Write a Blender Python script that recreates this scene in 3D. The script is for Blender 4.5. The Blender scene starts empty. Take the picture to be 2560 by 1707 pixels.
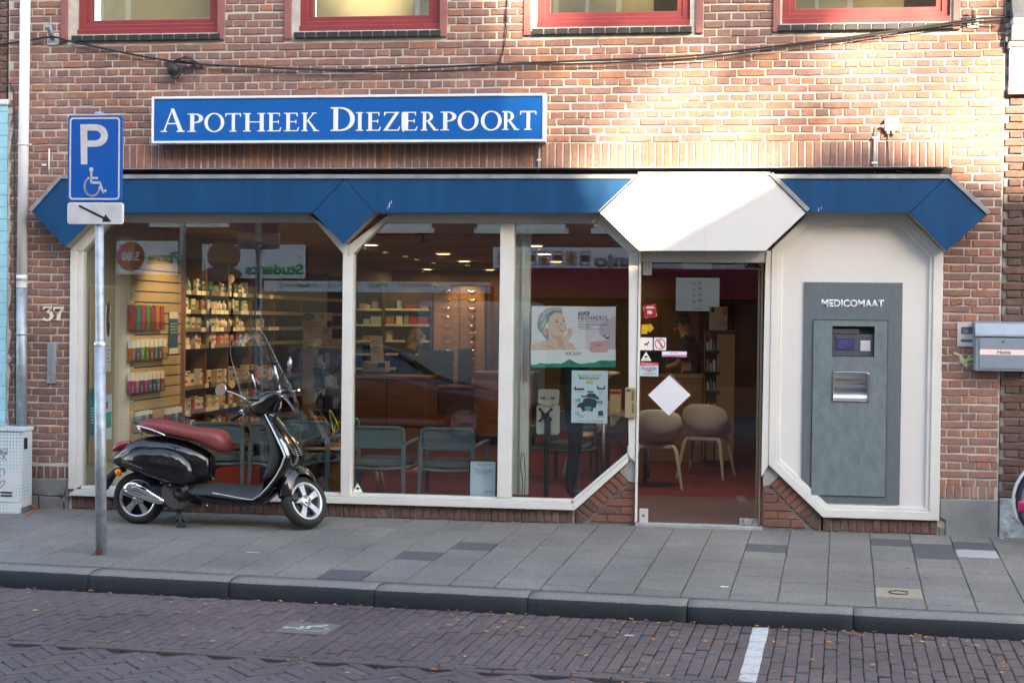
import bpy, bmesh, math, random
from mathutils import Vector, Matrix, noise as mnoise
S = bpy.context.scene
COL = S.collection
rnd = random.Random(11)
# ------------------------------------------------------------------ camera
YAW, PITCH, ROLL = 0.14090663, -0.01420853, 0.01149666
FPX, CAMD, CAMH = 3864.0, 12.26, 1.61
_f = Vector((-math.sin(YAW) * math.cos(PITCH), math.cos(YAW) * math.cos(PITCH), math.sin(PITCH)))
_r0 = Vector((math.cos(YAW), math.sin(YAW), 0))
_u0 = _r0.cross(_f)
_r = _r0 * math.cos(ROLL) + _u0 * math.sin(ROLL)
_u = -_r0 * math.sin(ROLL) + _u0 * math.cos(ROLL)
CAM = Vector((0, -CAMD, CAMH))
cam_data = bpy.data.cameras.new('camera')
cam_data.sensor_width = 36
cam_data.lens = FPX / 2560 * 36
cam_data.clip_start = .05
cam_data.clip_end = 400
cam = bpy.data.objects.new('camera', cam_data)
COL.objects.link(cam)
cam.matrix_world = Matrix.Translation(CAM) @ Matrix((_r, _u, -_f)).transposed().to_4x4()
S.camera = cam
# ------------------------------------------------------------------ sky, sun, exposure
SUN = Vector((.57, -1.0, .5)).normalized()
W = bpy.data.worlds.new('World')
S.world = W
W.use_nodes = True
nt = W.node_tree
sky = nt.nodes.new('ShaderNodeTexSky')
sky.sky_type = 'NISHITA'
sky.sun_disc = False
sky.sun_elevation = math.asin(SUN.z)
sky.sun_rotation = math.atan2(SUN.x, SUN.y)
sky.air_density, sky.dust_density, sky.ozone_density = 1.0, 1.4, 1.0
bg = nt.nodes['Background']
bg.inputs['Strength'].default_value = .14
nt.links.new(sky.outputs[0], bg.inputs['Color'])
sl = bpy.data.lights.new('sun', 'SUN')
sl.energy = 5.0
sl.angle = math.radians(.8)
sl.color = (1, .87, .67)
so = bpy.data.objects.new('sun', sl)
COL.objects.link(so)
so.rotation_euler = (-SUN).to_track_quat('-Z', 'Y').to_euler()
S.view_settings.view_transform = 'Standard'
S.view_settings.look = 'None'
S.view_settings.exposure = 2.84
S.view_settings.gamma = 1
S.view_settings.use_curve_mapping = False
S.view_settings.use_white_balance = True
S.view_settings.white_balance_temperature = 7450
S.view_settings.white_balance_tint = 12
S.render.engine = 'CYCLES'
S.cycles.use_denoising = True
S.cycles.max_bounces = 10
S.cycles.diffuse_bounces = 4
S.cycles.glossy_bounces = 4
S.cycles.transparent_max_bounces = 24
S.cycles.caustics_reflective = False
S.cycles.caustics_refractive = False
S.cycles.sample_clamp_indirect = 6
# ------------------------------------------------------------------ photo measurements -> places in the street
def ray(px, py):
 return _r * ((px - 1280) / FPX) - _u * ((py - 853.5) / FPX) + _f
def at(px, py, y=0.0):
 d = ray(px, py)
 return CAM + d * ((y + CAMD) / d.y)
def xz(px, py, y=0.0):
 p = at(px, py, y)
 return (p.x, p.z)
def atx(px, py, X):
 d = ray(px, py)
 return CAM + d * ((X - CAM.x) / d.x)
PZ0, PSL = -.015, .04            # the pavement falls 4 % towards the kerb
def pav(y):
 return PZ0 + PSL * y
def seen(p, m=60):
 v = Vector(p) - CAM
 d = v.dot(_f)
 if d < .1: return False
 x = 1280 + FPX * v.dot(_r) / d
 y = 853.5 - FPX * v.dot(_u) / d
 return -m < x < 2560 + m and -m < y < 1707 + m
# ------------------------------------------------------------------ object helpers
INV = {}
def setp(o, label=None, cat=None, group=None, kind=None):
 if label: o['label'] = label
 if cat: o['category'] = cat
 if group: o['group'] = group
 if kind: o['kind'] = kind
 return o
def thing(name, label, cat, loc=(0, 0, 0), group=None, rotz=0.0):
 """an Empty at the thing's base; parts are built in world coordinates unless loc is the origin"""
 o = bpy.data.objects.new(name, None)
 COL.objects.link(o)
 o.empty_display_size = .1
 o.location = loc
 o.rotation_euler = (0, 0, rotz)
 setp(o, label, cat, group)
 INV[o.name] = (Matrix.Translation(loc) @ Matrix.Rotation(rotz, 4, 'Z')).inverted()
 return o
def link(name, me, parent=None, mat=None):
 if mat is not None:
  me.materials.clear()
  for m_ in (mat if isinstance(mat, (list, tuple)) else [mat]):
   me.materials.append(m_)
 o = bpy.data.objects.new(name, me)
 COL.objects.link(o)
 if parent is not None:
  o.parent = parent
  if parent.name in INV:
   o.matrix_parent_inverse = INV[parent.name]
 return o
def kids(o):
 return [c for c in bpy.data.objects if c.parent == o]
def copy_tree(root, loc, rotz=0.0, label=None):
 """copy of a thing with its parts and sub-parts (meshes shared)"""
 tree = {}
 for c in bpy.data.objects:
  if c.parent: tree.setdefault(c.parent.name, []).append(c)
 def rec(o, parent):
  c = o.copy()
  COL.objects.link(c)
  if parent is not None: c.parent = parent
  for k in tree.get(o.name, []): rec(k, c)
  return c
 r = rec(root, None)
 r.location = loc
 r.rotation_euler = (0, 0, rotz)
 if label: r['label'] = label
 return r
class MB:
 """collects shapes, builds ONE mesh object"""
 def __init__(self): self.v, self.f, self.s, self.m = [], [], [], []
 def add(self, vs, fs, smooth=False, mi=0):
  b = len(self.v)
  self.v += [tuple(p) for p in vs]
  for f in fs:
   self.f.append([i + b for i in f]); self.s.append(smooth); self.m.append(mi)
  return self
 def box(self, x0, x1, y0, y1, z0, z1, mi=0):
  v = [(x, y, z) for z in (z0, z1) for y in (y0, y1) for x in (x0, x1)]
  return self.add(v, [(0, 2, 3, 1), (4, 5, 7, 6), (0, 1, 5, 4), (1, 3, 7, 5), (3, 2, 6, 7), (2, 0, 4, 6)], mi=mi)
 def obox(self, c, size, M=None, mi=0):
  M = M or Matrix.Identity(3)
  c = Vector(c)
  v = [c + M @ Vector((sx * size[0] / 2, sy * size[1] / 2, sz * size[2] / 2)) for sz in (-1, 1) for sy in (-1, 1) for sx in (-1, 1)]
  return self.add(v, [(0, 2, 3, 1), (4, 5, 7, 6), (0, 1, 5, 4), (1, 3, 7, 5), (3, 2, 6, 7), (2, 0, 4, 6)], mi=mi)
 def prism(self, poly, y0, y1, mi=0):
  """polygon in the x-z plane, extruded from y0 (front) to y1 (back)"""
  a = sum(poly[i][0] * poly[(i + 1) % len(poly)][1] - poly[(i + 1) % len(poly)][0] * poly[i][1] for i in range(len(poly)))
  if a < 0: poly = poly[::-1]
  n = len(poly)
  v = [(p[0], y0, p[1]) for p in poly] + [(p[0], y1, p[1]) for p in poly]
  f = [list(range(n)), list(range(2 * n - 1, n - 1, -1))] + [(i, i + n, (i + 1) % n + n, (i + 1) % n) for i in range(n)]
  return self.add(v, f, mi=mi)
 def ring(self, outer, inner, y0, y1, mi=0):
  n = len(outer)
  v = [(p[0], y, p[1]) for y in (y0, y1) for poly in (outer, inner) for p in poly]
  f = []
  for i in range(n):
   j = (i + 1) % n
   f += [(i, j, n + j, n + i), (2 * n + i, 3 * n + i, 3 * n + j, 2 * n + j), (i, 2 * n + i, 2 * n + j, j), (n + i, n + j, 3 * n + j, 3 * n + i)]
  return self.add(v, f, mi=mi)
 def tube(self, pts, r, n=8, caps=True, mi=0, flat=None):
  pts = [Vector(p) for p in pts]
  rs = r if isinstance(r, (list, tuple)) else [r] * len(pts)
  b = len(self.v); up = None; fs = []; vs = []
  for i, p in enumerate(pts):
   t = (pts[min(i + 1, len(pts) - 1)] - pts[max(i - 1, 0)])
   if t.length < 1e-9: t = Vector((0, 0, 1))
   t.normalize()
   if up is None:
    up = t.orthogonal().normalized()
   up = (up - t * up.dot(t))
   if up.length < 1e-6: up = t.orthogonal()
   up.normalize()
   w = t.cross(up)
   for k in range(n):
    a = 2 * math.pi * k / n
    vs.append(p + (up * math.cos(a) + w * math.sin(a)) * rs[i])
  for i in range(len(pts) - 1):
   for k in range(n):
    fs.append((i * n + k, i * n + (k + 1) % n, (i + 1) * n + (k + 1) % n, (i + 1) * n + k))
  self.add(vs, fs, True, mi)
  if caps:
   self.add(vs[:n], [list(range(n - 1, -1, -1))], False, mi)
   self.add(vs[-n:], [list(range(n))], False, mi)
  return self
 def cyl(self, a, b, r, n=16, mi=0, r2=None):
  return self.tube([a, b], [r, r if r2 is None else r2], n, True, mi)
 def lathe(self, prof, n=24, M=None, mi=0, smooth=True, closed=False):
  """profile of (radius, height) spun round local z, then placed by matrix M"""
  M = M or Matrix.Identity(4)
  vs = []
  for r, h in prof:
   for k in range(n):
    a = 2 * math.pi * k / n
    vs.append(M @ Vector((r * math.cos(a), r * math.sin(a), h)))
  fs = []
  m = len(prof)
  for i in range(m if closed else m - 1):
   j = (i + 1) % m
   for k in range(n):
    fs.append((i * n + k, i * n + (k + 1) % n, j * n + (k + 1) % n, j * n + k))
  return self.add(vs, fs, smooth, mi)
 def ell(self, c, r, n=16, m=10, M=None, mi=0):
  c = Vector(c); M = M or Matrix.Identity(3)
  if not isinstance(r, (list, tuple)): r = (r, r, r)
  vs = []
  for i in range(m + 1):
   t = math.pi * i / m
   for k in range(n):
    a = 2 * math.pi * k / n
    vs.append(c + M @ Vector((r[0] * math.sin(t) * math.cos(a), r[1] * math.sin(t) * math.sin(a), r[2] * math.cos(t))))
  fs = [(i * n + k, (i + 1) * n + k, (i + 1) * n + (k + 1) % n, i * n + (k + 1) % n) for i in range(m) for k in range(n)]
  return self.add(vs, fs, True, mi)
 def loft(self, secs, caps=True, smooth=True, mi=0):
  n = len(secs[0]); vs = [p for s in secs for p in s]
  fs = [(i * n + k, i * n + (k + 1) % n, (i + 1) * n + (k + 1) % n, (i + 1) * n + k) for i in range(len(secs) - 1) for k in range(n)]
  self.add(vs, fs, smooth, mi)
  if caps:
   self.add(secs[0], [list(range(n - 1, -1, -1))], False, mi)
   self.add(secs[-1], [list(range(n))], False, mi)
  return self
 def mesh(self, name, fix=True):
  me = bpy.data.meshes.new(name)
  me.from_pydata(self.v, [], self.f)
  me.polygons.foreach_set('use_smooth', self.s)
  me.polygons.foreach_set('material_index', self.m)
  if fix:
   bm = bmesh.new(); bm.from_mesh(me)
   bmesh.ops.remove_doubles(bm, verts=bm.verts, dist=1e-6)
   bmesh.ops.recalc_face_normals(bm, faces=bm.faces)
   bm.to_mesh(me); bm.free()
  me.update()
  return me
 def build(self, name, mat, parent=None, bevel=0, seg=2, sub=0, fix=True):
  o = link(name, self.mesh(name, fix), parent, mat)
  if bevel:
   b = o.modifiers.new('bevel', 'BEVEL'); b.width = bevel; b.segments = seg; b.limit_method = 'ANGLE'; b.angle_limit = math.radians(40)
   b.harden_normals = False
  if sub:
   m = o.modifiers.new('subdivision', 'SUBSURF'); m.levels = sub; m.render_levels = sub
  return o
def one(mb, name, mat, label, cat, group=None, bevel=0, **k):
 """a thing that is a single mesh"""
 return setp(mb.build(name, mat, None, bevel, **k), label, cat, group)
def sel(n, e, a, b, c=(0, 0)):
 """superellipse outline with n points"""
 out = []
 for k in range(n):
  t = 2 * math.pi * k / n
  ct, st = math.cos(t), math.sin(t)
  out.append((c[0] + a * math.copysign(abs(ct) ** (2 / e), ct), c[1] + b * math.copysign(abs(st) ** (2 / e), st)))
 return out
def rrect(x0, x1, z0, z1, r, n=4):
 out = []
 for cx, cz, a0 in ((x1 - r, z1 - r, 0), (x0 + r, z1 - r, 90), (x0 + r, z0 + r, 180), (x1 - r, z0 + r, 270)):
  for k in range(n + 1):
   a = math.radians(a0 + 90 * k / n)
   out.append((cx + r * math.cos(a), cz + r * math.sin(a)))
 return out
def smooth_path(pts, n=6):
 pts = [Vector(p) for p in pts]
 out = []
 for i in range(len(pts) - 1):
  p0, p1, p2, p3 = pts[max(i - 1, 0)], pts[i], pts[i + 1], pts[min(i + 2, len(pts) - 1)]
  for k in range(n):
   t = k / n
   out.append(.5 * ((2 * p1) + (p2 - p0) * t + (2 * p0 - 5 * p1 + 4 * p2 - p3) * t * t + (3 * p1 - p0 - 3 * p2 + p3) * t ** 3))
 out.append(pts[-1])
 return out
# ------------------------------------------------------------------ lettering (Blender's built-in font, turned into mesh)
def text_mesh(s, x0, x1, z0, z1, y, facing=-1, depth=.002, bold=0.0, fit=True, align='L'):
 """upright lettering between x0..x1 and z0..z1 at depth y, readable from -y (facing -1) or from +y (facing 1)"""
 c = bpy.data.curves.new('lettering', 'FONT')
 c.body = s; c.size = 1; c.extrude = 0; c.offset = bold; c.resolution_u = 3
 o = bpy.data.objects.new('lettering', c)
 me = bpy.data.meshes.new_from_object(o)
 bpy.data.objects.remove(o)
 if len(me.vertices) == 0: return me
 xs = [v.co.x for v in me.vertices]; ys = [v.co.y for v in me.vertices]
 a, b, lo, hi = min(xs), max(xs), min(ys), max(ys)
 sz = (z1 - z0) / (hi - lo)
 sx = (x1 - x0) / (b - a) if fit else sz
 for v in me.vertices:
  X = x0 + (v.co.x - a) * sx
  if facing > 0: X = x0 + x1 - X
  v.co = (X, y, z0 + (v.co.y - lo) * sz)
 bm = bmesh.new(); bm.from_mesh(me)
 bmesh.ops.recalc_face_normals(bm, faces=bm.faces)
 for f in bm.faces:
  if f.normal.y * facing < 0: f.normal_flip()
 if depth:
  r = bmesh.ops.extrude_face_region(bm, geom=list(bm.faces))
  for g in r['geom']:
   if isinstance(g, bmesh.types.BMVert): g.co.y += facing * depth
 bm.to_mesh(me); bm.free()
 return me
def text(s, name, mat, parent, box, y, **k):
 """box = photo pixels (x0, ytop, x1, ybottom) on the plane at y"""
 a = at(box[0], box[3], y); b = at(box[2], box[1], y)
 return link(name, text_mesh(s, a.x, b.x, a.z, b.z, y, **k), parent, mat)
# ------------------------------------------------------------------ materials
MATS = {}
def M(name, col, rough=.6, metal=0.0, var=0.0, scale=6.0, bump=0.0, bscale=60.0, spec=.5, coat=0.0, emit=0.0, detail=6, tint=None, coord='Object', stretch=None):
 if name in MATS: return MATS[name]
 m = bpy.data.materials.new(name); MATS[name] = m
 m.use_nodes = True
 N, L = m.node_tree.nodes, m.node_tree.links
 b = N['Principled BSDF']
 b.inputs['Roughness'].default_value = rough
 b.inputs['Metallic'].default_value = metal
 b.inputs['Specular IOR Level'].default_value = spec
 b.inputs['Coat Weight'].default_value = coat
 b.inputs['Coat Roughness'].default_value = .03
 c4 = (col[0], col[1], col[2], 1)
 b.inputs['Base Color'].default_value = c4
 tc = N.new('ShaderNodeTexCoord')
 src = tc.outputs[coord]
 if stretch:
  mp = N.new('ShaderNodeMapping'); mp.inputs['Scale'].default_value = stretch
  L.new(src, mp.inputs[0]); src = mp.outputs[0]
 if var:
  nz = N.new('ShaderNodeTexNoise'); nz.inputs['Scale'].default_value = scale; nz.inputs['Detail'].default_value = detail; nz.inputs['Roughness'].default_value = .65
  L.new(src, nz.inputs['Vector'])
  rp = N.new('ShaderNodeValToRGB')
  t = tint or col
  lo = [max(0, c * (1 - var)) for c in col]; hi = [min(1, c * (1 + var)) for c in t]
  rp.color_ramp.elements[0].position = .28; rp.color_ramp.elements[1].position = .72
  rp.color_ramp.elements[0].color = (*lo, 1); rp.color_ramp.elements[1].color = (*hi, 1)
  L.new(nz.outputs['Fac'], rp.inputs[0]); L.new(rp.outputs[0], b.inputs['Base Color'])
  mr = N.new('ShaderNodeMapRange')
  mr.inputs['To Min'].default_value = max(0.02, rough - .12 * min(1, var * 2)); mr.inputs['To Max'].default_value = min(1, rough + .12 * min(1, var * 2))
  L.new(nz.outputs['Fac'], mr.inputs[0]); L.new(mr.outputs[0], b.inputs['Roughness'])
 if bump:
  n2 = N.new('ShaderNodeTexNoise'); n2.inputs['Scale'].default_value = bscale; n2.inputs['Detail'].default_value = 4
  L.new(src, n2.inputs['Vector'])
  bp = N.new('ShaderNodeBump'); bp.inputs['Strength'].default_value = bump; bp.inputs['Distance'].default_value = .01
  L.new(n2.outputs['Fac'], bp.inputs['Height']); L.new(bp.outputs[0], b.inputs['Normal'])
 if emit:
  b.inputs['Emission Color'].default_value = c4
  b.inputs['Emission Strength'].default_value = emit
 return m
def brick_mat(name, cols, dirt=.35, rough=.85, grain=26.0, bump=.5, spots=(.62, .58, .52), spot_amt=.25):
 """one colour per brick (object random for single bricks, island random for joined ones), grain and lime bloom on top"""
 m = bpy.data.materials.new(name); MATS[name] = m
 m.use_nodes = True
 N, L = m.node_tree.nodes, m.node_tree.links
 b = N['Principled BSDF']
 oi = N.new('ShaderNodeObjectInfo'); ge = N.new('ShaderNodeNewGeometry')
 ad = N.new('ShaderNodeMath'); ad.operation = 'ADD'
 L.new(oi.outputs['Random'], ad.inputs[0]); L.new(ge.outputs['Random Per Island'], ad.inputs[1])
 fr = N.new('ShaderNodeMath'); fr.operation = 'FRACT'; L.new(ad.outputs[0], fr.inputs[0])
 rp = N.new('ShaderNodeValToRGB'); rp.color_ramp.interpolation = 'LINEAR'
 el = rp.color_ramp.elements
 while len(el) < len(cols): el.new(.5)
 for i, c in enumerate(cols):
  el[i].position = i / (len(cols) - 1); el[i].color = (*c, 1)
 L.new(fr.outputs[0], rp.inputs[0])
 nz = N.new('ShaderNodeTexNoise'); nz.inputs['Scale'].default_value = grain; nz.inputs['Detail'].default_value = 7; nz.inputs['Roughness'].default_value = .7
 L.new(ge.outputs['Position'], nz.inputs['Vector'])
 mr = N.new('ShaderNodeMapRange'); mr.inputs['From Min'].default_value = .3; mr.inputs['From Max'].default_value = .7
 mr.inputs['To Min'].default_value = 1 - dirt; mr.inputs['To Max'].default_value = 1 + dirt * .5
 L.new(nz.outputs['Fac'], mr.inputs[0])
 nw = N.new('ShaderNodeTexNoise'); nw.inputs['Scale'].default_value = .9; nw.inputs['Detail'].default_value = 5
 mpw = N.new('ShaderNodeMapping'); mpw.inputs['Scale'].default_value = (1, 1, .55); L.new(ge.outputs['Position'], mpw.inputs[0]); L.new(mpw.outputs[0], nw.inputs['Vector'])
 mw = N.new('ShaderNodeMapRange'); mw.inputs['From Min'].default_value = .35; mw.inputs['From Max'].default_value = .65; mw.inputs['To Min'].default_value = .80; mw.inputs['To Max'].default_value = 1.12; L.new(nw.outputs['Fac'], mw.inputs[0])
 mm = N.new('ShaderNodeMath'); mm.operation = 'MULTIPLY'; L.new(mr.outputs[0], mm.inputs[0]); L.new(mw.outputs[0], mm.inputs[1]); mr = mm
 mx = N.new('ShaderNodeMix'); mx.data_type = 'RGBA'; mx.blend_type = 'MULTIPLY'; mx.inputs[0].default_value = 1
 L.new(rp.outputs[0], mx.inputs[6]); L.new(mr.outputs[0], mx.inputs[7])
 n2 = N.new('ShaderNodeTexNoise'); n2.inputs['Scale'].default_value = 1.7; n2.inputs['Detail'].default_value = 8; n2.inputs['Roughness'].default_value = .7
 L.new(ge.outputs['Position'], n2.inputs['Vector'])
 m2 = N.new('ShaderNodeMapRange'); m2.inputs['From Min'].default_value = .55; m2.inputs['From Max'].default_value = .8; m2.inputs['To Max'].default_value = spot_amt
 L.new(n2.outputs['Fac'], m2.inputs[0])
 mb = N.new('ShaderNodeMix'); mb.data_type = 'RGBA'
 L.new(m2.outputs[0], mb.inputs[0]); L.new(mx.outputs[2], mb.inputs[6]); mb.inputs[7].default_value = (*spots, 1)
 L.new(mb.outputs[2], b.inputs['Base Color'])
 b.inputs['Roughness'].default_value = rough
 bp = N.new('ShaderNodeBump'); bp.inputs['Strength'].default_value = bump; bp.inputs['Distance'].default_value = .006
 n3 = N.new('ShaderNodeTexNoise'); n3.inputs['Scale'].default_value = 90; n3.inputs['Detail'].default_value = 5
 L.new(ge.outputs['Position'], n3.inputs['Vector']); L.new(n3.outputs['Fac'], bp.inputs['Height']); L.new(bp.outputs[0], b.inputs['Normal'])
 return m
def pane_mat(name, tint=(.93, .96, .94), refl=1.0, rough=0.0, film=0.0):
 """clear sheet glass: see-through, with the mirror image of the street on it by Fresnel"""
 m = bpy.data.materials.new(name); MATS[name] = m
 m.use_nodes = True
 N, L = m.node_tree.nodes, m.node_tree.links
 N.remove(N['Principled BSDF'])
 out = N['Material Output']
 tr = N.new('ShaderNodeBsdfTransparent'); tr.inputs[0].default_value = (*tint, 1)
 gl = N.new('ShaderNodeBsdfGlossy'); gl.inputs['Roughness'].default_value = rough
 lw = N.new('ShaderNodeLayerWeight'); lw.inputs['Blend'].default_value = .5
 pw = N.new('ShaderNodeMath'); pw.operation = 'POWER'; pw.inputs[1].default_value = 5; L.new(lw.outputs['Facing'], pw.inputs[0])
 mu = N.new('ShaderNodeMath'); mu.operation = 'MULTIPLY_ADD'; mu.inputs[1].default_value = .9; mu.inputs[2].default_value = .042 * refl + film; mu.use_clamp = True
 L.new(pw.outputs[0], mu.inputs[0])
 mx = N.new('ShaderNodeMixShader')
 L.new(mu.outputs[0], mx.inputs[0]); L.new(tr.outputs[0], mx.inputs[1]); L.new(gl.outputs[0], mx.inputs[2])
 L.new(mx.outputs[0], out.inputs[0])
 return m
BR = brick_mat('red_brown_brick', [(.225, .128, .110), (.285, .152, .122), (.255, .144, .122), (.31, .155, .118), (.24, .138, .122), (.285, .150, .118), (.38, .170, .102), (.27, .154, .130), (.205, .118, .104)], dirt=.3, spots=(.58, .52, .46), spot_amt=.4)
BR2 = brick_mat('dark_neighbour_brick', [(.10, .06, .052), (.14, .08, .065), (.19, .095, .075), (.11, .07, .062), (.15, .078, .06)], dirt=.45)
BR3 = brick_mat('dark_plinth_brick', [(.15, .085, .072), (.12, .072, .064), (.18, .095, .076), (.13, .08, .07), (.16, .085, .068)], dirt=.45)  # darker bricks for the courses at the foot
BRT = brick_mat('orange_corner_brick', [(.25, .108, .075), (.21, .098, .075), (.28, .118, .078), (.19, .09, .072)], dirt=.35)
ROADB = brick_mat('purple_clinker', [(.115, .085, .082), (.106, .081, .080), (.124, .09, .084), (.099, .077, .077), (.118, .086, .081), (.134, .094, .084)], dirt=.4, rough=.8, spots=(.16, .14, .13), spot_amt=.5, grain=40)
TILE = brick_mat('grey_concrete_slab', [(.218, .206, .182), (.198, .188, .168), (.232, .218, .192), (.206, .195, .173), (.222, .208, .185), (.185, .177, .159)], dirt=.62, rough=.92, grain=80, spots=(.13, .118, .10), spot_amt=.7, bump=.6)
TILED = M('dark_slab', (.085, .087, .09), .85, var=.35, scale=120, bump=.5, bscale=150)
TILEL = M('pale_slab', (.36, .36, .36), .85, var=.2, scale=60, bump=.4, bscale=150)
TILEY = M('yellow_inspection_slab', (.30, .26, .185), .85, var=.3, scale=40, bump=.4, bscale=120)
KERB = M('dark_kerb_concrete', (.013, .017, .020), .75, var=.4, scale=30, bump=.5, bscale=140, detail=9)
KERBT = M('pale_kerb_top', (.20, .187, .165), .92, var=.45, scale=90, bump=.5, bscale=140)  # paler tone for the upward kerb faces
MORT = M('lime_mortar', (.54, .51, .455), .95, var=.22, scale=9, bump=.6, bscale=120, detail=9)
MORTG = M('grey_mortar', (.27, .265, .245), .95, var=.35, scale=9, bump=.6, bscale=120)
JOINT = M('mossy_joint_sand', (.15, .14, .10), .95, var=.4, scale=5, bump=.5, bscale=90, tint=(.16, .165, .08))
WHITE = M('cream_white_paint', (.70, .70, .655), .38, var=.07, scale=3, bump=.05, bscale=30)
WHITE2 = M('white_enamel_panel', (.70, .70, .675), .36, var=.035, scale=1.6, detail=9)
WHITESH = M('shaded_white_paint', (.55, .56, .53), .4, var=.06, scale=4)  # white paint greyed to hold the shade on recessed members
BLUE = M('blue_fascia_paint', (.004, .060, .160), .5, spec=.25, var=.2, scale=2.2, detail=10, stretch=(4, 4, .7), bump=.04, bscale=20)
SIGNB = M('sign_blue_acrylic', (.002, .112, .40), .3, spec=.3, var=.05, scale=2)
ROADBLUE = M('traffic_blue', (.003, .10, .42), .4, spec=.3, var=.05, scale=6)
SIGNW = M('sign_white', (.80, .82, .84), .35)
REFLW = M('worn_reflective_white', (.60, .61, .61), .5, var=.14, scale=14)
ALU = M('brushed_aluminium', (.66, .67, .68), .38, metal=.35, var=.1, scale=20)
ZINC = M('zinc_flashing', (.36, .39, .41), .45, metal=.6, var=.25, scale=12)
GALV = M('galvanised_steel', (.37, .42, .45), .5, metal=.55, var=.35, scale=14, detail=9)
SOFF = M('grey_soffit', (.30, .295, .27), .7, var=.08, scale=4)
STEEL = M('dark_brushed_steel', (.14, .178, .195), .45, metal=.25, var=.12, scale=14, stretch=(5, 5, .8), detail=10, bump=.05, bscale=60)
STEELP = M('worn_steel_door', (.165, .215, .235), .45, metal=.25, var=.15, scale=9, stretch=(2.2, 2.2, 1), detail=12, tint=(.19, .24, .255), bump=.05)
CHROME = M('chrome', (.82, .83, .85), .07, metal=1)
SATIN = M('satin_steel', (.66, .67, .68), .22, metal=1, var=.1, scale=30)
BLACK = M('black_plastic', (.012, .013, .014), .5, var=.25, scale=20)
BLACKM = M('matte_grey_black_plastic', (.028, .031, .034), .62, var=.25, scale=30, bump=.15, bscale=200)
GLOSS = M('gloss_black_paint', (.005, .005, .007), .16, coat=.8, spec=.35)
RUB = M('tyre_rubber', (.018, .019, .02), .8, var=.35, scale=30, bump=.35, bscale=80)
REDF = M('oxblood_window_paint', (.25, .042, .045), .36, var=.12, scale=5, bump=.05, bscale=30)
REDG = M('faded_red_guide_rail', (.27, .10, .095), .5, var=.15, scale=5)
BLKBR = M('black_glazed_sill_brick', (.028, .030, .031), .42, var=.35, scale=30)
PIPEW = M('white_pipe_paint', (.78, .79, .79), .42, var=.05, scale=4, detail=9)
CONC = M('grey_render', (.17, .18, .18), .9, var=.3, scale=6, bump=.5, bscale=50, detail=10)
CONCL = M('pale_concrete_cap', (.34, .35, .35), .9, var=.25, scale=10, bump=.5, bscale=60)
GLASS = pane_mat('shop_window_glass', refl=1.7, film=.014)
GLASSD = pane_mat('door_glass', refl=1.25)
GLASSU = pane_mat('upper_window_glass', refl=2.2, film=.02)
ACRYL = pane_mat('clear_acrylic', tint=(.955, .965, .97), refl=.9, film=.008)
WOOD = M('warm_beech_veneer', (.30, .15, .062), .45, var=.22, scale=3, stretch=(1, 1, 7), detail=8)
WOODD = M('dark_wood', (.10, .05, .025), .5, var=.25, scale=4, stretch=(1, 1, 6))
WOODL = M('pale_wood', (.42, .28, .15), .5, var=.15, scale=4, stretch=(1, 1, 6))
CARP = M('red_carpet', (.15, .010, .013), .98, var=.2, scale=120, bump=.5, bscale=200)
MAT_ = M('brown_entrance_mat', (.13, .055, .052), .98, var=.25, scale=90, bump=.6, bscale=160)
BEIGE = M('beige_wall', (.45, .39, .30), .8, var=.06)
TAN = M('tan_pinboard', (.42, .31, .19), .9, var=.1, scale=60)
TANW = M('brown_back_wall', (.15, .09, .042), .8, var=.12, scale=3)
CEIL = M('beige_ceiling', (.30, .235, .17), .9, var=.05, scale=2)
CHAIRG = M('slate_grey_plastic', (.10, .135, .15), .5, var=.1, scale=20)
CUSH = M('grey_seat_fabric', (.12, .13, .13), .95, var=.3, scale=120, bump=.4, bscale=300)
SHELL = M('taupe_shell_plastic', (.60, .53, .49), .55, var=.06)
PAPER = M('white_paper', (.78, .79, .79), .6)
PAPERB = M('pale_blue_paper', (.62, .75, .86), .6)
SKIN = M('skin', (.50, .28, .20), .5, var=.08, scale=20)
LAMPM = M('lit_lamp_disc', (1, .80, .52), .5, emit=3.0)
CARDM = M('lit_shelf_label', (1, .80, .42), .5, var=.0)
def plain(name, col, rough=.45, **k): return M(name, col, rough, **k)
# =================================================================== GROUND: pavement, kerb, road
KU = Vector((math.cos(math.radians(-4)), math.sin(math.radians(-4)), 0))
KN = Vector((-KU.y, KU.x, 0))
K0 = Vector((-4.233, -2.464, 0))
def kp(u, v, z=None):
 p = K0 + KU * u + KN * v
 p.z = pav(p.y) if z is None else z
 return p
def kuv(p):
 d = Vector((p[0], p[1], 0)) - K0
 return d.dot(KU), d.dot(KN)
def gpix(px, py):
 d = ray(px, py)
 t = (PZ0 + PSL * CAM.y - CAM.z) / (d.z - PSL * d.y)
 return CAM + d * t
RZ = -.237
def rpix(px, py, z=RZ):
 d = ray(px, py)
 return CAM + d * ((z - CAM.z) / d.z)
KANG = math.radians(-4)
g = MB()
g.add([(-60, -60, -.30), (60, -60, -.30), (60, 40, -.30), (-60, 40, -.30)], [(0, 1, 2, 3)])
setp(g.build('ground', M('earth_ground', (.11, .10, .09), .95, var=.3)), kind='structure')
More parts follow.
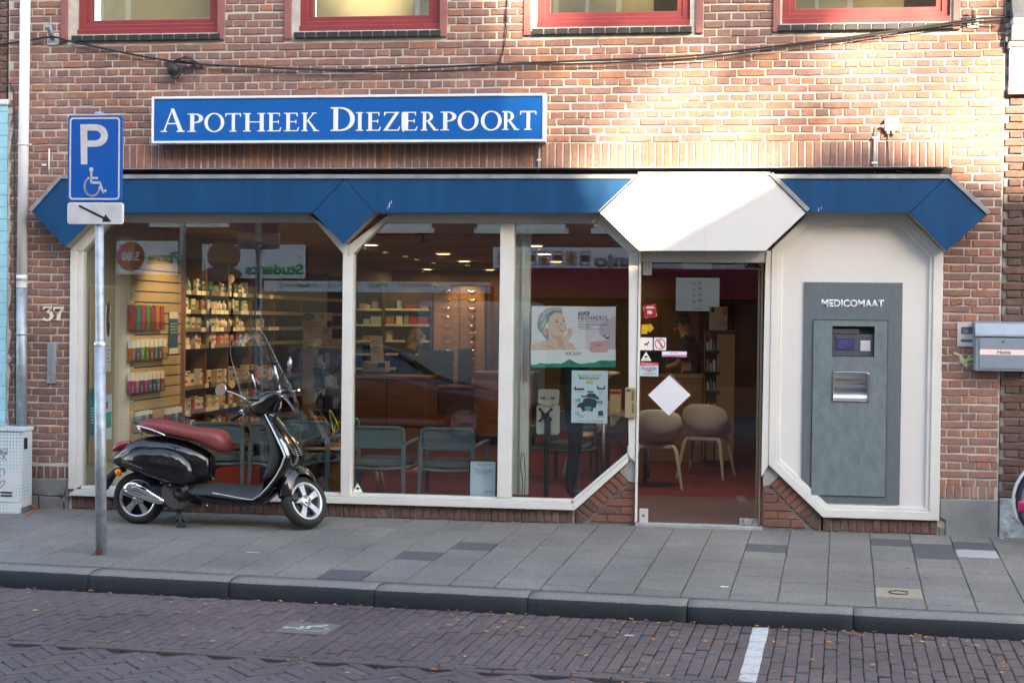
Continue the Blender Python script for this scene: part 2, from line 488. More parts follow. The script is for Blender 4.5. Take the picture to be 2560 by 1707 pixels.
# pavement bed, slightly below the slabs
g = MB()
a = [kp(-25, .19), kp(30, .19)]
q = [a[0] - Vector((0, 0, .012)), a[1] - Vector((0, 0, .012)), Vector((30, .12, pav(.12) - .012)), Vector((-30, .12, pav(.12) - .012))]
low = [Vector((p.x, p.y, -.29)) for p in q]
g.add(q + low, [(0, 1, 2, 3), (7, 6, 5, 4), (0, 4, 5, 1), (1, 5, 6, 2), (2, 6, 7, 3), (3, 7, 4, 0)])
pavement = setp(g.build('pavement', JOINT), kind='structure')
def slab_mesh(name, lx, ly, h, seed, j=.0022):
 r = random.Random(seed); m = MB()
 b = .0045
 def J(): return r.uniform(-j, j)
 o = [(-lx / 2 + J(), -ly / 2 + J()), (lx / 2 + J(), -ly / 2 + J()), (lx / 2 + J(), ly / 2 + J()), (-lx / 2 + J(), ly / 2 + J())]
 i = [(x - math.copysign(b, x), y - math.copysign(b, y)) for x, y in o]
 m.add([(x, y, -h) for x, y in o] + [(x, y, -b) for x, y in o] + [(x, y, 0) for x, y in i],
          [(0, 1, 5, 4), (1, 2, 6, 5), (2, 3, 7, 6), (3, 0, 4, 7), (4, 5, 9, 8), (5, 6, 10, 9), (6, 7, 11, 10), (7, 4, 8, 11), (8, 9, 10, 11)])
 return m.mesh(name)
SLABS = [slab_mesh('paving_slab', .2945, .2925, .05, s) for s in range(4)]
for me in SLABS: me.materials.append(TILE)
SLABX = {}
for nm, mt in (('dark', TILED), ('pale', TILEL), ('yellow', TILEY)):
 SLABX[nm] = slab_mesh('paving_slab', .294, .294, .05, 9); SLABX[nm].materials.append(mt)
HALF = slab_mesh('paving_slab', .2945, .1425, .05, 20); HALF.materials.append(TILE)
spec_px = [((1054, 1386), 'dark'), ((1187, 1366), 'dark'), ((1911, 1368), 'dark'), ((2224, 1356), 'dark'), ((2330, 1360), 'dark'), ((2337, 1380), 'dark'), ((2442, 1379), 'pale'), ((2248, 1487), 'yellow'), ((850, 1443), 'dark'), ((2440, 1362), 'dark')]
special = [(kuv(gpix(*p)), k) for p, k in spec_px]
upm = Vector((0, -PSL, 1)).normalized()
RX = KU - upm * KU.dot(upm); RX.normalize(); RY = upm.cross(RX)
PROT = Matrix((RX, RY, upm)).transposed()
unseen = MB()
yellow_at = None
for ci in range(-14, 26):
 u = .03 + .3 * ci + .15
 off = .0 if ci % 2 else -.15
 r_ = random.Random(ci * 7)
 off += r_.uniform(-.012, .012)
 v = .215
 first = True
 while True:
  if first and off < -.1: v0, v1, me_ = v, v + .15 + off + .15, HALF
  else: v0, v1, me_ = v, v + .3, None
  first = False
  c = kp(u, (v0 + v1) / 2)
  if c.y > .10: break
  v = v1
  k = None
  if me_ is None:
   best = [(abs(s[0][0] - u) + abs(s[0][1] - (v0 + v1) / 2), s[1]) for s in special if abs(s[0][0] - u) < .15 and abs(s[0][1] - (v0 + v1) / 2) < .15]
   if best: k = min(best)[1]
   me_ = SLABX[k] if k else SLABS[r_.randrange(4)]
  if k == 'yellow': yellow_at = c.copy()
  R_ = PROT @ Matrix.Rotation(r_.uniform(-.004, .004), 3, 'X') @ Matrix.Rotation(r_.uniform(-.004, .004), 3, 'Y')
  MX = Matrix.Translation(c + Vector((0, 0, r_.uniform(-.0015, .0015)))) @ R_.to_4x4()
  if seen(c, 40):
   o = link('paving_slab', me_, pavement)
   o.matrix_world = MX; o.matrix_basis = MX
   if k: o['label'] = {'dark': 'darker grey slab', 'pale': 'pale grey slab', 'yellow': 'yellowish slab with an oval cast mark'}[k]
  else:
   unseen.add([MX @ v_.co for v_ in me_.vertices], [list(p.vertices) for p in me_.polygons])
setp(unseen.build('paving_slab_field', TILE, pavement, fix=False), kind='stuff')
# oval mark cast in the yellow slab
if yellow_at is not None:
 m = MB(); pts = []
 for k in range(22):
  a_ = math.radians(25 + 310 * k / 21)
  pts.append(yellow_at + PROT @ Vector((.062 * math.cos(a_), .052 * math.sin(a_), .0015)))
 m.tube(pts, .0045, 5)
 mk = m.build('cast_mark', M('dark_cast_mark', (.06, .055, .045), .9), pavement)
# kerb stones
kerb_root = MB().box(-.01, .01, -.01, .01, -.01, .01)
kb = MB()
kb.add([kp(-25, .03, -.285), kp(30, .03, -.285), kp(30, .20, -.285), kp(-25, .20, -.285)] + [kp(-25, .03, -.27), kp(30, .03, -.27), kp(30, .20, -.27), kp(-25, .20, -.27)], [(0, 1, 5, 4), (4, 5, 6, 7), (3, 2, 1, 0), (1, 2, 6, 5), (2, 3, 7, 6), (3, 0, 4, 7)])
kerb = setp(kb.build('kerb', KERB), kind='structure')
def kerb_stone(i):
 m = MB(); n = 12
 prof = [(.0, -.26), (.004, -.10), (.012, -.045), (.028, -.018), (.055, -.004), (.09, .0), (.21, .0), (.21, -.26)]
 secs = []
 r_ = random.Random(i)
 for k in range(n + 1):
  u = (k / n) * .994 - .497
  w = [r_.uniform(-.0022, .0022) for _ in prof]
  secs.append([Vector((u, a_ + w[q_] * (0 < q_ < 6), b_ + w[q_] * .6 * (0 < q_ < 6))) for q_, (a_, b_) in enumerate(prof)])
 m.loft(secs, True, False)
 me = m.mesh('kerb_stone')
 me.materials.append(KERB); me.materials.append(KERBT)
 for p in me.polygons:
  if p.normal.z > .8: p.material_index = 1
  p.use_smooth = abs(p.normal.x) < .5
 return me
KST = [kerb_stone(i) for i in range(4)]
for i in range(-3, 9):
 c = kp(i * .998 + .5, 0)
 c.z = pav(c.y) + .002
 o = link('kerb_stone', KST[i % 4], kerb)
 MX = Matrix.Translation(c + KN * rnd.uniform(-.004, .004)) @ Matrix.Rotation(KANG + rnd.uniform(-.003, .003), 4, 'Z')
 o.matrix_world = MX; o.matrix_basis = MX
# road bed with bricks on it
g = MB()
p4 = [kp(-30, .05, RZ - .016), kp(30, .05, RZ - .016), Vector((30, -11.2, RZ - .016)), Vector((-30, -11.2, RZ - .016))]
g.add(p4 + [Vector((p.x, p.y, -.295)) for p in p4], [(3, 2, 1, 0), (4, 5, 6, 7), (0, 1, 5, 4), (1, 2, 6, 5), (2, 3, 7, 6), (3, 0, 4, 7)])
road = setp(g.build('road', M('dark_joint_sand', (.055, .05, .042), .95, var=.5, scale=6)), kind='structure')
CLK = [slab_mesh('road_brick', .0655, .204, .05, 40 + s, .0028) for s in range(5)]
for me in CLK: me.materials.append(ROADB)
WBR = [slab_mesh('white_road_brick', .098, .197, .05, 50 + s, .002) for s in range(2)]
WPM = M('worn_white_marking', (.50, .50, .48), .7, var=.35, scale=22, detail=10, bump=.4, bscale=120)
for me in WBR: me.materials.append(WPM)
cells = []        # (matrix, mesh, name)
sA = kuv(rpix(1898, 1582)); sB = kuv(rpix(1866, 1707))
mk_uv = kuv(rpix(768, 1571))
def su(v):        # where the white line runs
 t = (v - sA[1]) / (sB[1] - sA[1]); return sA[0] + (sB[0] - sA[0]) * t
BAY = -1.46
for ci in range(-34, 122):
 u = ci * .0705
 r_ = random.Random(ci)
 v = -.008; first = ci % 2
 while v - BAY > .03:
  ln = min(.106 if first else .212, v - BAY); first = 0
  cv = v - ln / 2; v -= ln
  wob = .006 * math.sin(u * 2.1 + cv * 3) + .004 * math.sin(u * 5.3)
  du = u - su(cv); wd = 1.0; uu = u
  if abs(du) < .083:
   wd = (abs(du) - .049 + .0335) / .0655
   if wd < .2: continue
   uu = u + math.copysign((1 - wd) * .0655 / 2, du)
  if abs(u - mk_uv[0]) < .115 and abs(cv - mk_uv[1]) < .10: continue
  cells.append((uu + r_.uniform(-.0012, .0012), cv + wob * .5, r_.uniform(-.012, .012) if wd == 1 else 0, CLK[r_.randrange(5)], r_, wd, (ln - .008) / .204))
v = -.12
while v > BAY:
 cells.append((su(v), v, r_.uniform(-.01, .01) - math.atan2(sB[0] - sA[0], sB[1] - sA[1]), WBR[int(v * 100) % 2], random.Random(v)))
 v -= .209
# two courses laid lengthwise along the bay, then the carriageway in a herringbone
for k in range(2):
 for ci in range(-12, 42):
  cells.append((ci * .209 + (.1 if k else 0), BAY - .045 - k * .07, math.pi / 2 + rnd.uniform(-.02, .02), CLK[rnd.randrange(5)], random.Random(ci + 99 * k)))
hb = []
w_ = .0705
c45 = math.cos(math.pi / 4)
for i in range(-90, 130):
 for j in range(-40, 60):
  for s_ in (0, 1):
   cx, cy = (1.5, .5) if s_ == 0 else (3.5, -.5)
   X, Y = (cx + i + 3 * j) * w_, (cy + i - 3 * j) * w_
   uu, vv = (X - Y) * c45, BAY - .7 + (X + Y) * c45
   if -2.2 < uu < 8.2 and BAY - 1.2 < vv < BAY - .155:
    hb.append((uu, vv, math.pi / 4 + (math.pi / 2 if s_ == 0 else 0) + math.pi / 2, CLK[(i * 3 + j) % 5], random.Random(i * 71 + j * 13 + s_)))
cells += hb
placed = []
for (u, v, rz, me, r_, *sc_) in cells:
 wd, ln = sc_ or (1, 1)
 c = kp(u, v, RZ + (.005 if not sc_ and abs(rz - math.pi / 2) < .05 else 0) + .010 * max(0, .25 + v) + r_.uniform(-.0035, .0035))
 MX = Matrix.Translation(c) @ Matrix.Rotation(KANG + rz, 4, 'Z') @ Matrix.Rotation(r_.uniform(-.018, .018), 4, 'X') @ Matrix.Rotation(r_.uniform(-.03, .03), 4, 'Y') @ Matrix.Diagonal((wd, ln, 1, 1))
 placed.append(((c - CAM).length + (0 if seen(c, -10) else 1000) - (100 if me in WBR else 0), MX, me))
placed.sort(key=lambda t: t[0])
rest = MB()
for i, (d, MX, me) in enumerate(placed):
 if i < 296 and d < 900:
  o = link('white_road_brick' if me in WBR else 'road_brick', me, road)
  o.matrix_world = MX; o.matrix_basis = MX
 elif d < 1100:
  rest.add([MX @ v_.co for v_ in me.vertices], [list(p.vertices) for p in me.polygons])
setp(rest.build('road_brick_field', ROADB, road, fix=False), kind='stuff')
# concrete tile with the wheelchair mark, lying on its side
c = kp(mk_uv[0], mk_uv[1], RZ + .0065)
tm = slab_mesh('marked_tile', .32, .30, .05, 3); tm.materials.append(M('bay_marker_tile', (.145, .135, .128), .85, var=.3, scale=80, bump=.4, bscale=150))
o = link('marked_tile', tm, road); o.matrix_world = o.matrix_basis = Matrix.Translation(c) @ Matrix.Rotation(KANG, 4, 'Z')
def wheelchair(m, T, th=.1):
 """the wheelchair pictogram in a unit box (x right, y up), each stroke a flat bar; T maps (x, y) to a 3-D point, 2nd arg raised"""
 def bar(pts, w):
  for a_, b_ in zip(pts, pts[1:]):
   a2, b2 = Vector((*a_, 0)), Vector((*b_, 0)); d = (b2 - a2).normalized(); n = Vector((-d.y, d.x, 0)) * w / 2
   e = d * w * .3
   ps = [a2 - e + n, a2 - e - n, b2 + e - n, b2 + e + n]
   vs = [T(p.x, p.y, 0) for p in ps] + [T(p.x, p.y, 1) for p in ps]
   m.add(vs, [(0, 1, 2, 3), (7, 6, 5, 4), (0, 4, 5, 1), (1, 5, 6, 2), (2, 6, 7, 3), (3, 7, 4, 0)])
 def disc(cx, cy, r):
  ps = [(cx + r * math.cos(2 * math.pi * k / 16), cy + r * math.sin(2 * math.pi * k / 16)) for k in range(16)]
  vs = [T(x, y, 0) for x, y in ps] + [T(x, y, 1) for x, y in ps]
  m.add(vs, [list(range(15, -1, -1)), list(range(16, 32))] + [(k, (k + 1) % 16, (k + 1) % 16 + 16, k + 16) for k in range(16)])
 disc(.36, .91, .088)
 bar([(.36, .84), (.36, .46), (.74, .46), (.88, .13), (1.0, .19)], .085)
 bar([(.36, .62), (.63, .62)], .075)
 bar([(.40 + .33 * math.cos(math.radians(a_)), .33 + .33 * math.sin(math.radians(a_))) for a_ in range(118, 368, 14)], .075)
m = MB()
bx, by = Vector((math.cos(KANG), math.sin(KANG), 0)), Vector((-math.sin(KANG), math.cos(KANG), 0))
wheelchair(m, lambda x, y, k: c + bx * (.13 - y * .27) + by * (-.10 + x * .2) + Vector((0, 0, .0008 + .0015 * k)))
m.build('wheelchair_mark', M('road_mark_cream', (.58, .53, .36), .7, var=.15, scale=30), road)
# fallen leaves
lv = MB()
def leaf(p, s, r_):
 a_ = r_.uniform(0, 6.28); ct, st = math.cos(a_), math.sin(a_)
 w = s * r_.uniform(.35, .6); h1, h2 = r_.uniform(.002, .010), r_.uniform(.002, .012)
 pts = [(-s, 0, .002), (0, -w, h1), (s, 0, h2 * .6), (0, w, h1 * .5)]
 lv.add([(p[0] + x * ct - y * st, p[1] + x * st + y * ct, p[2] + z + .003) for x, y, z in pts], [(0, 1, 2), (0, 2, 3)])
r_ = random.Random(5)
for _ in range(800):
 u = r_.uniform(-1.5, 7.2); t = r_.random()
 v = -.02 - .1 * r_.random() ** 2 if t < .28 else r_.uniform(-1.9, -.03)
 if r_.random() > .35 + .65 * (u / 7.2): continue
 leaf(kp(u, v, RZ + .006), r_.uniform(.010, .026), r_)
for _ in range(40):
 p = kp(r_.uniform(-1.5, 7), r_.uniform(.25, 2.5)); leaf(p, r_.uniform(.005, .012), r_)
for _ in range(70):
 x = r_.uniform(-5.9, 2.1); y = -.05 - .12 * r_.random() ** 2
 if -.8 < x < .3: continue
 leaf((x, y, pav(y)), r_.uniform(.006, .014), r_)
for _ in range(90):
 y = -.06 - .15 * r_.random(); leaf((-5.83 + .1 * r_.random(), y, pav(y) + .12 * r_.random() * r_.random()), r_.uniform(.008, .02), r_)
for _ in range(60):
 leaf((-6.1 + .25 * r_.random(), -.03 - .22 * r_.random(), .662 + .012 * r_.random()), r_.uniform(.006, .015), r_)
LEAFM = brick_mat('autumn_leaf', [(.62, .24, .04), (.45, .15, .035), (.66, .34, .08), (.52, .19, .04), (.28, .11, .04)], spot_amt=0, bump=.1, rough=.7)
setp(lv.build('fallen_leaves', LEAFM, fix=False), 'small orange and brown autumn leaves scattered on the road, kerb and pavement', 'leaves', kind='stuff')
gm = MB()
for _ in range(70):
 p = kp(r_.uniform(-1.5, 7), r_.uniform(.28, 2.4)); s = r_.uniform(.006, .02)
 gm.add([p + KU * s * math.cos(a_) * r_.uniform(.8, 1.2) + KN * s * math.sin(a_) * r_.uniform(.7, 1.1) + Vector((0, 0, .0021)) for a_ in [k * .785 for k in range(8)]], [tuple(range(8))])
setp(gm.build('gum_spots', brick_mat('gum_grey', [(.10, .098, .092), (.30, .29, .27), (.12, .115, .11)], spot_amt=0, bump=.1), fix=False), 'flattened chewing gum spots on the grey paving slabs', 'stains', kind='stuff')
# moss in the joints, tufts of weed
ms = MB()
for _ in range(260):
 ci = r_.randrange(-12, 24); v = r_.uniform(.2, 1.6) if r_.random() < .7 else r_.uniform(.2, 2.5)
 p = kp(.03 + .3 * ci, v); s = r_.uniform(.006, .02)
 q = [p + KU * r_.uniform(-.004, -.001) - KN * s, p + KU * r_.uniform(.001, .005) - KN * s * .5, p + KU * .003 + KN * s, p - KU * .003 + KN * s]
 ms.add([a_ + Vector((0, 0, .0022)) for a_ in q], [(0, 1, 2, 3)])
setp(ms.build('joint_moss', M('olive_moss', (.10, .10, .03), .95, var=.4, scale=60), fix=False), 'olive green moss growing along the pavement joints', 'moss', kind='stuff')
# =================================================================== BRICK BUILDING
FRN = 0.0
def brick_mesh(L, H, seed, D=.06, j=.0022, b=.006):
 r = random.Random(seed); m = MB()
 def J(): return r.uniform(-j, j)
 o = [(-L / 2 + J(), -H / 2 + J()), (0, -H / 2 + J()), (L / 2 + J(), -H / 2 + J()), (L / 2 + J(), H / 2 + J()), (0, H / 2 + J()), (-L / 2 + J(), H / 2 + J())]
 i = [(x - (math.copysign(b, x) if x else 0) * r.uniform(.5, 1.3), z - math.copysign(b, z) * r.uniform(.5, 1.2)) for x, z in o]
 n = 6
 m.add([(x, D, z) for x, z in o] + [(x, .004, z) for x, z in o] + [(x, -.001 + J() * .4, z) for x, z in i],
          [(k, (k + 1) % n, (k + 1) % n + n, k + n) for k in range(n)] + [(k + n, (k + 1) % n + n, (k + 1) % n + 2 * n, k + 2 * n) for k in range(n)] + [tuple(range(2 * n, 3 * n))])
 return m.mesh('brick')
BM = {'S': [brick_mesh(.207, .0515, s) for s in range(6)], 'H': [brick_mesh(.098, .0515, 10 + s) for s in range(6)],
      'R': [brick_mesh(.0505, .206, 20 + s) for s in range(5)], 'P': [brick_mesh(.0505, .098, 30 + s) for s in range(5)]}
PIT = {'S': .2185, 'H': .10925, 'R': .0612, 'P': .0612}
BLEN = {'S': .207, 'H': .098, 'R': .0505, 'P': .0505}
def lay_row(x0, x1, zc, kind, allowed, out, seed, off=0.0, mat=None):
 """one course between x0 and x1; allowed = list of (a, b) intervals; out gets (matrix, mesh, area, mat)"""
 r_ = random.Random(seed); p = PIT[kind]; L = BLEN[kind]
 n0 = math.floor((x0 - off) / p) - 1
 x = off + n0 * p
 while x < x1:
  a, b = x + (p - L) / 2, x + (p + L) / 2
  for (i0, i1) in allowed:
   c0, c1 = max(a, i0), min(b, i1)
   if c1 - c0 > .028:
    sc = (c1 - c0) / L
    me = BM[kind][r_.randrange(len(BM[kind]))]
    MX = Matrix.Translation(((c0 + c1) / 2 + r_.uniform(-.0015, .0015), r_.uniform(-.003, .0028) + (.0035 if r_.random() < .04 else 0), zc + r_.uniform(-.0024, .0024) + .0025 * math.sin(x * 1.7 + seed * 2.3))) @ Matrix.Rotation(r_.uniform(-.008, .008), 4, 'Y') @ Matrix.Diagonal((sc, 1, 1, 1))
    out.append((MX, me, mat or BR))
  x += p
def place_bricks(out, parent, limit, joined_name):
 """the bricks that show largest become objects, the rest one joined part per material"""
 def key(t):
  c = t[0].translation
  vs = t[1].vertices
  w = (max(v.co.x for v in vs) - min(v.co.x for v in vs)) * t[0].col[0].length
  h = (max(v.co.z for v in vs) - min(v.co.z for v in vs))
  return (0 if seen(c, -8) else 1, -w * h / (c - CAM).length ** 2)
 cache = {}
 out = sorted(out, key=key)
 joined = {}
 for i, (MX, me, mt) in enumerate(out):
  if i < limit and seen(MX.translation, -8):
   kname = (me.name, mt.name)
   if kname not in cache:
    cache[kname] = me.copy(); cache[kname].materials.clear(); cache[kname].materials.append(mt)
   o = link('brick', cache[kname], parent)
   o.matrix_world = o.matrix_basis = MX
  else:
   joined.setdefault(mt.name, MB()).add([MX @ v.co for v in me.vertices], [list(p.vertices) for p in me.polygons])
 for mn, b in joined.items():
  setp(b.build(joined_name, MATS[mn], parent, fix=False), kind='stuff')
# windows on the upper floor: (x0, x1) of the red frame
UW = [(-5.43, -4.195), (-3.525, -2.355), (-1.57, -.355), (.36, 1.635)]
UZ = 3.938
UWG = [(a - .125, b + .055) for a, b in UW]
UWG = [(-5.565, -4.145), (-3.645, -2.29), (-1.675, -.245), (.285, 1.715)]
ZC = .0633
rows = []
Z0 = 3.022
XL, XR = -6.03, 2.045
TOPZ = 5.5
wall = MB()
Y1, Y2 = .0075, .26
xs = [XL]
for a, b in UW: xs += [a, b]
xs += [XR]
for i in range(0, len(xs), 2): wall.box(xs[i], xs[i + 1], Y1, Y2, UZ, TOPZ)          # piers between the windows
wall.box(XL, XR, Y1, Y2, 2.62, UZ)                                               # spandrel above the shop
wall.box(XL, -5.448, Y1, Y2, -.1, 2.62)
wall.box(1.592, XR, Y1, Y2, -.1, 2.62)
for a, b in UW: wall.box(a, b, Y1, Y2, 5.3, TOPZ)
wall.box(.33, 1.5919, .08, Y2, 2.17, 2.6199); wall.box(-5.4479, .329, .08, Y2, 2.425, 2.6199)
root = thing('brick_building', 'red brick building with pale joints and red framed windows above the pharmacy', 'building', (-2, .1, 0))
building = root
wall.build('wall', MORT, root)
out = []
n = 0
z = Z0
while z < TOPZ - .07:
 zc = z + ZC / 2
 if z + ZC > UZ - .055 and z < 5.3:
  al = [(XL + .01, UWG[0][0]), (UWG[0][1], UWG[1][0]), (UWG[1][1], UWG[2][0]), (UWG[2][1], UWG[3][0]), (UWG[3][1], XR - .005)]
 else:
  al = [(XL + .01, XR - .005)]
 lay_row(XL, XR, zc, 'H' if n % 2 else 'S', al, out, n, off=.02 + (.0546 if n % 2 else (.109 if n % 4 == 2 else 0)))
 z += ZC; n += 1
# soldier course over the fascia
lay_row(-5.14, 1.655, 2.917, 'R', [(-5.14, 1.655)], out, 77)
# piers
def pier(xa, xb, z0, z1, seed, ch=0, mats=None):
 z = z1; n = 0
 while z > z0 + .03:
  zc = z - ZC / 2
  a, b = xa, xb
  if ch < 0 and zc > 2.154: b = min(xb + (zc - 2.154), xb + .35)
  if ch > 0 and zc > 2.154: a = max(xa - (zc - 2.154), xa - .35)
  if ch and zc > 2.80:
   if ch < 0: b = -5.145
   else: a = 1.66
  lay_row(a, b, zc, 'H' if n % 2 else 'S', [(a, b)], out, seed + n, off=(xa if ch < 0 else xb) + (.0546 if n % 2 else 0))
  z -= ZC; n += 1
pier(XL + .01, -5.468, .345, Z0, 300, -1)
pier(1.612, XR - .006, .385, Z0, 400, 1)
lay_row(XL, -5.468, .288, 'P', [(XL + .01, -5.468)], out, 500, mat=BR3)
lay_row(1.61, XR, .322, 'P', [(1.615, XR - .006)], out, 501)
# row of bricks on edge under the shop front
lay_row(-5.45, -1.23, .040, 'P', [(-5.45, -1.235)], out, 502, mat=BR3)
lay_row(.74, 1.60, .040, 'P', [(.74, 1.60)], out, 503, mat=BR3)
place_bricks(out, root, 245, 'brick_courses')
m = MB(); m.box(-5.45, -1.22, .012, .10, -.06, .094); m.box(.73, 1.592, .012, .10, -.06, .094)
m.build('plinth_mortar', MORTG, root)
# triangular brick corners beside the door, capped with a concrete block
def corner(T, flip):
 cap = [T(*xz(1280 + a / 3.675, 960 + b / 3.675)) for a, b in ((1076, 712), (1142, 712), (1137, 908), (1078, 897), (984, 800))]
 mb_ = MB().prism([T(*xz(1280 + a / 3.675, 960 + b / 3.675)) for a, b in ((592, 1148), (1076, 714), (1141, 714), (1134, 1320), (592, 1320))], .010, .10)
 mb_.build('corner_mortar', M('dark_grey_mortar', (.17, .165, .15), .95, var=.3, scale=20), root)
 MB().prism(cap, -.004, .09).build('cap_block', CONCL, root, bevel=.004)
 def D(t, s):      # diagonal strip: t along the chamfer, s across
  a0, a1 = Vector(xz(1280 + 600 / 3.675, 960 + 1142 / 3.675)), Vector(xz(1280 + 985 / 3.675, 960 + 802 / 3.675))
  b0, b1 = Vector(xz(1280 + 712 / 3.675, 960 + 1232 / 3.675)), Vector(xz(1280 + 1076 / 3.675, 960 + 897 / 3.675))
  return T(*((a0.lerp(a1, t)).lerp(b0.lerp(b1, t), s)))
 N_ = 8
 for k in range(N_):
  m = MB(); t0, t1 = (k + .07) / N_, (k + .93) / N_
  m.prism([D(t0, .02), D(t1, .02), D(t1, .96), D(t0, .96)], -.002 + rnd.uniform(-.002, .002), .06)
  m.build('brick', BRT if k > 1 else BR3, root, bevel=.004)
 for tri in (((600, 1166), (696, 1236), (645, 1268), (600, 1268)),):
  MB().prism([T(*xz(1280 + a / 3.675, 960 + b / 3.675)) for a, b in tri], -.001, .06).build('brick', BR3, root, bevel=.004)
 i0, i1 = Vector(xz(1280 + 712 / 3.675, 960 + 1240 / 3.675)), Vector(xz(1280 + 1080 / 3.675, 960 + 905 / 3.675))
 xr = xz(1280 + 1133 / 3.675, 960 + 1000 / 3.675)[0] - .003
 z = i1.y - .004; k = 0
 while z > .02:
  z0_, z1_ = max(z - .054, .0), z
  def xl(zz):
   t = min(1, max(0, (zz - i0.y) / (i1.y - i0.y))); return i0.lerp(i1, t).x + .012
  xa, xb = xl(z0_), xl(z1_)
  cuts = [xr]
  x = xr - (.108 if k % 2 else .212)
  while x > xa + .05: cuts.append(x); x -= (.16 if k % 2 else .108)
  right = xr
  for ci_, cx in enumerate(cuts[1:] + [None]):
   l0, l1 = (xa, xb) if cx is None else (cx, cx)
   if right - max(l0, l1) > -.02 and right - min(l0, l1) > .02:
    pl = [(l0, z0_), (right, z0_), (right, z1_), (min(l1, right - .004), z1_)]
    MB().prism([T(*p_) for p_ in pl], -.001 + rnd.uniform(-.002, .002), .06).build('brick', BRT, root, bevel=.004)
   right = (cx or 0) - .011
  z -= .0645; k += 1
corner(lambda x, z: (x, z), False)
corner(lambda x, z: (.268 + (-.741 - x) * (.460 / .479), z), True)
# plinths
def crack_block(name, poly, y0, mat, parent=root):
 return MB().prism(poly, y0, .08).build(name, mat, parent, bevel=.006)
crack_block('plinth_block', [(-5.86, .115), (-5.63, .09), (-5.50, .10), (-5.472, .235), (-6.02, .235), (-6.02, .13)], -.028, CONC)
crack_block('plinth_block', [(-5.71, -.06), (-5.512, -.06), (-5.508, .04), (-5.545, .085), (-5.72, .092)], -.032, CONC)
crack_block('plinth_block', [(-6.02, -.06), (-5.722, -.06), (-5.732, .095), (-5.86, .108), (-6.02, .122)], -.022, CONC)
crack_block('plinth_block', [(-5.50, -.06), (-5.466, -.06), (-5.466, .235), (-5.47, .235), (-5.497, .085)], -.02, CONC)
CONCR = M('smooth_grey_plinth', (.235, .25, .245), .85, var=.22, scale=4, bump=.3, bscale=40, detail=9)
crack_block('plinth_block', [(1.655, -.06), (2.04, -.06), (2.04, .265), (1.612, .265), (1.612, .125), (1.655, .10)], -.02, CONCR)
crack_block('plinth_block', [(1.607, -.06), (1.648, -.06), (1.648, .045), (1.607, .05)], -.012, CONC)
# zinc strip and dark gap under the soldier course
m = MB().box(-5.16, 1.66, -.03, .01, 2.765, 2.812)
m.build('flashing_gap', M('dark_gap', (.03, .03, .03), .9), root)
# windows of the upper floor
for wi, (a, b) in enumerate(UW):
 fr = MB()
 zt = 5.25
 fr.ring([(a, UZ), (b, UZ), (b, zt), (a, zt)], [(a + .062, UZ + .085), (b - .062, UZ + .085), (b - .062, zt - .08), (a + .062, zt - .08)], .045, .15)
 fr.ring([(a + .052, UZ + .072), (b - .052, UZ + .072), (b - .052, zt - .07), (a + .052, zt - .07)], [(a + .105, UZ + .125), (b - .105, UZ + .125), (b - .105, zt - .12), (a + .105, zt - .12)], .060, .13)
 fr.box(a - .005, b + .005, .012, .07, UZ - .012, UZ + .045)
 w = fr.build('window', REDF, root, bevel=.004)
 pn = MB().box(a + .1, b - .1, .09, .096, UZ + .12, zt - .115); pn.build('pane', GLASSU, w)
 bl = MB()
 bl.add([(a + .03, .42, UZ - .1), (b - .03, .42, UZ - .1), (b - .03, .42, zt), (a + .03, .42, zt)], [(0, 1, 2, 3)])
 bl.build('blind', M('cream_blind' if wi < 2 else 'shade_darkened_blind', (.52, .44, .27) if wi < 2 else (.13, .10, .055), .8, var=.10, scale=1.2), w, fix=False)  # weaker light behind the last two windows is put into their colour
 nb = 13
 sx0, sx1 = a - .035, b + .02
 for k in range(nb):
  x0_, x1_ = sx0 + (sx1 - sx0) * k / nb + .004, sx0 + (sx1 - sx0) * (k + 1) / nb - .004
  MB().box(x0_, x1_, -.035, .06, UZ - .062, UZ - .014).build('sill_brick', BLKBR, w, bevel=.005)
 MB().box(sx0, sx1, -.026, .06, UZ - .058, UZ - .02).build('sill_mortar', MORTG, w)
 for gx in (UWG[wi][0] + .003, UWG[wi][1] - .063):
  MB().box(gx, gx + .055, -.022, .03, UZ - .065, zt + .02).build('guide_rail', REDG, w, bevel=.003)
# =================================================================== SHOP FRONT
front = thing('shopfront', 'white framed shop front with faceted windows under a blue and white fascia', 'shop front', (-2, 0, 0))
FY0, FY1 = -.030, .075
def P(*pts, y=0.0): return [xz(px, py, y) for px, py in pts]
# main frame (outer, inner) in metres
ZB, ZGL, ZTOP, ZCH = .100, .182, 2.47, 2.145
outer = [(-5.462, ZB), (-1.218, ZB), (-.795, .492), (-.741, .492), (-.735, 2.17), (-1.045, 2.47), (-2.72, 2.47), (-3.083, 2.20), (-3.44, 2.47), (-5.14, 2.47), (-5.458, 2.152)]
inner = [(-5.352, ZGL), (-1.232, ZGL), (-.808, .572), (-.808, .60), (-.812, 2.145), (-1.062, 2.378), (-2.80, 2.378), (-3.083, 2.10), (-3.352, 2.378), (-5.115, 2.378), (-5.352, 2.135)]
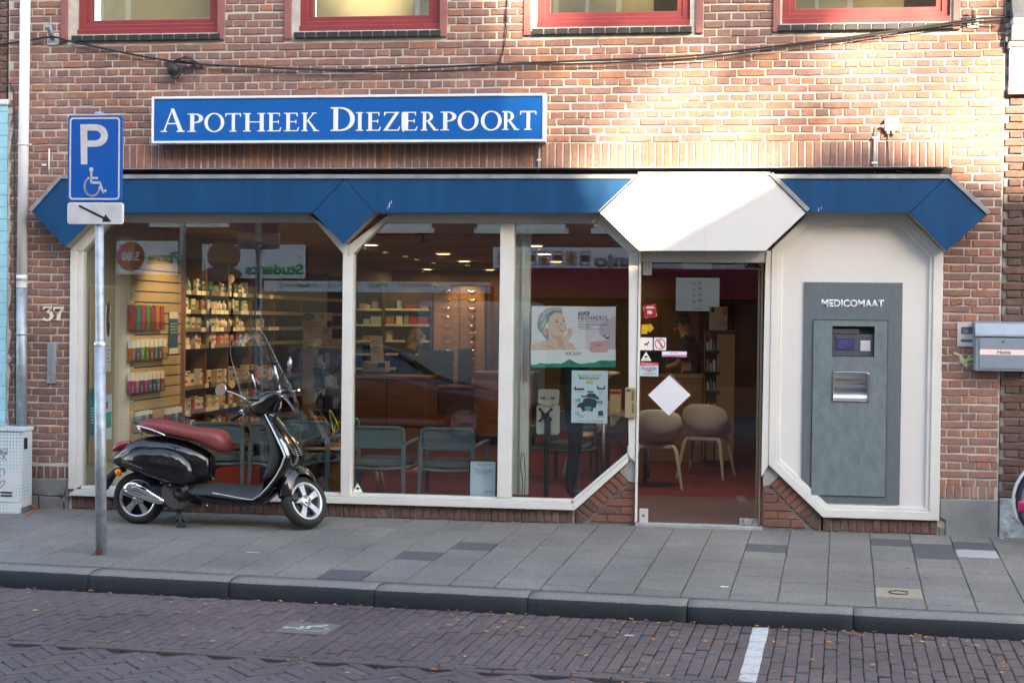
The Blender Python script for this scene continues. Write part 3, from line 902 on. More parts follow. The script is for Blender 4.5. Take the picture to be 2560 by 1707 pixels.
# bottom rail, chamfer, sides and head as separate timber members butted together
def member(name, poly, y0=FY0, y1=FY1, mat=WHITE, par=front, bev=.004):
 return MB().prism(poly, y0, y1).build(name, mat, par, bevel=bev)
G_ = .0012
member('bottom_rail', [(-5.462, ZB), (-1.219, ZB), (-1.234, ZGL - .028), (-5.40, ZGL - .028)], FY0 - .012)
member('glazing_bead', [(-5.36, ZGL - .026), (-3.128, ZGL - .026), (-3.128, ZGL), (-5.352, ZGL)], FY0 + .012)
member('glazing_bead', [(-3.045, ZGL - .026), (-1.246, ZGL - .026), (-1.238, ZGL), (-3.045, ZGL)], FY0 + .012)
member('chamfer_rail', [(-1.2165, ZB), (-.796, .491), (-.796, .540), (-1.2315, ZGL - .026)], FY0 - .010)
member('glazing_bead', [(-1.231, ZGL - .024), (-.797, .542), (-.797, .572), (-1.236, ZGL + .002)], FY0 + .012)
member('side_jamb', [(-5.462, ZGL - .0265), (-5.40, ZGL - .0265), (-5.40, 2.15), (-5.458, 2.152)], FY0)
member('glazing_bead', [(-5.399, ZGL - .025), (-5.352, ZGL - .0), (-5.352, 2.135), (-5.399, 2.155)], FY0 + .014)
member('corner_brace', [(-5.458, 2.1535), (-5.3525, 2.1365), (-5.115, 2.378), (-5.05, 2.47), (-5.14, 2.47)])
member('head_rail', [(-5.113, 2.379), (-3.354, 2.379), (-3.44, 2.47), (-5.05, 2.47)], mat=WHITESH)
member('corner_brace', [(-3.352, 2.377), (-3.128, 2.128), (-3.0845, 2.10), (-3.0845, 2.199), (-3.438, 2.47)])
member('corner_brace', [(-3.0825, 2.10), (-3.043, 2.128), (-2.80, 2.377), (-2.722, 2.47), (-3.0825, 2.199)])
member('head_rail', [(-2.798, 2.379), (-1.064, 2.379), (-1.047, 2.47), (-2.72, 2.47)], mat=WHITESH)
member('corner_brace', [(-1.062, 2.377), (-.812, 2.145), (-.736, 2.172), (-1.045, 2.47)])
member('middle_post', [(-3.128, ZGL - .0255), (-3.045, ZGL - .0255), (-3.043, 2.126), (-3.0835, 2.099), (-3.128, 2.126)], FY0 - .006)
member('white_post', [(-1.842, ZGL + .001), (-1.732, ZGL + .001), (-1.728, 2.377), (-1.840, 2.377)], FY0 + .004)
m = MB()
m.prism([(-1.78, ZGL), (-1.63, ZGL), (-1.63, 2.378), (-1.78, 2.378)], .22, .30)
m.prism([(-1.695, ZGL), (-1.672, ZGL), (-1.672, 2.378), (-1.695, 2.378)], .19, .218)
m.build('inner_column', WHITESH, front, bevel=.004)
m = MB(); m.tube(smooth_path([at(1305, 1130, .17), at(1301, 1165, .17), at(1307, 1205, .17), at(1303, 1243, .17)]), .0035, 6); m.tube(smooth_path([at(1309, 1130, .17), at(1313, 1180, .17), at(1311, 1243, .17)]), .0035, 6)
m.build('loose_cable', BLACK, front)
member('door_jamb', [(-.794, .543), (-.741, .493), (-.733, 2.17), (-.811, 2.144)], FY0)
member('door_edge_trim', [(-.738, .018), (-.722, .018), (-.714, 2.17), (-.730, 2.17)], FY0 - .012, .06)
member('corner_block', [(-.806, .50), (-.742, .494), (-.742, .62), (-.806, .62)], .0, .028)
# panes
member('pane', [(-5.352, ZGL), (-3.128, ZGL), (-3.128, 2.127), (-3.352, 2.378), (-5.115, 2.378), (-5.352, 2.135)], .030, .036, GLASS, bev=0)
member('pane', [(-3.045, ZGL), (-1.842, ZGL), (-1.842, 2.378), (-2.80, 2.378), (-3.045, 2.13)], .030, .036, GLASS, bev=0)
member('pane', [(-1.732, ZGL), (-1.238, ZGL), (-.808, .572), (-.812, 2.145), (-1.062, 2.378), (-1.728, 2.378)], .030, .036, GLASS, bev=0)
# door head
DL, DR = -.722, .245
member('door_head', [(-.729, 2.075), (.262, 2.075), (.262, 2.172), (-.729, 2.172)], -.01, .075, WHITESH)
member('door_jamb', [(.2465, .40), (.300, .497), (.302, 2.171), (.2635, 2.171), (.255, 2.0)], FY0 + .003)
m = MB(); m.box(.205, .222, .05, .10, .02, 2.07); m.box(.226, .243, .02, .07, .0, 2.07)
m.build('door_stop', M('bronze_strip', (.26, .20, .14), .45, metal=.4, var=.15), front, bevel=.003)
# white panelled bay that holds the dispensing machine
cx0, cx1 = .302, 1.603
co = [(.725, ZB), (1.603, ZB), (1.603, 2.17), (1.315, 2.47), (.59, 2.47), (.302, 2.18), (.302, .497)]
ci = [(.748, .165), (1.528, .165), (1.532, 2.135), (1.283, 2.395), (.626, 2.395), (.362, 2.14), (.362, .53)]
cj = [(.765, .195), (1.500, .195), (1.503, 2.120), (1.270, 2.365), (.640, 2.365), (.387, 2.125), (.387, .545)]
m = MB(); m.ring(co, ci, -.035, .06); m.build('bay_frame', WHITE, front, bevel=.005)
m = MB(); m.ring(ci, cj, -.020, .05); m.build('bay_trim', WHITE, front, bevel=.004)
co8 = cj + [(.576, .37)]
ci8 = [(.75, .268), (1.199, .268), (1.199, 1.636), (1.05, 1.636), (.8, 1.636), (.628, 1.636), (.628, .45), (.628, .268)]
m = MB(); m.ring(co8, ci8, .004, .05); m.build('bay_panel', WHITE2, front)
# fascia: blue boards, white hexagon over the door
FF = -.20
def fpoly(*pts, y=FF): return [xz(px, py, y) for px, py in pts]
def board(pts, name, mat, y0=FF, y1=-.002, bev=.0012):
 return MB().prism(fpoly(*pts, y=y0), y0, y0 + .018).build(name, mat, front, bevel=bev)
board([(155, 448), (80, 531), (161, 617), (245, 532), (327, 448)], 'fascia_board', BLUE)
board([(328.5, 448), (246.5, 532), (780, 532), (861, 448)], 'fascia_board', BLUE)
board([(862, 449), (781.5, 532), (857, 610), (936, 532)], 'fascia_board', BLUE)
board([(863.5, 448), (937.5, 532), (1499, 532), (1590, 448)], 'fascia_board', BLUE)
board([(1932, 448), (2014, 532), (2272, 532), (2362, 448)], 'fascia_board', BLUE)
board([(2364.5, 448), (2274.5, 532), (2367, 627), (2467, 538), (2372, 448)], 'fascia_board', BLUE)
board([(1597, 440), (1500, 532), (1598, 627), (1914, 627), (2014, 532), (1924, 440)], 'fascia_panel', WHITE2, FF - .045)
for pts in ([(160, 452), (87, 531), (161, 608), (243, 528), (782, 528), (857, 603), (934, 528), (1497, 528), (1582, 452)], [(1938, 452), (2016, 528), (2276, 528), (2367, 619), (2460, 538), (2366, 452)]):
 MB().prism(fpoly(*pts), FF + .0185, FF + .028).build('fascia_backing', BLUE, front)
# returns under the boards
soff = MB()
def ret(p, q, y0=FF + .019, y1=FY0 - .014, up=.05):
 a, b = xz(*p, FF), xz(*q, FF)
 a, b = Vector((a[0], 0, a[1])), Vector((b[0], 0, b[1]))
 d = (b - a).normalized(); nrm = Vector((-d.z, 0, d.x)) * .012
 v = [a, b, b + nrm, a + nrm]
 soff.add([(p_.x, y0, p_.z) for p_ in v] + [(p_.x, y1, p_.z) for p_ in v], [(0, 1, 2, 3), (7, 6, 5, 4), (0, 4, 5, 1), (1, 5, 6, 2), (2, 6, 7, 3), (3, 7, 4, 0)])
for p, q in (((161, 617), (245, 532)), ((246, 532), (780, 532)), ((781, 532), (857, 609)), ((857, 609), (937, 532)), ((937, 532), (1500, 532)),
             ((1500, 533), (1598, 626)), ((1599, 626), (1914, 626)), ((1914, 626), (2014, 533)), ((2015, 532), (2273, 532)), ((2274, 532), (2367, 626)),
             ((80, 531), (161, 617)), ((2367, 626), (2467, 538))):
 ret(p, q)
soff.build('fascia_soffit', SOFF, front)
# zinc capping on the fascia
cap = MB()
def capb(p, q, y0=FF - .012, y1=.0, h=.033):
 a, b = xz(*p, FF), xz(*q, FF)
 a, b = Vector((a[0], 0, a[1])), Vector((b[0], 0, b[1]))
 d = (b - a).normalized(); nrm = Vector((-d.z, 0, d.x)) * h
 v = [a, b, b + nrm, a + nrm]
 cap.add([(p_.x, y0, p_.z) for p_ in v] + [(p_.x, y1, p_.z) for p_ in v], [(0, 1, 2, 3), (7, 6, 5, 4), (0, 4, 5, 1), (1, 5, 6, 2), (2, 6, 7, 3), (3, 7, 4, 0)])
capb((155, 447), (1592, 447)); capb((79, 531), (155, 446)); capb((1932, 447), (2373, 447)); capb((2372, 447), (2469, 538))
capb((1924, 440), (2016, 531), FF - .058); capb((1596, 439), (1925, 439), FF - .058, h=.022); capb((1499, 531), (1596, 440), FF - .058, h=.010)
cap.build('zinc_capping', ZINC, front)
m = MB()
m.box(-5.1, 1.6, -.19, .0, 2.80, 2.806)
m.build('fascia_top', ZINC, front)
sc = MB()
for (x, y, s) in ((973, 513, 1), (978, 505, .7), (969, 520, .6), (2046, 524, .7), (2053, 520, .5)):
 a = at(x, y, FF - .0006); sc.add([a + Vector((-.004 * s, 0, -.016 * s)), a + Vector((.003 * s, 0, -.02 * s)), a + Vector((.007 * s, 0, .018 * s)), a + Vector((.001 * s, 0, .02 * s))], [(0, 1, 2, 3)])
sc.build('paint_scratch', REFLW, front, fix=False)
seam = MB()
for px, y0, y1 in ((1762, 442, 625), (1640, 442, 625)):
 a, b = at(px, y1, FF - .045), at(px, y0, FF - .045); seam.box(a.x - .0012, a.x + .0012, FF - .0456, FF - .0449, a.z, b.z)
seam.build('panel_seam', M('seam_grey', (.48, .48, .46), .6), front)
scw = MB()
for px, py in ((1530, 520), (1605, 450), (1915, 450), (1990, 520), (1605, 615), (1905, 615), (1755, 450), (1768, 450), (1755, 615), (1768, 615)):
 a = at(px, py, FF - .046); scw.cyl(a, a + Vector((0, .002, 0)), .005, 8)
scw.build('panel_screw', M('screw_pale', (.5, .5, .48), .4, metal=.4), front)
# threshold
m = MB().box(-.735, .262, -.02, .09, -.05, .008); m.build('threshold', CONCL, front, bevel=.004)
# glass door leaf
door = thing('glass_door', 'frameless glass door full of small stickers, with the red carpet behind it', 'door', (DR - .01, .05, 0))
MB().box(DL + .004, .203, .062, .072, .014, 2.066).build('pane', GLASSD, door)
def dbox(name, px, y0, y1, mat, par=door, bev=.004):
 a, b = at(px[0], px[3], y0), at(px[2], px[1], y0)
 return MB().box(a.x, b.x, y0, y1, a.z, b.z).build(name, mat, par, bevel=bev)
lk = dbox('lock_plate', (1598, 1272, 1620, 1306), .045, .085, ALU)
p_ = at(1608, 1288, .043); MB().cyl(p_, p_ + Vector((0, .006, 0)), .012).build('key_hole', SATIN, lk)
dbox('hinge_patch', (1849, 1297, 1898, 1312), .045, .085, M('worn_black_hinge', (.04, .045, .05), .45, var=.9, scale=40, tint=(.3, .3, .3)))
hp = dbox('hinge_patch', (1861, 655, 1908, 670), .045, .085, BLACK)
for px in (1866, 1900):
 a = at(px, 662, .043); MB().cyl(a, a + Vector((0, .004, 0)), .006).build('screw', ALU, hp)
# bolt plate top left and closer bracket
lp = dbox('lock_plate', (1607, 655, 1629, 688), .045, .085, ALU)
a = at(1618, 672, .043); MB().cyl(a, a + Vector((0, .006, 0)), .011).build('key_hole', SATIN, lp)
dc = thing('door_closer', 'flat grey box under the door head with black end pieces', 'door closer', at(1742, 674, .13))
dbox('body', (1706, 650, 1779, 673), .12, .17, M('closer_grey', (.33, .34, .35), .4, metal=.3), dc)
dbox('end_piece', (1691, 662, 1705.5, 673), .125, .17, BLACK, dc); dbox('end_piece', (1779.5, 662, 1794, 673), .125, .17, BLACK, dc)
# brass coloured handle plate DEUR OPEN
BRASS = M('gold_anodised_plate', (.50, .40, .22), .35, metal=.45, var=.08)
h = thing('door_opener_plate', 'gold coloured plate reading DEUR OPEN on the white door jamb', 'sign', at(1576, 1046, -.05))
a, b = at(1562, 1044, -.055), at(1590, 969, -.055)
MB().prism(rrect(a.x, b.x, a.z, b.z, .006), -.058, -.032).build('plate', BRASS, h, bevel=.003)
LET = M('black_lettering', (.012, .012, .014), .5)
for i, ch in enumerate('DEUR OPEN'):
 if ch == ' ': continue
 yy = 976.5 + i * 6.3
 text(ch, 'lettering', LET, h, (1579.6, yy, 1584.6, yy + 5.2), -.0585, depth=.0006, bold=.03)
MB().box(at(1566, 973, -.06).x, at(1577, 973, -.06).x, -.0595, -.058, at(1570, 979, -.06).z, at(1570, 973, -.06).z).build('push_button', SATIN, h)
# =================================================================== DISPENSING MACHINE
med = thing('dispensing_machine', 'dark steel wall machine with a small screen, keypad and chrome tray', 'dispenser', at(2130, 1262, 0))
MX0, MX1, MZ0, MZ1 = .557, 1.306, .212, 1.928
MB().ring([(.72, .212), (1.306, .212), (1.306, 1.928), (1.1, 1.928), (.8, 1.928), (.557, 1.928), (.557, .385), (.6385, .2985)],
          [(.74, .268), (1.199, .268), (1.199, 1.636), (1.05, 1.636), (.8, 1.636), (.628, 1.636), (.628, .40), (.628, .268)], -.010, .0035).build('steel_plate', STEEL, med, bevel=.002)
MB().box(.50, 1.30, .12, .14, .20, 1.75).build('rear_casing', BLACK, med)
d0, d1 = at(2042, 1239, -.02), at(2219, 799, -.02)
dx0, dx1, dz0, dz1 = .632, 1.195, .272, 1.632
# door with two recesses cut out (built from strips round the openings)
sx0, sx1, sz0, sz1 = .777, 1.098, 1.352, 1.588
tx0, tx1, tz0, tz1 = .778, 1.063, 1.000, 1.236
dm = MB()
yf, yb = -.022, .0
for (x0, x1, z0, z1) in ((dx0, dx1, sz1, dz1), (dx0, sx0, sz0, sz1), (sx1, dx1, sz0, sz1), (dx0, dx1, tz1, sz0), (dx0, tx0, tz0, tz1), (tx1, dx1, tz0, tz1), (dx0, dx1, dz0, tz0)):
 dm.box(x0, x1, yf, yb, z0, z1)
dm.build('door', STEELP, med)
kd = MB().box(sx0 - .004, sx1 + .004, .040, .05, sz0 - .004, sz1 + .004)
rec = kd.build('screen_recess', BLACKM, med)
STEELD = M('recess_steel', (.085, .105, .12), .5, metal=.3, var=.15, scale=12)
MB().box(sx0 + .002, sx1 - .002, .012, .0395, sz0 + .002, sz1 - .062).build('console_panel', STEELD, rec, bevel=.004)
MB().box(sx0 + .002, sx0 + .205, .006, .0395, sz1 - .0615, sz1 - .022).build('console_hood', STEELD, rec, bevel=.004)
MB().box(.803, .952, .0085, .0119, 1.400, 1.520).build('screen_bezel', M('screen_bezel_grey', (.07, .085, .10), .4), rec, bevel=.002)
scr = MB().box(.806, .949, .0072, .0084, 1.404, 1.492).build('screen', M('idle_screen_blue', (.055, .055, .16), .18, coat=.5), rec)
for k in range(4):
 MB().box(.826, .826 + (.10, .07, .09, .05)[k], +.0066, .0071, 1.472 - k * .016, 1.476 - k * .016).build('screen_line', M('screen_text', (.13, .13, .28), .4), rec)
kp_ = MB().box(.994, 1.070, .008, .0119, 1.396, 1.478).build('keypad', M('keypad_white', (.68, .69, .70), .4), rec, bevel=.002)
for ky in range(4):
 for kx in range(4):
  MB().box(.9985 + kx * .0178, 1.0125 + kx * .0178, +.0055, .008, 1.4005 + ky * .0192, 1.4155 + ky * .0192).build('key', M('key_grey', (.52, .54, .57), .45), kp_)
tr = MB()
ringo = rrect(tx0 + .002, tx1 - .002, tz0 + .002, tz1 - .002, .018); ringi = rrect(tx0 + .014, tx1 - .014, tz0 + .014, tz1 - .014, .012)
tr.ring(ringo, ringi, -.030, -.012)
tray = tr.build('tray', SATIN, med, bevel=.002)
cv = MB(); prof = []
for k in range(13):
 t = k / 12; ang = math.radians(-18 + 140 * t)
 prof.append((.075 - .085 * math.sin(ang) * (.55 if t < .2 else 1) + (.0 if t < .9 else 0), tz1 - .016 - (tz1 - tz0 - .032) * t))
prof = [(.06, tz1 - .014), (.085, tz1 - .05), (.088, tz1 - .09), (.06, tz1 - .13), (.022, tz1 - .165), (.0, tz1 - .19), (-.008, tz0 + .022), (-.004, tz0 + .014)]
sp = smooth_path([(0, a_, b_) for a_, b_ in prof], 4)
cv.add([(tx0 + .012, p.y, p.z) for p in sp] + [(tx1 - .012, p.y, p.z) for p in sp], [(i, i + 1, i + 1 + len(sp), i + len(sp)) for i in range(len(sp) - 1)], True)
for xx in (tx0 + .012, tx1 - .012):
 cv.add([(xx, .10, tz1 - .012), (xx, -.012, tz1 - .012), (xx, -.012, tz0 + .012), (xx, .10, tz0 + .012)], [(0, 1, 2, 3)])
cv.build('tray_curve', M('tray_satin', (.62, .63, .64), .36, metal=1), tray, fix=False)
# stencil lettering MEDICOMAAT
la = at(2054, 770.5, -.0105); lb = at(2214.5, 750.5, -.0105)
me = text_mesh('MEDICOMAAT', .692, 1.166, 1.736, 1.795, -.0130, depth=.001, bold=.03)
link('lettering', me, med, M('stencil_white', (.74, .76, .77), .5))
# =================================================================== SIGN BOX
sg = thing('sign_box', 'long blue light box sign with white serif capitals above the fascia', 'shop sign', at(875, 300, -.1))
SY = -.17
a, b = at(377.5, 359.5, SY), at(1362, 240, SY)
bx0, bx1, bz0, bz1 = a.x, at(1362, 300, SY).x, a.z, at(1362, 233, SY).z
bx1 = at(1364, 300, SY).x
m = MB(); m.ring([(bx0, bz0), (bx1, bz0), (bx1, bz1), (bx0, bz1)], [(bx0 + .019, bz0 + .021), (bx1 - .026, bz0 + .021), (bx1 - .026, bz1 - .021), (bx0 + .019, bz1 - .021)], SY, SY + .03)
m.box(bx0 + .006, bx1 - .006, SY + .0301, -.02, bz0 + .006, bz1 - .006)
m.build('housing', SIGNW, sg, bevel=.006)
MB().box(bx0 + .0195, bx1 - .0265, SY + .012, SY + .02, bz0 + .0215, bz1 - .0215).build('sign_face', SIGNB, sg)
# hand drawn serif capitals: strokes on a unit cap height
def serif_glyph(ch):
 """polygons of a roman capital, cap height 1; returns (polygons, width)"""
 T, t, s = .165, .068, .055       # thick stem, thin stroke, serif height
 def stem(x, w=T): return [(x, 0), (x + w, 0), (x + w, 1), (x, 1)]
 def ser(x0, x1, z): return [(x0, z), (x1, z), (x1, z + s), (x0, z + s)]
 def bar(a, b, wa, wb=None):
  wb = wa if wb is None else wb
  return [(a[0] - wa / 2, a[1]), (a[0] + wa / 2, a[1]), (b[0] + wb / 2, b[1]), (b[0] - wb / 2, b[1])]
 def arc(cx, cz, rx, rz, a0, a1, to, ti, n=14):
  o, i = [], []
  for k in range(n + 1):
   a_ = math.radians(a0 + (a1 - a0) * k / n)
   w = ti + (to - ti) * abs(math.cos(a_)) ** 1.5
   o.append((cx + rx * math.cos(a_), cz + rz * math.sin(a_))); i.append((cx + (rx - w) * math.cos(a_), cz + (rz - w) * math.sin(a_)))
  return [[o[k], o[k + 1], i[k + 1], i[k]] for k in range(n)]
 if ch == 'A': return [bar((.10, 0), (.44, 1), t * 1.1, t * .6), bar((.80, 0), (.44, 1.0), T * 1.05, T * .8), [(.2, .33), (.70, .33), (.685, .385), (.22, .385)], ser(-.03, .23, 0), ser(.62, .94, 0)], .91
 if ch == 'P': return [stem(.1), ser(0, .34, 0), ser(0, .3, 1 - s)] + arc(.30, .735, .32, .265, -90, 90, T, t) + [[(.2, .47), (.31, .47), (.31, .525), (.2, .525)], [(.2, .945), (.31, .945), (.31, 1), (.2, 1)]], .66
 if ch == 'O': return arc(.5, .5, .5, .53, 0, 360, T * 1.05, t, 28), 1.0
 if ch == 'T': return [stem(.33), ser(.22, .58, 0), [(.0, 1 - t), (.8, 1 - t), (.8, 1), (.0, 1)], [(0, .8), (.035, .8), (.06, 1 - t), (0, 1)], [(.8, .8), (.765, .8), (.74, 1 - t), (.8, 1)]], .8
 if ch == 'H': return [stem(.1), stem(.70), ser(0, .33, 0), ser(0, .33, 1 - s), ser(.6, .93, 0), ser(.6, .93, 1 - s), [(.23, .49), (.7, .49), (.7, .545), (.23, .545)]], .93
 if ch == 'E': return [stem(.1), ser(0, .3, 0), ser(0, .3, 1 - s), [(.2, 0), (.62, 0), (.68, .22), (.64, .22), (.57, .055), (.2, .055)], [(.2, 1), (.6, 1), (.61, .8), (.575, .8), (.54, .945), (.2, .945)], [(.2, .49), (.5, .49), (.52, .42), (.55, .42), (.55, .62), (.52, .62), (.5, .545), (.2, .545)]], .68
 if ch == 'K': return [stem(.1), ser(0, .33, 0), ser(0, .33, 1 - s), [(.22, .5), (.29, .5), (.68, .96), (.60, .96)], [(.30, .56), (.40, .60), (.86, .0), (.69, .0)], ser(.62, .94, 0), ser(.54, .80, 1 - s)], .90
 if ch == 'D': return [stem(.1), ser(0, .3, 0), ser(0, .3, 1 - s)] + arc(.36, .5, .5, .5, -90, 90, T, t, 16) + [[(.2, 0), (.37, 0), (.37, .055), (.2, .055)], [(.2, .945), (.37, .945), (.37, 1), (.2, 1)]], .88
 if ch == 'I': return [stem(.1), ser(0, .34, 0), ser(0, .34, 1 - s)], .34
 if ch == 'Z': return [[(.02, 0), (.70, 0), (.76, .22), (.72, .22), (.65, .055), (.2, .055)], [(.06, 1), (.72, 1), (.54, .945), (.14, .945), (.08, .8), (.045, .8)], [(.02, 0), (.20, .04), (.72, 1), (.55, .97)]], .76
 if ch == 'R': return serif_glyph('P')[0] + [[(.30, .50), (.44, .50), (.84, 0), (.66, 0)], ser(.64, .90, 0)], .86
 return [], .4
zb, zs_, zh = at(860, 327.5, SY).z, at(860, 281, SY).z, at(860, 268, SY).z
LETPX = [('A', 400.6, 460.5)] + [(c_, x0 / 2.7035, x1 / 2.7035) for c_, x0, x1 in (('P', 1265, 1370), ('O', 1378, 1513), ('T', 1520, 1625), ('H', 1640, 1790), ('E', 1803, 1900), ('E', 1917, 2020), ('K', 2035, 2155))] + [(c_, 850 + x0 / 2.7035, 850 + x1 / 2.7035) for c_, x0, x1 in (('D', -66, 98), ('I', 105, 155), ('E', 175, 275), ('Z', 290, 405), ('E', 418, 523), ('R', 545, 664), ('P', 678, 785), ('O', 793, 935), ('O', 950, 1092), ('R', 1095, 1210), ('T', 1215, 1325))]
for i, (ch, p0, p1) in enumerate(LETPX):
 polys, wd_ = serif_glyph(ch)
 xs_ = [q[0] for pl in polys for q in pl]
 h_ = (zh if i in (0, 8) else zs_) - zb
 X0, X1 = at(p0, 300, SY).x, at(p1, 300, SY).x
 m = MB()
 for k, pl in enumerate(polys):
  m.prism([(X0 + (px - min(xs_)) / (max(xs_) - min(xs_)) * (X1 - X0), zb + pz * h_) for px, pz in pl], SY + .0107 - .00004 * k, SY + .0119)
 m.build('letter', SIGNW, sg)
# damaged patch on the sign face between Z and E
m = MB(); m.prism(P((1004, 283), (1019, 281), (1018, 322), (1012, 325), (1008, 331), (1004, 323), y=SY + .01), SY + .0100, SY + .0118); m.build('white_patch', SIGNW, sg)
# =================================================================== SMALL THINGS ON THE WALL
# grey conduit from the sign box
t_ = thing('conduit', 'short grey cable conduit running from sign box corner to fascia', 'conduit', at(1347, 430, -.02))
MB().cyl(at(1348, 370, -.025), at(1346, 432, -.025), .0085, 10).build('pipe', M('pvc_grey', (.38, .40, .41), .5), t_)
MB().obox(at(1347.5, 401, -.022), (.034, .03, .016)).build('clip', SIGNW, t_, bevel=.003)
MB().tube(smooth_path([at(1346, 432, -.025), at(1346, 437, -.03), at(1350, 441, -.06), at(1354, 443, -.09)]), .004, 6).build('cable', M('pvc_grey', (.4, .4, .4)), t_)
# white junction box with two conduits
jb = thing('junction_box', 'white square electrical box with two cables, on sunlit brick', 'junction box', at(2229, 310, 0))
a, b = at(2212, 327, -.05), at(2246, 295, -.05)
MB().prism(rrect(a.x, b.x, a.z, b.z, .008), -.05, -.003).build('box', M('pvc_white', (.74, .74, .70), .4), jb, bevel=.004)
for px, py in ((2216, 299), (2242, 299), (2216, 323), (2242, 323)):
 c = at(px, py, -.0505); MB().cyl(c, c + Vector((0, .003, 0)), .005, 8).build('screw', M('screw_grey', (.12, .12, .12), .5, metal=.5), jb)
for px in (2220, 2233):
 MB().cyl(at(px, 327, -.027), at(px, 336, -.027), .014, 10).build('gland', M('gland_cream', (.55, .54, .46), .5), jb)
MB().cyl(at(2211, 316, -.027), at(2203, 317, -.027), .012, 10).build('gland', M('gland_cream', (.55, .54, .46), .5), jb)
MB().tube(smooth_path([at(2204, 317, -.027), at(2192, 320, -.025), at(2187, 332, -.022), at(2186.5, 345, -.02)]), .0055, 8).build('cable', M('cable_grey', (.22, .22, .20), .6), jb)
MB().cyl(at(2187.5, 342, -.02), at(2185, 423, -.02), .0105, 10).build('conduit_pipe', M('pvc_greengrey', (.40, .44, .42), .5), jb)
for py in (345, 408):
 MB().obox(at(2187.5 - (py - 345) * .02, py, -.018), (.045, .034, .014)).build('clip', SIGNW, jb, bevel=.003)
MB().tube(smooth_path([at(2221, 335, -.02), at(2222, 370, -.012), at(2224, 410, -.012), at(2230, 424, -.014), at(2252, 429, -.04), at(2277, 432, -.06)]), .0048, 8).build('cable', M('cable_grey', (.22, .22, .20), .6), jb)
MB().tube([at(2185.5, 422, -.02), at(2186, 434, -.03), at(2187, 441, -.06)], .005, 8).build('cable', M('cable_grey', (.22, .22, .20), .6), jb)
# overhead street cable between two wall brackets
def bracket(c0, tip, label, sunny):
 t = thing('wall_bracket', label, 'bracket', at(c0[0], c0[1], 0), group='cable brackets')
 a, b = at(c0[0] - 15, c0[1] + 15, -.012), at(c0[0] + 15, c0[1] - 15, -.012)
 MB().prism(rrect(a.x, b.x, a.z, b.z, .012), -.012, -.001).build('plate', ALU, t, bevel=.002)
 c = at(*c0, -.01); e = at(*tip, -.10)
 m = MB(); m.tube([c, c.lerp(e, .55), e], [.020, .020, .024], 12); m.lathe([(.025, -.004), (.027, .004), (.020, .006)], 12, Matrix.Translation(e) @ (e - c).to_track_quat('Z', 'Y').to_matrix().to_4x4())
 m.build('peg', M('old_brass_peg', (.34, .31, .24), .5, metal=.5, var=.2) if sunny else GALV, t)
 for dx, dy in ((-11, -11), (11, -11), (-11, 11), (11, 11)):
  q = at(c0[0] + dx, c0[1] + dy, -.0125); MB().cyl(q, q + Vector((0, .002, 0)), .004, 8).build('screw', BLACK, t)
 return t
bracket((2433, 55), (2437, 23), 'square wall bracket with slanted peg by white cornice, in the sun', True)
bracket((132, 98), (121, 65), 'square wall bracket with slanted peg beside the white downpipe', False)
CAB = M('black_cable', (.016, .017, .018), .55)
cbl = thing('street_cable', 'black cables sagging across the facade above the sign box', 'cable', at(1200, 165, -.03))
def cab(pts, r, y=-.04, name='cable', par=None):
 MB().tube(smooth_path([at(px, py, yy) for px, py, yy in [(p[0], p[1], p[2] if len(p) > 2 else y) for p in pts]], 8), r, 6).build(name, CAB, par or cbl)
cab([(-40, 119), (0, 112.5), (60, 104), (128, 93, -.05), (168, 102), (260, 122), (350, 140), (440, 155), (530, 163), (640, 168), (760, 173), (850, 175), (1000, 172), (1230, 162), (1440, 153), (1700, 142), (1900, 121), (2100, 96), (2300, 68), (2432, 49, -.05), (2510, 43), (2560, 38)], .0085)
cab([(530, 163), (700, 172), (860, 178), (1030, 180), (1180, 174), (1240, 163), (1500, 158), (1760, 144), (1950, 120), (2150, 93), (2330, 68), (2431, 55, -.05), (2500, 56)], .006, -.055)
dr = thing('drop_cable', 'thin black cable hanging down from above to the sagging street cables', 'cable', at(1255, 100, -.02))
cab([(1268, -60), (1267, 0), (1265, 40), (1262, 80), (1256, 130), (1243, 160)], .0042, -.02, 'cable', dr)
cab([(1271, -60), (1268, 5), (1263, 42), (1266, 80), (1258, 128), (1246, 161)], .0035, -.026, 'cable', dr)
MB().ell(at(1265.5, 42, -.024), (.012, .012, .05)).build('splice', CAB, dr)
cam_t = thing('cable_splice', 'black round junction and tangle of loops hanging on the street cable', 'cable junction', at(437, 175, -.07))
MB().ell(at(434, 174, -.075), (.052, .045, .055)).build('dome', CAB, cam_t)
tg = MB()
for k in range(5):
 pts = [at(445 + 36 * math.cos(a_ + k) * (1 - .08 * k) + 5 * k, 163 + (9 + 3 * k) * math.sin(a_ + k), -.06 - .006 * k) for a_ in [i * .7 for i in range(10)]]
 tg.tube(smooth_path(pts, 4), .004, 5)
for k in range(4):
 tg.tube(smooth_path([at(470 + 8 * k, 160, -.05), at(485 + 7 * k, 152 + 5 * k, -.06), at(505, 168 + 2 * k, -.055), at(500 - 5 * k, 170, -.05)], 5), .0045, 5)
tg.tube(smooth_path([at(428, 190, -.06), at(433, 197, -.06), at(446, 192, -.06), at(462, 172, -.055)], 6), .005, 6)
tg.build('cable_loops', CAB, cam_t)
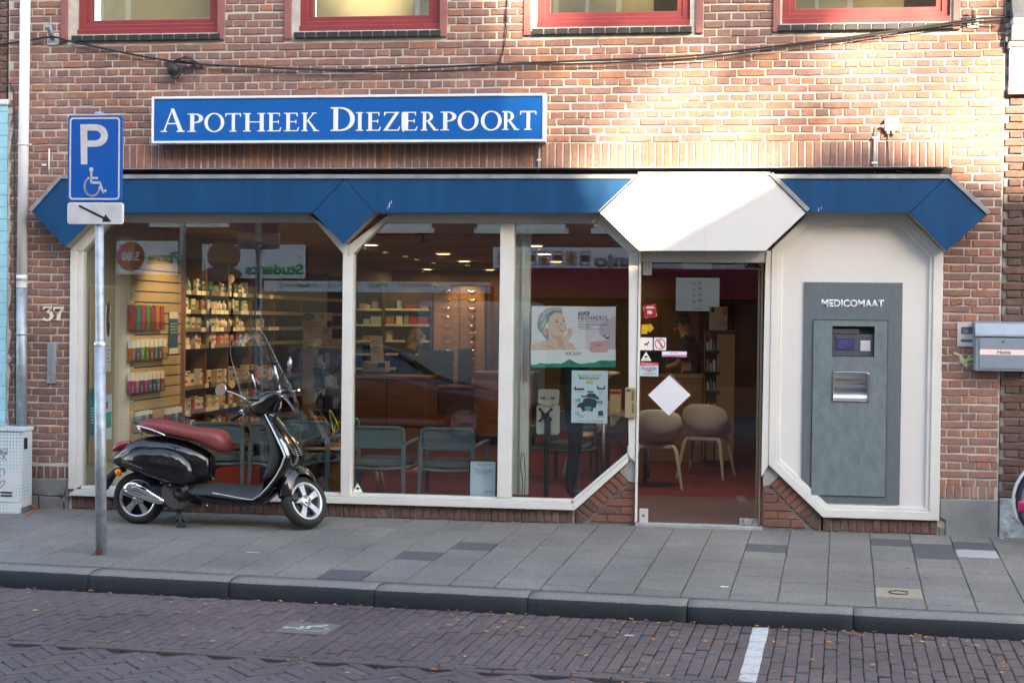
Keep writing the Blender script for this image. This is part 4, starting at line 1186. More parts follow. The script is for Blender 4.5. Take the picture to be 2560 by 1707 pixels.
# downpipe
dp = thing('downpipe', 'downpipe, white above and bare galvanised below, left of the shop window', 'downpipe', at(58, 1062, -.06))
MB().cyl(at(64, -60, -.07), at(55, 720, -.07), .0425, 20).build('white_pipe', PIPEW, dp)
MB().cyl(at(55, 688, -.07), at(55, 700, -.07), .046, 20).build('collar', PIPEW, dp)
MB().cyl(at(55, 721, -.07), at(54, 1075, -.07), .0445, 20).build('galvanised_pipe', GALV, dp)
for py, w in ((362, .05), (835, .052)):
 m = MB(); c = at(62 - py * .009, py, -.07)
 m.lathe([(w, -.006), (w, .006), (w - .004, .006), (w - .004, -.006)], 18, Matrix.Translation(c), closed=True)
 m.box(c.x + .045, c.x + .07, c.y - .008, c.y + .008, c.z - .006, c.z + .006)
 m.box(c.x - .01, c.x + .01, c.y + .04, .0, c.z - .006, c.z + .006)
 m.build('pipe_clamp', PIPEW if py < 500 else GALV, dp)
m = MB(); c = at(55, 711, -.07); pts = []
m.lathe([(.0462, -.028), (.0462, .028)], 20, Matrix.Translation(c)); m.build('paper_label', M('weathered_label', (.62, .64, .65), .6, var=.4, scale=25), dp, fix=False)
# thin wall wire left of the pipe
w = one(MB().tube(smooth_path([at(5, 205, -.03), at(20, 207, -.025), at(31, 220, -.02), at(34, 245, -.015), at(36, 400, -.015), at(37, 700, -.015), at(37, 960, -.015), at(38, 1060, -.015)], 5), .0055, 6), 'wall_wire', M('dark_green_wire', (.05, .07, .055), .6), 'thin dark wire clipped to brick between blue tiles and downpipe', 'cable')
# nails, plugs and drill holes in the facade
ho = MB()
for px, py in ((799, 201), (1502, 117), (1456, 292), (1389, 313), (1413, 313), (1388, 350), (1412, 350), (1761, 258), (1755, 289), (2070, 288), (1929, 256), (2366, 258), (2389, 257), (2306, 302), (2333, 302), (2306, 341), (2333, 341), (2363, 341), (2388, 340), (2417, 312), (2441, 299), (2441, 339), (2468, 337), (2425, 248), (2510, 319), (1598, 125), (109, 298), (123, 354), (148, 354), (81, 337), (92, 380)):
 c = at(px, py, -.0035); ho.cyl(c, c + Vector((0, .003, 0)), .0052, 8)
ho.build('drill_hole', M('hole_black', (.008, .008, .008), .9), building)
wt = one(MB().cyl(at(123, 372, -.012), at(122, 438, -.012), .007, 8), 'wall_conduit', PIPEW, 'short white conduit stub standing on brick between downpipe and parking sign', 'conduit')
one(MB().obox(at(110, 413, -.02), (.03, .03, .018)), 'wall_clip', PIPEW, 'tiny white clip on the brick beside the short white conduit', 'clip', bevel=.003)
one(MB().cyl(at(124, 177, -.006), at(124, 195, -.006), .004, 6), 'wall_nail', SIGNW, 'thin white stub on the brick under the left wall bracket', 'nail')
# house number 37
def digit(polys, name, par, mat, y=-.016):
 m = MB()
 for k, pl in enumerate(polys): m.prism(pl, y - .00006 * k, y + .012)
 return m.build(name, mat, par)
nb = thing('house_number', 'white metal house number 37 screwed to the brick pier', 'house number', at(132, 785, 0))
def dpx(x, y): return xz(x, y, -.016)
def strk(pts, ws):
 out = []
 for (a_, b_), (w0, w1) in zip(zip(pts, pts[1:]), zip(ws, ws[1:])):
  d = Vector((b_[0] - a_[0], b_[1] - a_[1])); n = Vector((-d.y, d.x)).normalized()
  out.append([dpx(a_[0] + n.x * w0, a_[1] + n.y * w0), dpx(b_[0] + n.x * w1, b_[1] + n.y * w1), dpx(b_[0] - n.x * w1, b_[1] - n.y * w1), dpx(a_[0] - n.x * w0, a_[1] - n.y * w0)])
 return out
IV = M('ivory_number_enamel', (.74, .70, .58), .45, var=.12, scale=60)
digit(strk([(109, 768), (128, 768.5)], [2.6, 1.6]) + strk([(108.3, 767), (108.3, 775)], [1.4, .9]) + strk([(128, 768.5), (118, 779)], [1.2, 1.6]) + strk([(117, 780), (124, 781), (128.5, 786), (128.5, 793), (123, 799.5), (114, 800.5), (107, 796)], [1.6, 3, 4.2, 4.2, 3, 2.2, 3]), 'digit', nb, IV)
digit(strk([(135, 770), (158, 769)], [2.8, 2.4]) + strk([(134.5, 767), (134.5, 778)], [1.5, 1]) + strk([(157.5, 769), (150, 781), (146, 791), (144.5, 801)], [1.4, 2.6, 3.8, 4.4]), 'digit', nb, IV)
# narrow steel plate
pl = thing('letter_plate', 'narrow upright grey steel plate on the brick under number 37', 'plate', at(128, 958, 0))
a, b = at(117, 958, -.014), at(140, 856, -.014)
MB().box(a.x, b.x, -.014, -.002, a.z, b.z).build('plate', GALV, pl, bevel=.003)
MB().box(a.x + .022, b.x - .022, -.018, -.0135, a.z + .028, b.z - .035).build('flap', ZINC, pl, bevel=.003)
for py in (862, 952):
 c = at(128.5, py, -.0145); MB().cyl(c, c + Vector((0, .002, 0)), .005, 8).build('screw', SATIN, pl)
# intercom plate and mailbox
ic = thing('intercom_plate', 'small steel plate with two square openings left of grey letterbox', 'intercom', at(2415, 866, 0))
a, b = at(2393, 866, -.012), at(2438, 806, -.012)
op = [(2402.5, 817, 2432, 835), (2402.5, 848.5, 2432, 855)]
zz = [b.z, at(2400, op[0][1], -.012).z, at(2400, op[0][3], -.012).z, at(2400, op[1][1], -.012).z, at(2400, op[1][3], -.012).z, a.z]
ox0, ox1 = at(2402.5, 820, -.012).x, at(2432, 820, -.012).x
m = MB()
for i in range(5):
 if i in (1, 3):
  m.box(a.x, ox0, -.012, -.002, zz[i + 1], zz[i]); m.box(ox1, b.x, -.012, -.002, zz[i + 1], zz[i])
 else: m.box(a.x, b.x, -.012, -.002, zz[i + 1], zz[i])
m.build('plate', ALU, ic)
MB().box(a.x + .004, b.x - .004, -.0042, -.001, a.z + .004, b.z - .004).build('back_plate', M('intercom_back', (.16, .16, .165), .5, metal=.4, var=.3, scale=30), ic)
c = at(2415, 829, -.008); MB().cyl(c, c + Vector((0, .004, 0)), .016, 14).build('push_button', M('button_grey', (.25, .26, .27), .4), ic)
for px, py in ((2397, 811), (2434, 811), (2397, 861), (2434, 861)):
 c = at(px, py, -.0125); MB().cyl(c, c + Vector((0, .002, 0)), .003, 6).build('screw', BLACK, ic)
mbx = thing('letterbox', 'grey steel letterbox with a white and orange name strip on brick', 'letterbox', at(2500, 928, 0))
MBG = M('letterbox_grey_paint', (.27, .34, .41), .4, metal=.25, var=.1, scale=9, detail=8)
X0, X1 = at(2439, 870, -.13).x, at(2439, 870, -.13).x + .42
zb_, zl, zt = at(2445, 927, -.13).z, at(2445, 842, -.13).z, at(2445, 806, -.13).z
MB().box(X0, X1, -.125, -.003, zb_, zl).build('body', MBG, mbx, bevel=.006)
MB().box(X0 + .028, X1 - .028, -.133, -.1255, zb_ + .018, zl - .008).build('door', MBG, mbx, bevel=.004)
lid = MB(); prof = [(-.142, zl + .002), (-.14, zl + .02), (-.115, zt - .008), (-.095, zt), (-.003, zt + .012), (-.003, zl + .002)]
lid.loft([[Vector((x, y, z)) for y, z in prof] for x in (X0 - .006, X1 + .006)], True, False)
lid.build('lid', MBG, mbx, bevel=.005)
lzb, lzt = at(2450, 888, -.133).z, at(2450, 871, -.133).z
MB().box(X0 + .030, X1 - .03, -.1342, -.1332, lzb, lzt).build('name_label', SIGNW, mbx)
OR = M('orange_stripe', (.62, .12, .03), .5)
for z in (lzb, lzt - .005): MB().box(X0 + .030, X1 - .03, -.1347, -.13425, z, z + .005).build('label_stripe', OR, mbx)
link('lettering', text_mesh('Hestia', at(2494, 880, -.134).x, at(2527, 880, -.134).x, lzb + .012, lzb + .042, -.1345, depth=.0008, bold=.012), mbx, LET)
c = at(2508, 855, -.134); MB().cyl(c, c + Vector((0, .006, 0)), .010, 12).build('lock', SATIN, mbx)
# paint daubs on the bricks
def daub(name, label, pts, mat, r, y=-.0045):
 m = MB()
 for seg in pts: m.tube(smooth_path([at(px, py, y) for px, py in seg], 5), r, 6)
 for i, v in enumerate(m.v): m.v[i] = (v[0], y + (v[1] - y) * .12, v[2])
 return one(m, name, mat, label, 'graffiti')
daub('paint_scrawl', 'pale green paint scrawl on the brick left of the letterbox', [[(2384, 882), (2398, 888), (2412, 900), (2420, 917)], [(2398, 905), (2412, 902), (2434, 897)], [(2400, 893), (2410, 910), (2418, 918)], [(2425, 890), (2414, 905), (2404, 908)]], M('pale_green_paint', (.52, .56, .30), .7, var=.2, scale=50), .010)
daub('paint_wash', 'faint orange paint marks on the right hand brick pier', [[(2378, 738), (2395, 732), (2410, 724)], [(2380, 762), (2396, 757), (2412, 748)], [(2386, 733), (2404, 728)], [(2440, 722), (2450, 728), (2462, 722), (2474, 716)], [(2465, 738), (2476, 745)], [(2424, 760), (2444, 768)]], M('faint_orange_paint', (.38, .17, .06), .85, var=.3, scale=60), .006)
# =================================================================== NEIGHBOURS
ln = thing('neighbour_building', 'dark brick neighbour with light blue tiled pilaster at the far left', 'building', (-6.4, 0, 0))
MB().box(-8.5, -6.05, .012, .26, -.1, 5.5).build('wall', MORTG, ln)
out = []; z = -.02; n = 0
while z < 5.4:
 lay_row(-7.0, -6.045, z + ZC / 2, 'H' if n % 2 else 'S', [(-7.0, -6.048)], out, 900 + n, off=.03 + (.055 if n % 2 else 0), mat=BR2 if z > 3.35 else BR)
 z += ZC; n += 1
place_bricks(out, ln, 200, 'brick_courses')
TIL = M('light_blue_glazed_tile', (.34, .66, .76), .3, var=.12, scale=12, detail=9)
xr = at(18, 600, -.03).x
MB().box(-6.7, xr - .004, -.028, .0, -.05, 3.35).build('pilaster', M('tile_grout', (.20, .38, .43), .8), ln)
z = .0; k = 0
while z < 3.32:
 m = MB(); x = xr
 m.box(xr - .30, xr + rnd.uniform(-.004, .004), -.034, -.0285, z + .002, z + .098); m.build('tile', TIL, ln, bevel=.002)
 z += .1; k += 1
m = MB().box(-6.7, xr + .01, -.05, .0, 3.352, 3.40); m.build('pilaster_cap', PIPEW, ln, bevel=.01)
rg = MB()
r_ = random.Random(8); pts = []
z = .1; pl = []
while z < 3.34:
 pl.append((xr + .004 + r_.uniform(0, .035), z)); z += r_.uniform(.03, .09)
for (xa, za), (xb, zb2) in zip(pl, pl[1:]):
 rg.prism([(xr - .005, za), (xa, za + .003), (xb, zb2 - .003), (xr - .005, zb2)], -.020 + r_.uniform(-.006, .006), .0)
rg.build('ragged_render', M('broken_render', (.50, .50, .47), .9, var=.25, scale=20, bump=.5), ln)
rn = thing('neighbour_building', 'dark brown brick neighbour with a white cornice at the far right', 'building', (2.3, 0, 0))
MB().box(2.052, 5.0, .016, .26, -.1, 5.5).build('wall', MORTG, rn)
out = []; z = .285; n = 0
while z < 5.4:
 lay_row(2.05, 3.0, z + .0305, 'H' if n % 2 else 'S', [(2.054, 3.0)], out, 1300 + n, off=.06 + (.055 if n % 2 else 0), mat=BR2)
 z += .0612; n += 1
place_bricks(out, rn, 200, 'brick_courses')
MB().box(2.056, 3.2, -.012, .02, -.08, .283).build('plinth', M('flaking_blue_grey_render', (.33, .38, .41), .8, var=.55, scale=14, bump=1.0, bscale=24, detail=12), rn, bevel=.006)
WST = M('white_cornice_paint', (.74, .75, .76), .45, var=.05)
c0, c1 = at(2505, 235, -.05), at(2512, 108, -.12)
cz = [at(2510, y, -.06).z for y in (235, 214, 115, 104, 68, 60, 50)]
MB().box(2.07, 3.4, -.045, .01, cz[1], cz[0] + .0 if cz[0] > cz[1] else cz[2]).build('cornice_panel', WST, rn, bevel=.004) if False else None
MB().box(2.068, 3.4, -.055, .01, cz[0], cz[1]).build('cornice_base', WST, rn, bevel=.006)
MB().box(2.072, 3.4, -.035, .01, cz[1] + .001, cz[2]).build('cornice_panel', WST, rn, bevel=.004)
MB().box(2.06, 3.4, -.06, .01, cz[2] + .001, cz[3]).build('cornice_moulding', WST, rn, bevel=.006)
m = MB(); prof = [(-.05, cz[3] + .001), (-.11, cz[3] + .02), (-.12, cz[4]), (-.15, cz[5]), (-.155, cz[6]), (.01, cz[6]), (.01, cz[3] + .001)]
m.loft([[Vector((x, y, z)) for y, z in prof] for x in (2.075, 3.4)], True, False); m.build('cornice_crown', WST, rn, bevel=.004)
m = MB(); prof = [(-.16, cz[6] + .001), (-.09, cz[6] + .10), (-.07, cz[6] + .5), (.01, cz[6] + .5), (.01, cz[6] + .001)]
m.loft([[Vector((x, y, z)) for y, z in prof] for x in (2.075, 3.4)], True, False); m.build('lead_apron', M('lead_grey', (.14, .15, .155), .6, metal=.3, var=.3, scale=8), rn)
m = MB()
for k in range(4): m.obox(Vector((2.068 - .012 * (k % 2), -.03, cz[2] + .05 * k)), (.03 + .012 * (k % 3), .07, .045))
m.build('broken_mortar', M('dark_mortar_lump', (.20, .19, .18), .9, var=.3, scale=20), rn, bevel=.01)
# =================================================================== THE ROOM BEHIND THE GLASS
RX0, RX1, RY1, RZC = -5.36, 1.25, 13.2, 2.42
f = MB().box(RX0 - .6, RX1 + .2, .09, RY1 + .1, -.06, .0); setp(f.build('shop_floor', CARP), kind='structure')
f = MB().box(-1.1, .9, .10, 2.0, .0005, .006); one(f, 'entrance_mat', MAT_, 'brown ribbed mat on the floor just inside the glass door', 'mat')
cl = MB().box(RX0 - .6, RX1 + .2, .10, RY1 + .2, RZC, RZC + .08)
ceil = setp(cl.build('ceiling', CEIL), kind='structure')
LINE = M('ceiling_joint', (.16, .11, .07), .9)
for x in (-4.6, -3.4, -2.2, -1.0, .2): MB().box(x, x + .012, .2, RY1, RZC - .003, RZC - .0005).build('ceiling_joint', LINE, ceil)
for y in (2.4, 4.8, 7.2, 9.6, 12): MB().box(RX0, RX1, y, y + .012, RZC - .0065, RZC - .0035).build('ceiling_joint', LINE, ceil)
m = MB().box(RX0 - .15, RX0, .10, 2.33, .0, RZC).box(RX0 - .5, RX0 - .30, 2.3301, RY1 + .1, .0, RZC); setp(m.build('side_wall', BEIGE), kind='structure')
m = MB().box(RX1, RX1 + .15, .27, RY1 + .1, .0, RZC); setp(m.build('side_wall', TANW), kind='structure')
m = MB().box(RX0 - .299, RX1, RY1, RY1 + .15, .0, RZC); setp(m.build('rear_wall', TANW), kind='structure')
m = MB().box(.30, 1.25, .10, .20, .0, RZC); setp(m.build('inner_wall', TANW), kind='structure')
def lamp(px, py, r, power, label):
 d = ray(px, py); t = (RZC - CAM.z) / d.z
 p = CAM + d * t
 if p.y > 12.8: p = CAM + d * ((12.6 + CAMD) / d.y); p.z = RZC
 t_ = thing('ceiling_light', label, 'ceiling light', (p.x, p.y, RZC), group='round lamps in the shop ceiling' if r > .05 else 'tiny ceiling spots')
 MB().lathe([(r * .86, -.010), (0.0001, -.010)], 20, Matrix.Translation((p.x, p.y, RZC))).build('diffuser', LAMPM, t_)
 MB().lathe([(r * .87, -.012), (r, -.014), (r * 1.06, -.001)], 20, Matrix.Translation((p.x, p.y, RZC))).build('rim', WHITE, t_)
 if power:
  l = bpy.data.lights.new('lamp_glow', 'AREA'); l.shape = 'DISK'; l.size = r * 2; l.energy = power; l.color = (1, .72, .42)
  o = bpy.data.objects.new('lamp_glow', l); COL.objects.link(o); o.location = (p.x, p.y, RZC - .05)
 return t_
big = [((924, 611), 'round ceiling lamp nearest the middle window post, alone beside it'), ((1108, 633), 'large round ceiling lamp under the dark projector arm'), ((1160, 652), 'round ceiling lamp just behind the large one by the white post'),
       ((1225, 677), 'round ceiling lamp right beside the white post'), ((1069, 687), 'farthest round ceiling lamp, above the drawer cabinet'), ((1336, 613), 'short round ceiling lamp right of white post, nearest the glass'),
       ((1361, 634), 'round ceiling lamp over the poster of the grey haired woman'), ((1390, 653), 'round ceiling lamp second in the row over the poster'), ((1532, 679), 'round ceiling lamp beside the door jamb, deep in the shop')]
for p, lb in big: lamp(*p, .105, .85, lb)
for p, lb in (((963, 631), 'tiny ceiling spot nearest the middle window post'), ((1014, 641), 'tiny ceiling spot left of the projector arm'), ((1042, 649), 'tiny ceiling spot beneath the projector arm'), ((1084, 657), 'tiny ceiling spot left of the large round lamp'), ((1169, 664), 'tiny ceiling spot close to the white post'),
              ((560, 628), 'tiny ceiling spot above the lit product shelves'), ((640, 655), 'tiny ceiling spot right of the lit product shelves'), ((400, 640), 'tiny ceiling spot above the slatted leaflet wall'), ((1486, 672), 'tiny ceiling spot over the poster by the door jamb')):
 lamp(*p, .035, 0, lb)
def spot(p, tgt, e, size, col=(1, .70, .38)):
 l = bpy.data.lights.new('shelf_spot', 'SPOT'); l.energy = e; l.spot_size = math.radians(size); l.spot_blend = .6; l.shadow_soft_size = .04; l.color = col
 o = bpy.data.objects.new('shelf_spot', l); COL.objects.link(o); o.location = p
 o.rotation_euler = (Vector(tgt) - Vector(p)).to_track_quat('-Z', 'Y').to_euler()
spot((-4.5, 2.8, 2.38), (-5.4, 2.9, 1.3), 9.5, 75)
spot((-4.5, 3.8, 2.38), (-5.4, 4.0, 1.3), 9.5, 75)
spot((-4.5, 5.0, 2.38), (-5.4, 5.2, 1.3), 3.5, 75)
spot((-4.4, 1.5, 2.38), (-5.3, 1.7, 1.2), 12, 85)
lt_ = thing('ceiling_light', 'round ceiling lamp over the shell chairs, hidden behind the white panel', 'ceiling light', (-.35, 1.9, RZC), group='round lamps in the shop ceiling')  # lamp added to brighten the chairs, out of the camera's view
MB().lathe([(.09, -.010), (0.0001, -.010)], 20, Matrix.Translation((-.35, 1.9, RZC))).build('diffuser', LAMPM, lt_)
l = bpy.data.lights.new('lamp_glow', 'AREA'); l.shape = 'DISK'; l.size = .2; l.energy = 4; l.color = (1, .90, .80)
o = bpy.data.objects.new('lamp_glow', l); COL.objects.link(o); o.location = (-.35, 1.9, RZC - .05)
# projector arm / camera hanging from the ceiling
pj = thing('ceiling_camera', 'small camera on a black arm under the shop ceiling', 'camera', at(1053, 580, 2.2))
q = at(1056, 580, 2.2)
m = MB(); m.cyl(Vector((q.x, q.y, RZC)), at(1057, 606, 2.2), .014, 8); m.box(q.x - .06, q.x + .06, q.y - .04, q.y + .04, RZC - .012, RZC - .001); m.build('arm', BLACK, pj)
MB().obox(at(1058, 614, 2.2), (.16, .07, .045), Matrix.Rotation(math.radians(-18), 3, 'Y')).build('body', M('camera_grey', (.22, .21, .2), .5), pj, bevel=.008)
MB().tube(smooth_path([at(1050, 582, 2.2), at(1043, 592, 2.2), at(1047, 606, 2.2), at(1056, 612, 2.2)]), .004, 5).build('cable', BLACK, pj)
# ------------------------------------------------------------------ left wall: pinboard, door, slatted panel with leaflets
def wallbox(px0, px1, zt, zb, X, th):
 y0, y1 = atx(px0, 790, X).y, atx(px1, 790, X).y
 return (X - .001, X + th, y0, y1, zb, zt)
m = MB().box(RX0 + .002, RX0 + .03, .16, .38, .05, 2.05)
pbx = wallbox(223, 282, 1.85, .36, RX0 + .012, .02)
pb = one(MB().box(*pbx), 'pinboard', TAN, 'tan pinboard with posters on the side wall, behind the parking sign pole', 'pinboard', bevel=.003)
def onboard(name, px0, px1, py0, py1, mat, label, cat, extra=None):
 X = RX0 + .0335
 a, b = atx(px0, py1, X), atx(px1, py0, X)
 t = thing(name, label, cat, (X, (a.y + b.y) / 2, a.z))
 MB().box(X, X + .003, a.y, b.y, a.z, b.z).build('sheet', mat, t)
 return t, a, b, X + .0032
t, a, b, X = onboard('poster', 262, 277, 765, 930, PAPER, 'narrow white poster with a dark haired woman, pinned behind the pole', 'poster')
m = MB(); m.ell((X, a.y + .06, a.z + .45), (.002, .045, .15), 10, 8); m.build('hair_print', M('dark_brown_print', (.03, .02, .018), .6), t)
m = MB(); m.ell((X + .001, a.y + .085, a.z + .47), (.002, .03, .06), 10, 8); m.build('face_print', SKIN, t)
for k in range(5): MB().box(X, X + .001, a.y + .03, b.y - .02 - .01 * (k % 3), a.z + .08 + .035 * k, a.z + .088 + .035 * k).build('print_line', M('grey_print', (.25, .27, .28), .6), t)
TEAL = M('teal_print', (.02, .22, .26), .5)
t, a, b, X = onboard('poster', 224, 245, 968, 1088, TEAL, 'teal leaflet low on the pinboard, left of the pole', 'poster')
for k in range(6): MB().box(X, X + .001, a.y + .02, b.y - .02, a.z + .10 + .024 * k, a.z + .108 + .024 * k).build('print_line', M('pale_print', (.55, .68, .7), .6), t)
t, a, b, X = onboard('poster', 262, 279, 985, 1100, PAPERB, 'pale blue leaflet low on the pinboard, right of the pole', 'poster')
m = MB(); m.box(X, X + .001, a.y + .01, b.y - .01, a.z + .10, a.z + .24); m.build('print_block', M('sea_green_print', (.06, .35, .33), .5), t)
m = MB(); m.box(X, X + .001, a.y + .01, a.y + .05, a.z + .27, a.z + .33); m.build('print_block', M('crimson_print', (.42, .03, .08), .5), t)
# cream cupboard door with hinge between pinboard and slatted wall
cbx = wallbox(286, 324, 2.30, .02, RX0 + .004, .045)
cp = thing('cupboard_door', 'cream painted cupboard door between the pinboard and the slatted wall', 'door', (RX0, cbx[2], 0))
MB().box(*cbx).build('panel', WHITE, cp, bevel=.004)
MB().box(cbx[1], cbx[1] + .008, cbx[3] - .05, cbx[3] - .03, .55, .68).build('hinge', ZINC, cp)
sy0, sy1 = atx(326, 790, RX0 + .05).y, atx(452, 790, RX0 + .05).y
sw = thing('slat_wall', 'pale wooden slatted display wall carrying racks of leaflets', 'display wall', (RX0, (sy0 + sy1) / 2, 0))
SLM = M('slat_beige_veneer', (.47, .36, .22), .5, var=.08, scale=3)
z = .25
MB().box(RX0 + .002, RX0 + .035, sy0, sy1, .2, 2.15).build('backing', M('slat_groove', (.12, .085, .05), .8), sw)
while z < 2.1:
 MB().box(RX0 + .036, RX0 + .052, sy0, sy1, z + .005, z + .092).build('slat', SLM, sw, bevel=.003)
 z += .0985
MB().box(RX0 + .002, RX0 + .09, sy1 + .002, sy1 + .03, .2, 2.15).build('end_trim', WOOD, sw)
LCOL = {'red': (.45, .04, .03), 'teal': (.02, .25, .28), 'magenta': (.42, .03, .18), 'green': (.08, .26, .04), 'orange': (.55, .17, .04), 'blue': (.03, .13, .40), 'purple': (.14, .06, .22), 'crimson': (.35, .02, .07), 'yellow': (.60, .36, .03), 'lime': (.22, .38, .05), 'navy': (.02, .05, .16), 'pale blue': (.35, .5, .6), 'pink': (.5, .15, .28)}
LM = {k: M(k.replace(' ', '_') + '_leaflet', tuple(.8 * c + .02 for c in v), .35) for k, v in LCOL.items()}
RACKS = [(328, 412, 764, 826, ['red', 'teal', 'magenta', 'green', 'crimson', 'orange', 'red'], 'top', 1),
         (328, 418, 845, 903, ['orange', 'blue', 'lime', 'green', 'red', 'teal', 'purple', 'yellow'], 'second', 0),
         (327, 412, 925, 986, ['magenta', 'pink', 'purple', 'magenta', 'blue', 'navy', 'teal', 'crimson'], 'third', 0),
         (346, 382, 1024, 1056, ['pale blue', 'teal', 'pale blue', 'navy'], 'small lower', 0), (419, 456, 1016, 1058, ['crimson', 'teal', 'pale blue', 'navy'], 'small lower right', 0)]
for (p0, p1, y0, y1, cols, nm, full) in RACKS:
 X = RX0 + .095
 a, b = atx(p0, y1, X), atx(p1, y0, X)
 rk = thing('leaflet_rack', 'clear %s leaflet rack on the slatted wall' % nm, 'leaflet rack', (X, (a.y + b.y) / 2, a.z), group='leaflet racks on the slatted wall')
 MB().box(RX0 + .053, X + .012, a.y, b.y, a.z - .008, a.z).build('tray', ACRYL, rk)
 MB().box(X + .008, X + .012, a.y, b.y, a.z, a.z + (b.z - a.z) * .35).build('lip', ACRYL, rk)
 n = len(cols)
 for i, c in enumerate(cols):
  w = (b.y - a.y) / n
  ya = a.y + i * w + w * .06; yb = ya + w * .86
  seen_c = cols[:i].count(c)
  t = thing('leaflet', '%s%s leaflet in the %s rack%s' % ('second ' if seen_c else '', c, nm, ', beside the ' + cols[i - 1] if i else ', nearest the cupboard'), 'leaflet', (X, (ya + yb) / 2, a.z + .002), group='leaflets in the racks')
  hgt = (b.z - a.z) * rnd.uniform(.93, 1.0)
  if full: MB().box(RX0 + .06, X, ya, yb, a.z + .002, a.z + hgt).build('cover', LM[c], t)
  else:
   MB().box(RX0 + .06, X, ya, yb, a.z + .002, a.z + hgt * .62).build('cover', LM[c], t)
   MB().box(RX0 + .06, X, ya, yb, a.z + hgt * .622, a.z + hgt).build('top_band', PAPER, t)
   if n > 4:
    m = MB(); m.lathe([(.012, -.0008), (.020, -.0008), (.020, .0008), (.012, .0008)], 10, Matrix.Translation((X + .001, (ya + yb) / 2, a.z + hgt * .22)) @ Matrix.Rotation(math.pi / 2, 4, 'Y') @ Matrix.Diagonal((1.5, .8, 1, 1)), closed=True); m.build('ring_print', PAPER, t)
# banner on the slat wall
X = RX0 + .06; a, b = atx(422, 885, X), atx(444, 780, X)
t = thing('banner', 'narrow blue advertising strip on the slatted wall, right of the leaflet racks', 'banner', (X, a.y, a.z))
MB().box(X, X + .003, a.y, b.y, a.z, b.z).build('sheet', M('deep_blue_print', (.02, .10, .24), .5), t)
MB().box(X + .0031, X + .004, a.y, b.y, a.z, a.z + (b.z - a.z) * .14).build('white_band', PAPER, t); MB().box(X + .0031, X + .004, a.y, b.y, b.z - (b.z - a.z) * .16, b.z).build('white_band', PAPER, t)
for k in range(4): MB().box(X + .0031, X + .004, a.y + .03, b.y - .03, a.z + (b.z - a.z) * (.5 + .07 * k), a.z + (b.z - a.z) * (.52 + .07 * k)).build('print_line', M('pale_print', (.55, .68, .7), .6), t)
# ------------------------------------------------------------------ lit product shelves along the left wall
SH = thing('product_shelving', 'long wooden product shelving with bright price cards along the left wall', 'shelving', (-5.2, 5, 0))
yA, yB = atx(457, 790, -5.33).y, 9.4
SX = -5.33
MB().box(RX0 - .29 + .002, RX0 - .29 + .03, yA, yB, .0, 2.2).build('back_panel', WOODD, SH)
bays = [yA, 3.05, 3.75, 4.55, 5.45, 6.6, 7.9, yB]
for y in bays: MB().box(RX0 - .29 + .031, SX - .02, y - .012, y + .012, .0, 2.2).build('divider', M('shelf_walnut', (.17, .085, .038), .5, var=.2, scale=4, stretch=(1, 1, 6)), SH, bevel=.003)
LEV = [1.85, 1.66, 1.48, 1.31, .905, .66, .42, .2]
LEVN = ['top', 'second', 'third', 'fourth', 'fifth', 'sixth', 'seventh', 'bottom']
ORD = ['first', 'second', 'third', 'fourth', 'fifth', 'sixth', 'seventh', 'eighth', 'ninth', 'tenth', 'eleventh', 'twelfth', 'thirteenth', 'fourteenth', 'fifteenth', 'sixteenth', 'seventeenth', 'eighteenth', 'nineteenth', 'twentieth']
EDGE = M('shelf_edge_aluminium', (.30, .27, .23), .4, metal=.4)
CARD = M('white_price_card', (.92, .88, .72), .3)
TABM = M('navy_divider_tab', (.01, .02, .08), .4)
PC = {'white': (.74, .72, .66), 'cream': (.66, .55, .38), 'pale green': (.42, .50, .34), 'dark green': (.03, .10, .06), 'teal': (.03, .24, .25), 'amber': (.38, .20, .06), 'pink': (.60, .34, .33), 'red': (.45, .03, .03), 'pale blue': (.38, .48, .52), 'grey': (.32, .32, .30), 'navy': (.03, .05, .13), 'orange': (.55, .17, .03)}
PM = {k: M(k.replace(' ', '_') + '_pack', v, .35) for k, v in PC.items()}
ROWC = {0: ['dark green', 'teal', 'dark green', 'white', 'amber', 'cream', 'pale green', 'white'], 1: ['pale green', 'white', 'dark green', 'cream', 'white', 'amber'], 2: ['pale blue', 'white', 'cream', 'dark green', 'white', 'cream'], 3: ['pink', 'pink', 'cream', 'white', 'red', 'white', 'cream', 'teal'],
  4: ['red', 'white', 'cream', 'white', 'pale green', 'pale blue', 'cream'], 5: ['navy', 'red', 'white', 'cream', 'white', 'pale green'], 6: ['cream', 'white', 'amber', 'orange'], 7: ['orange', 'orange', 'red', 'teal', 'orange']}
rp_ = random.Random(21)
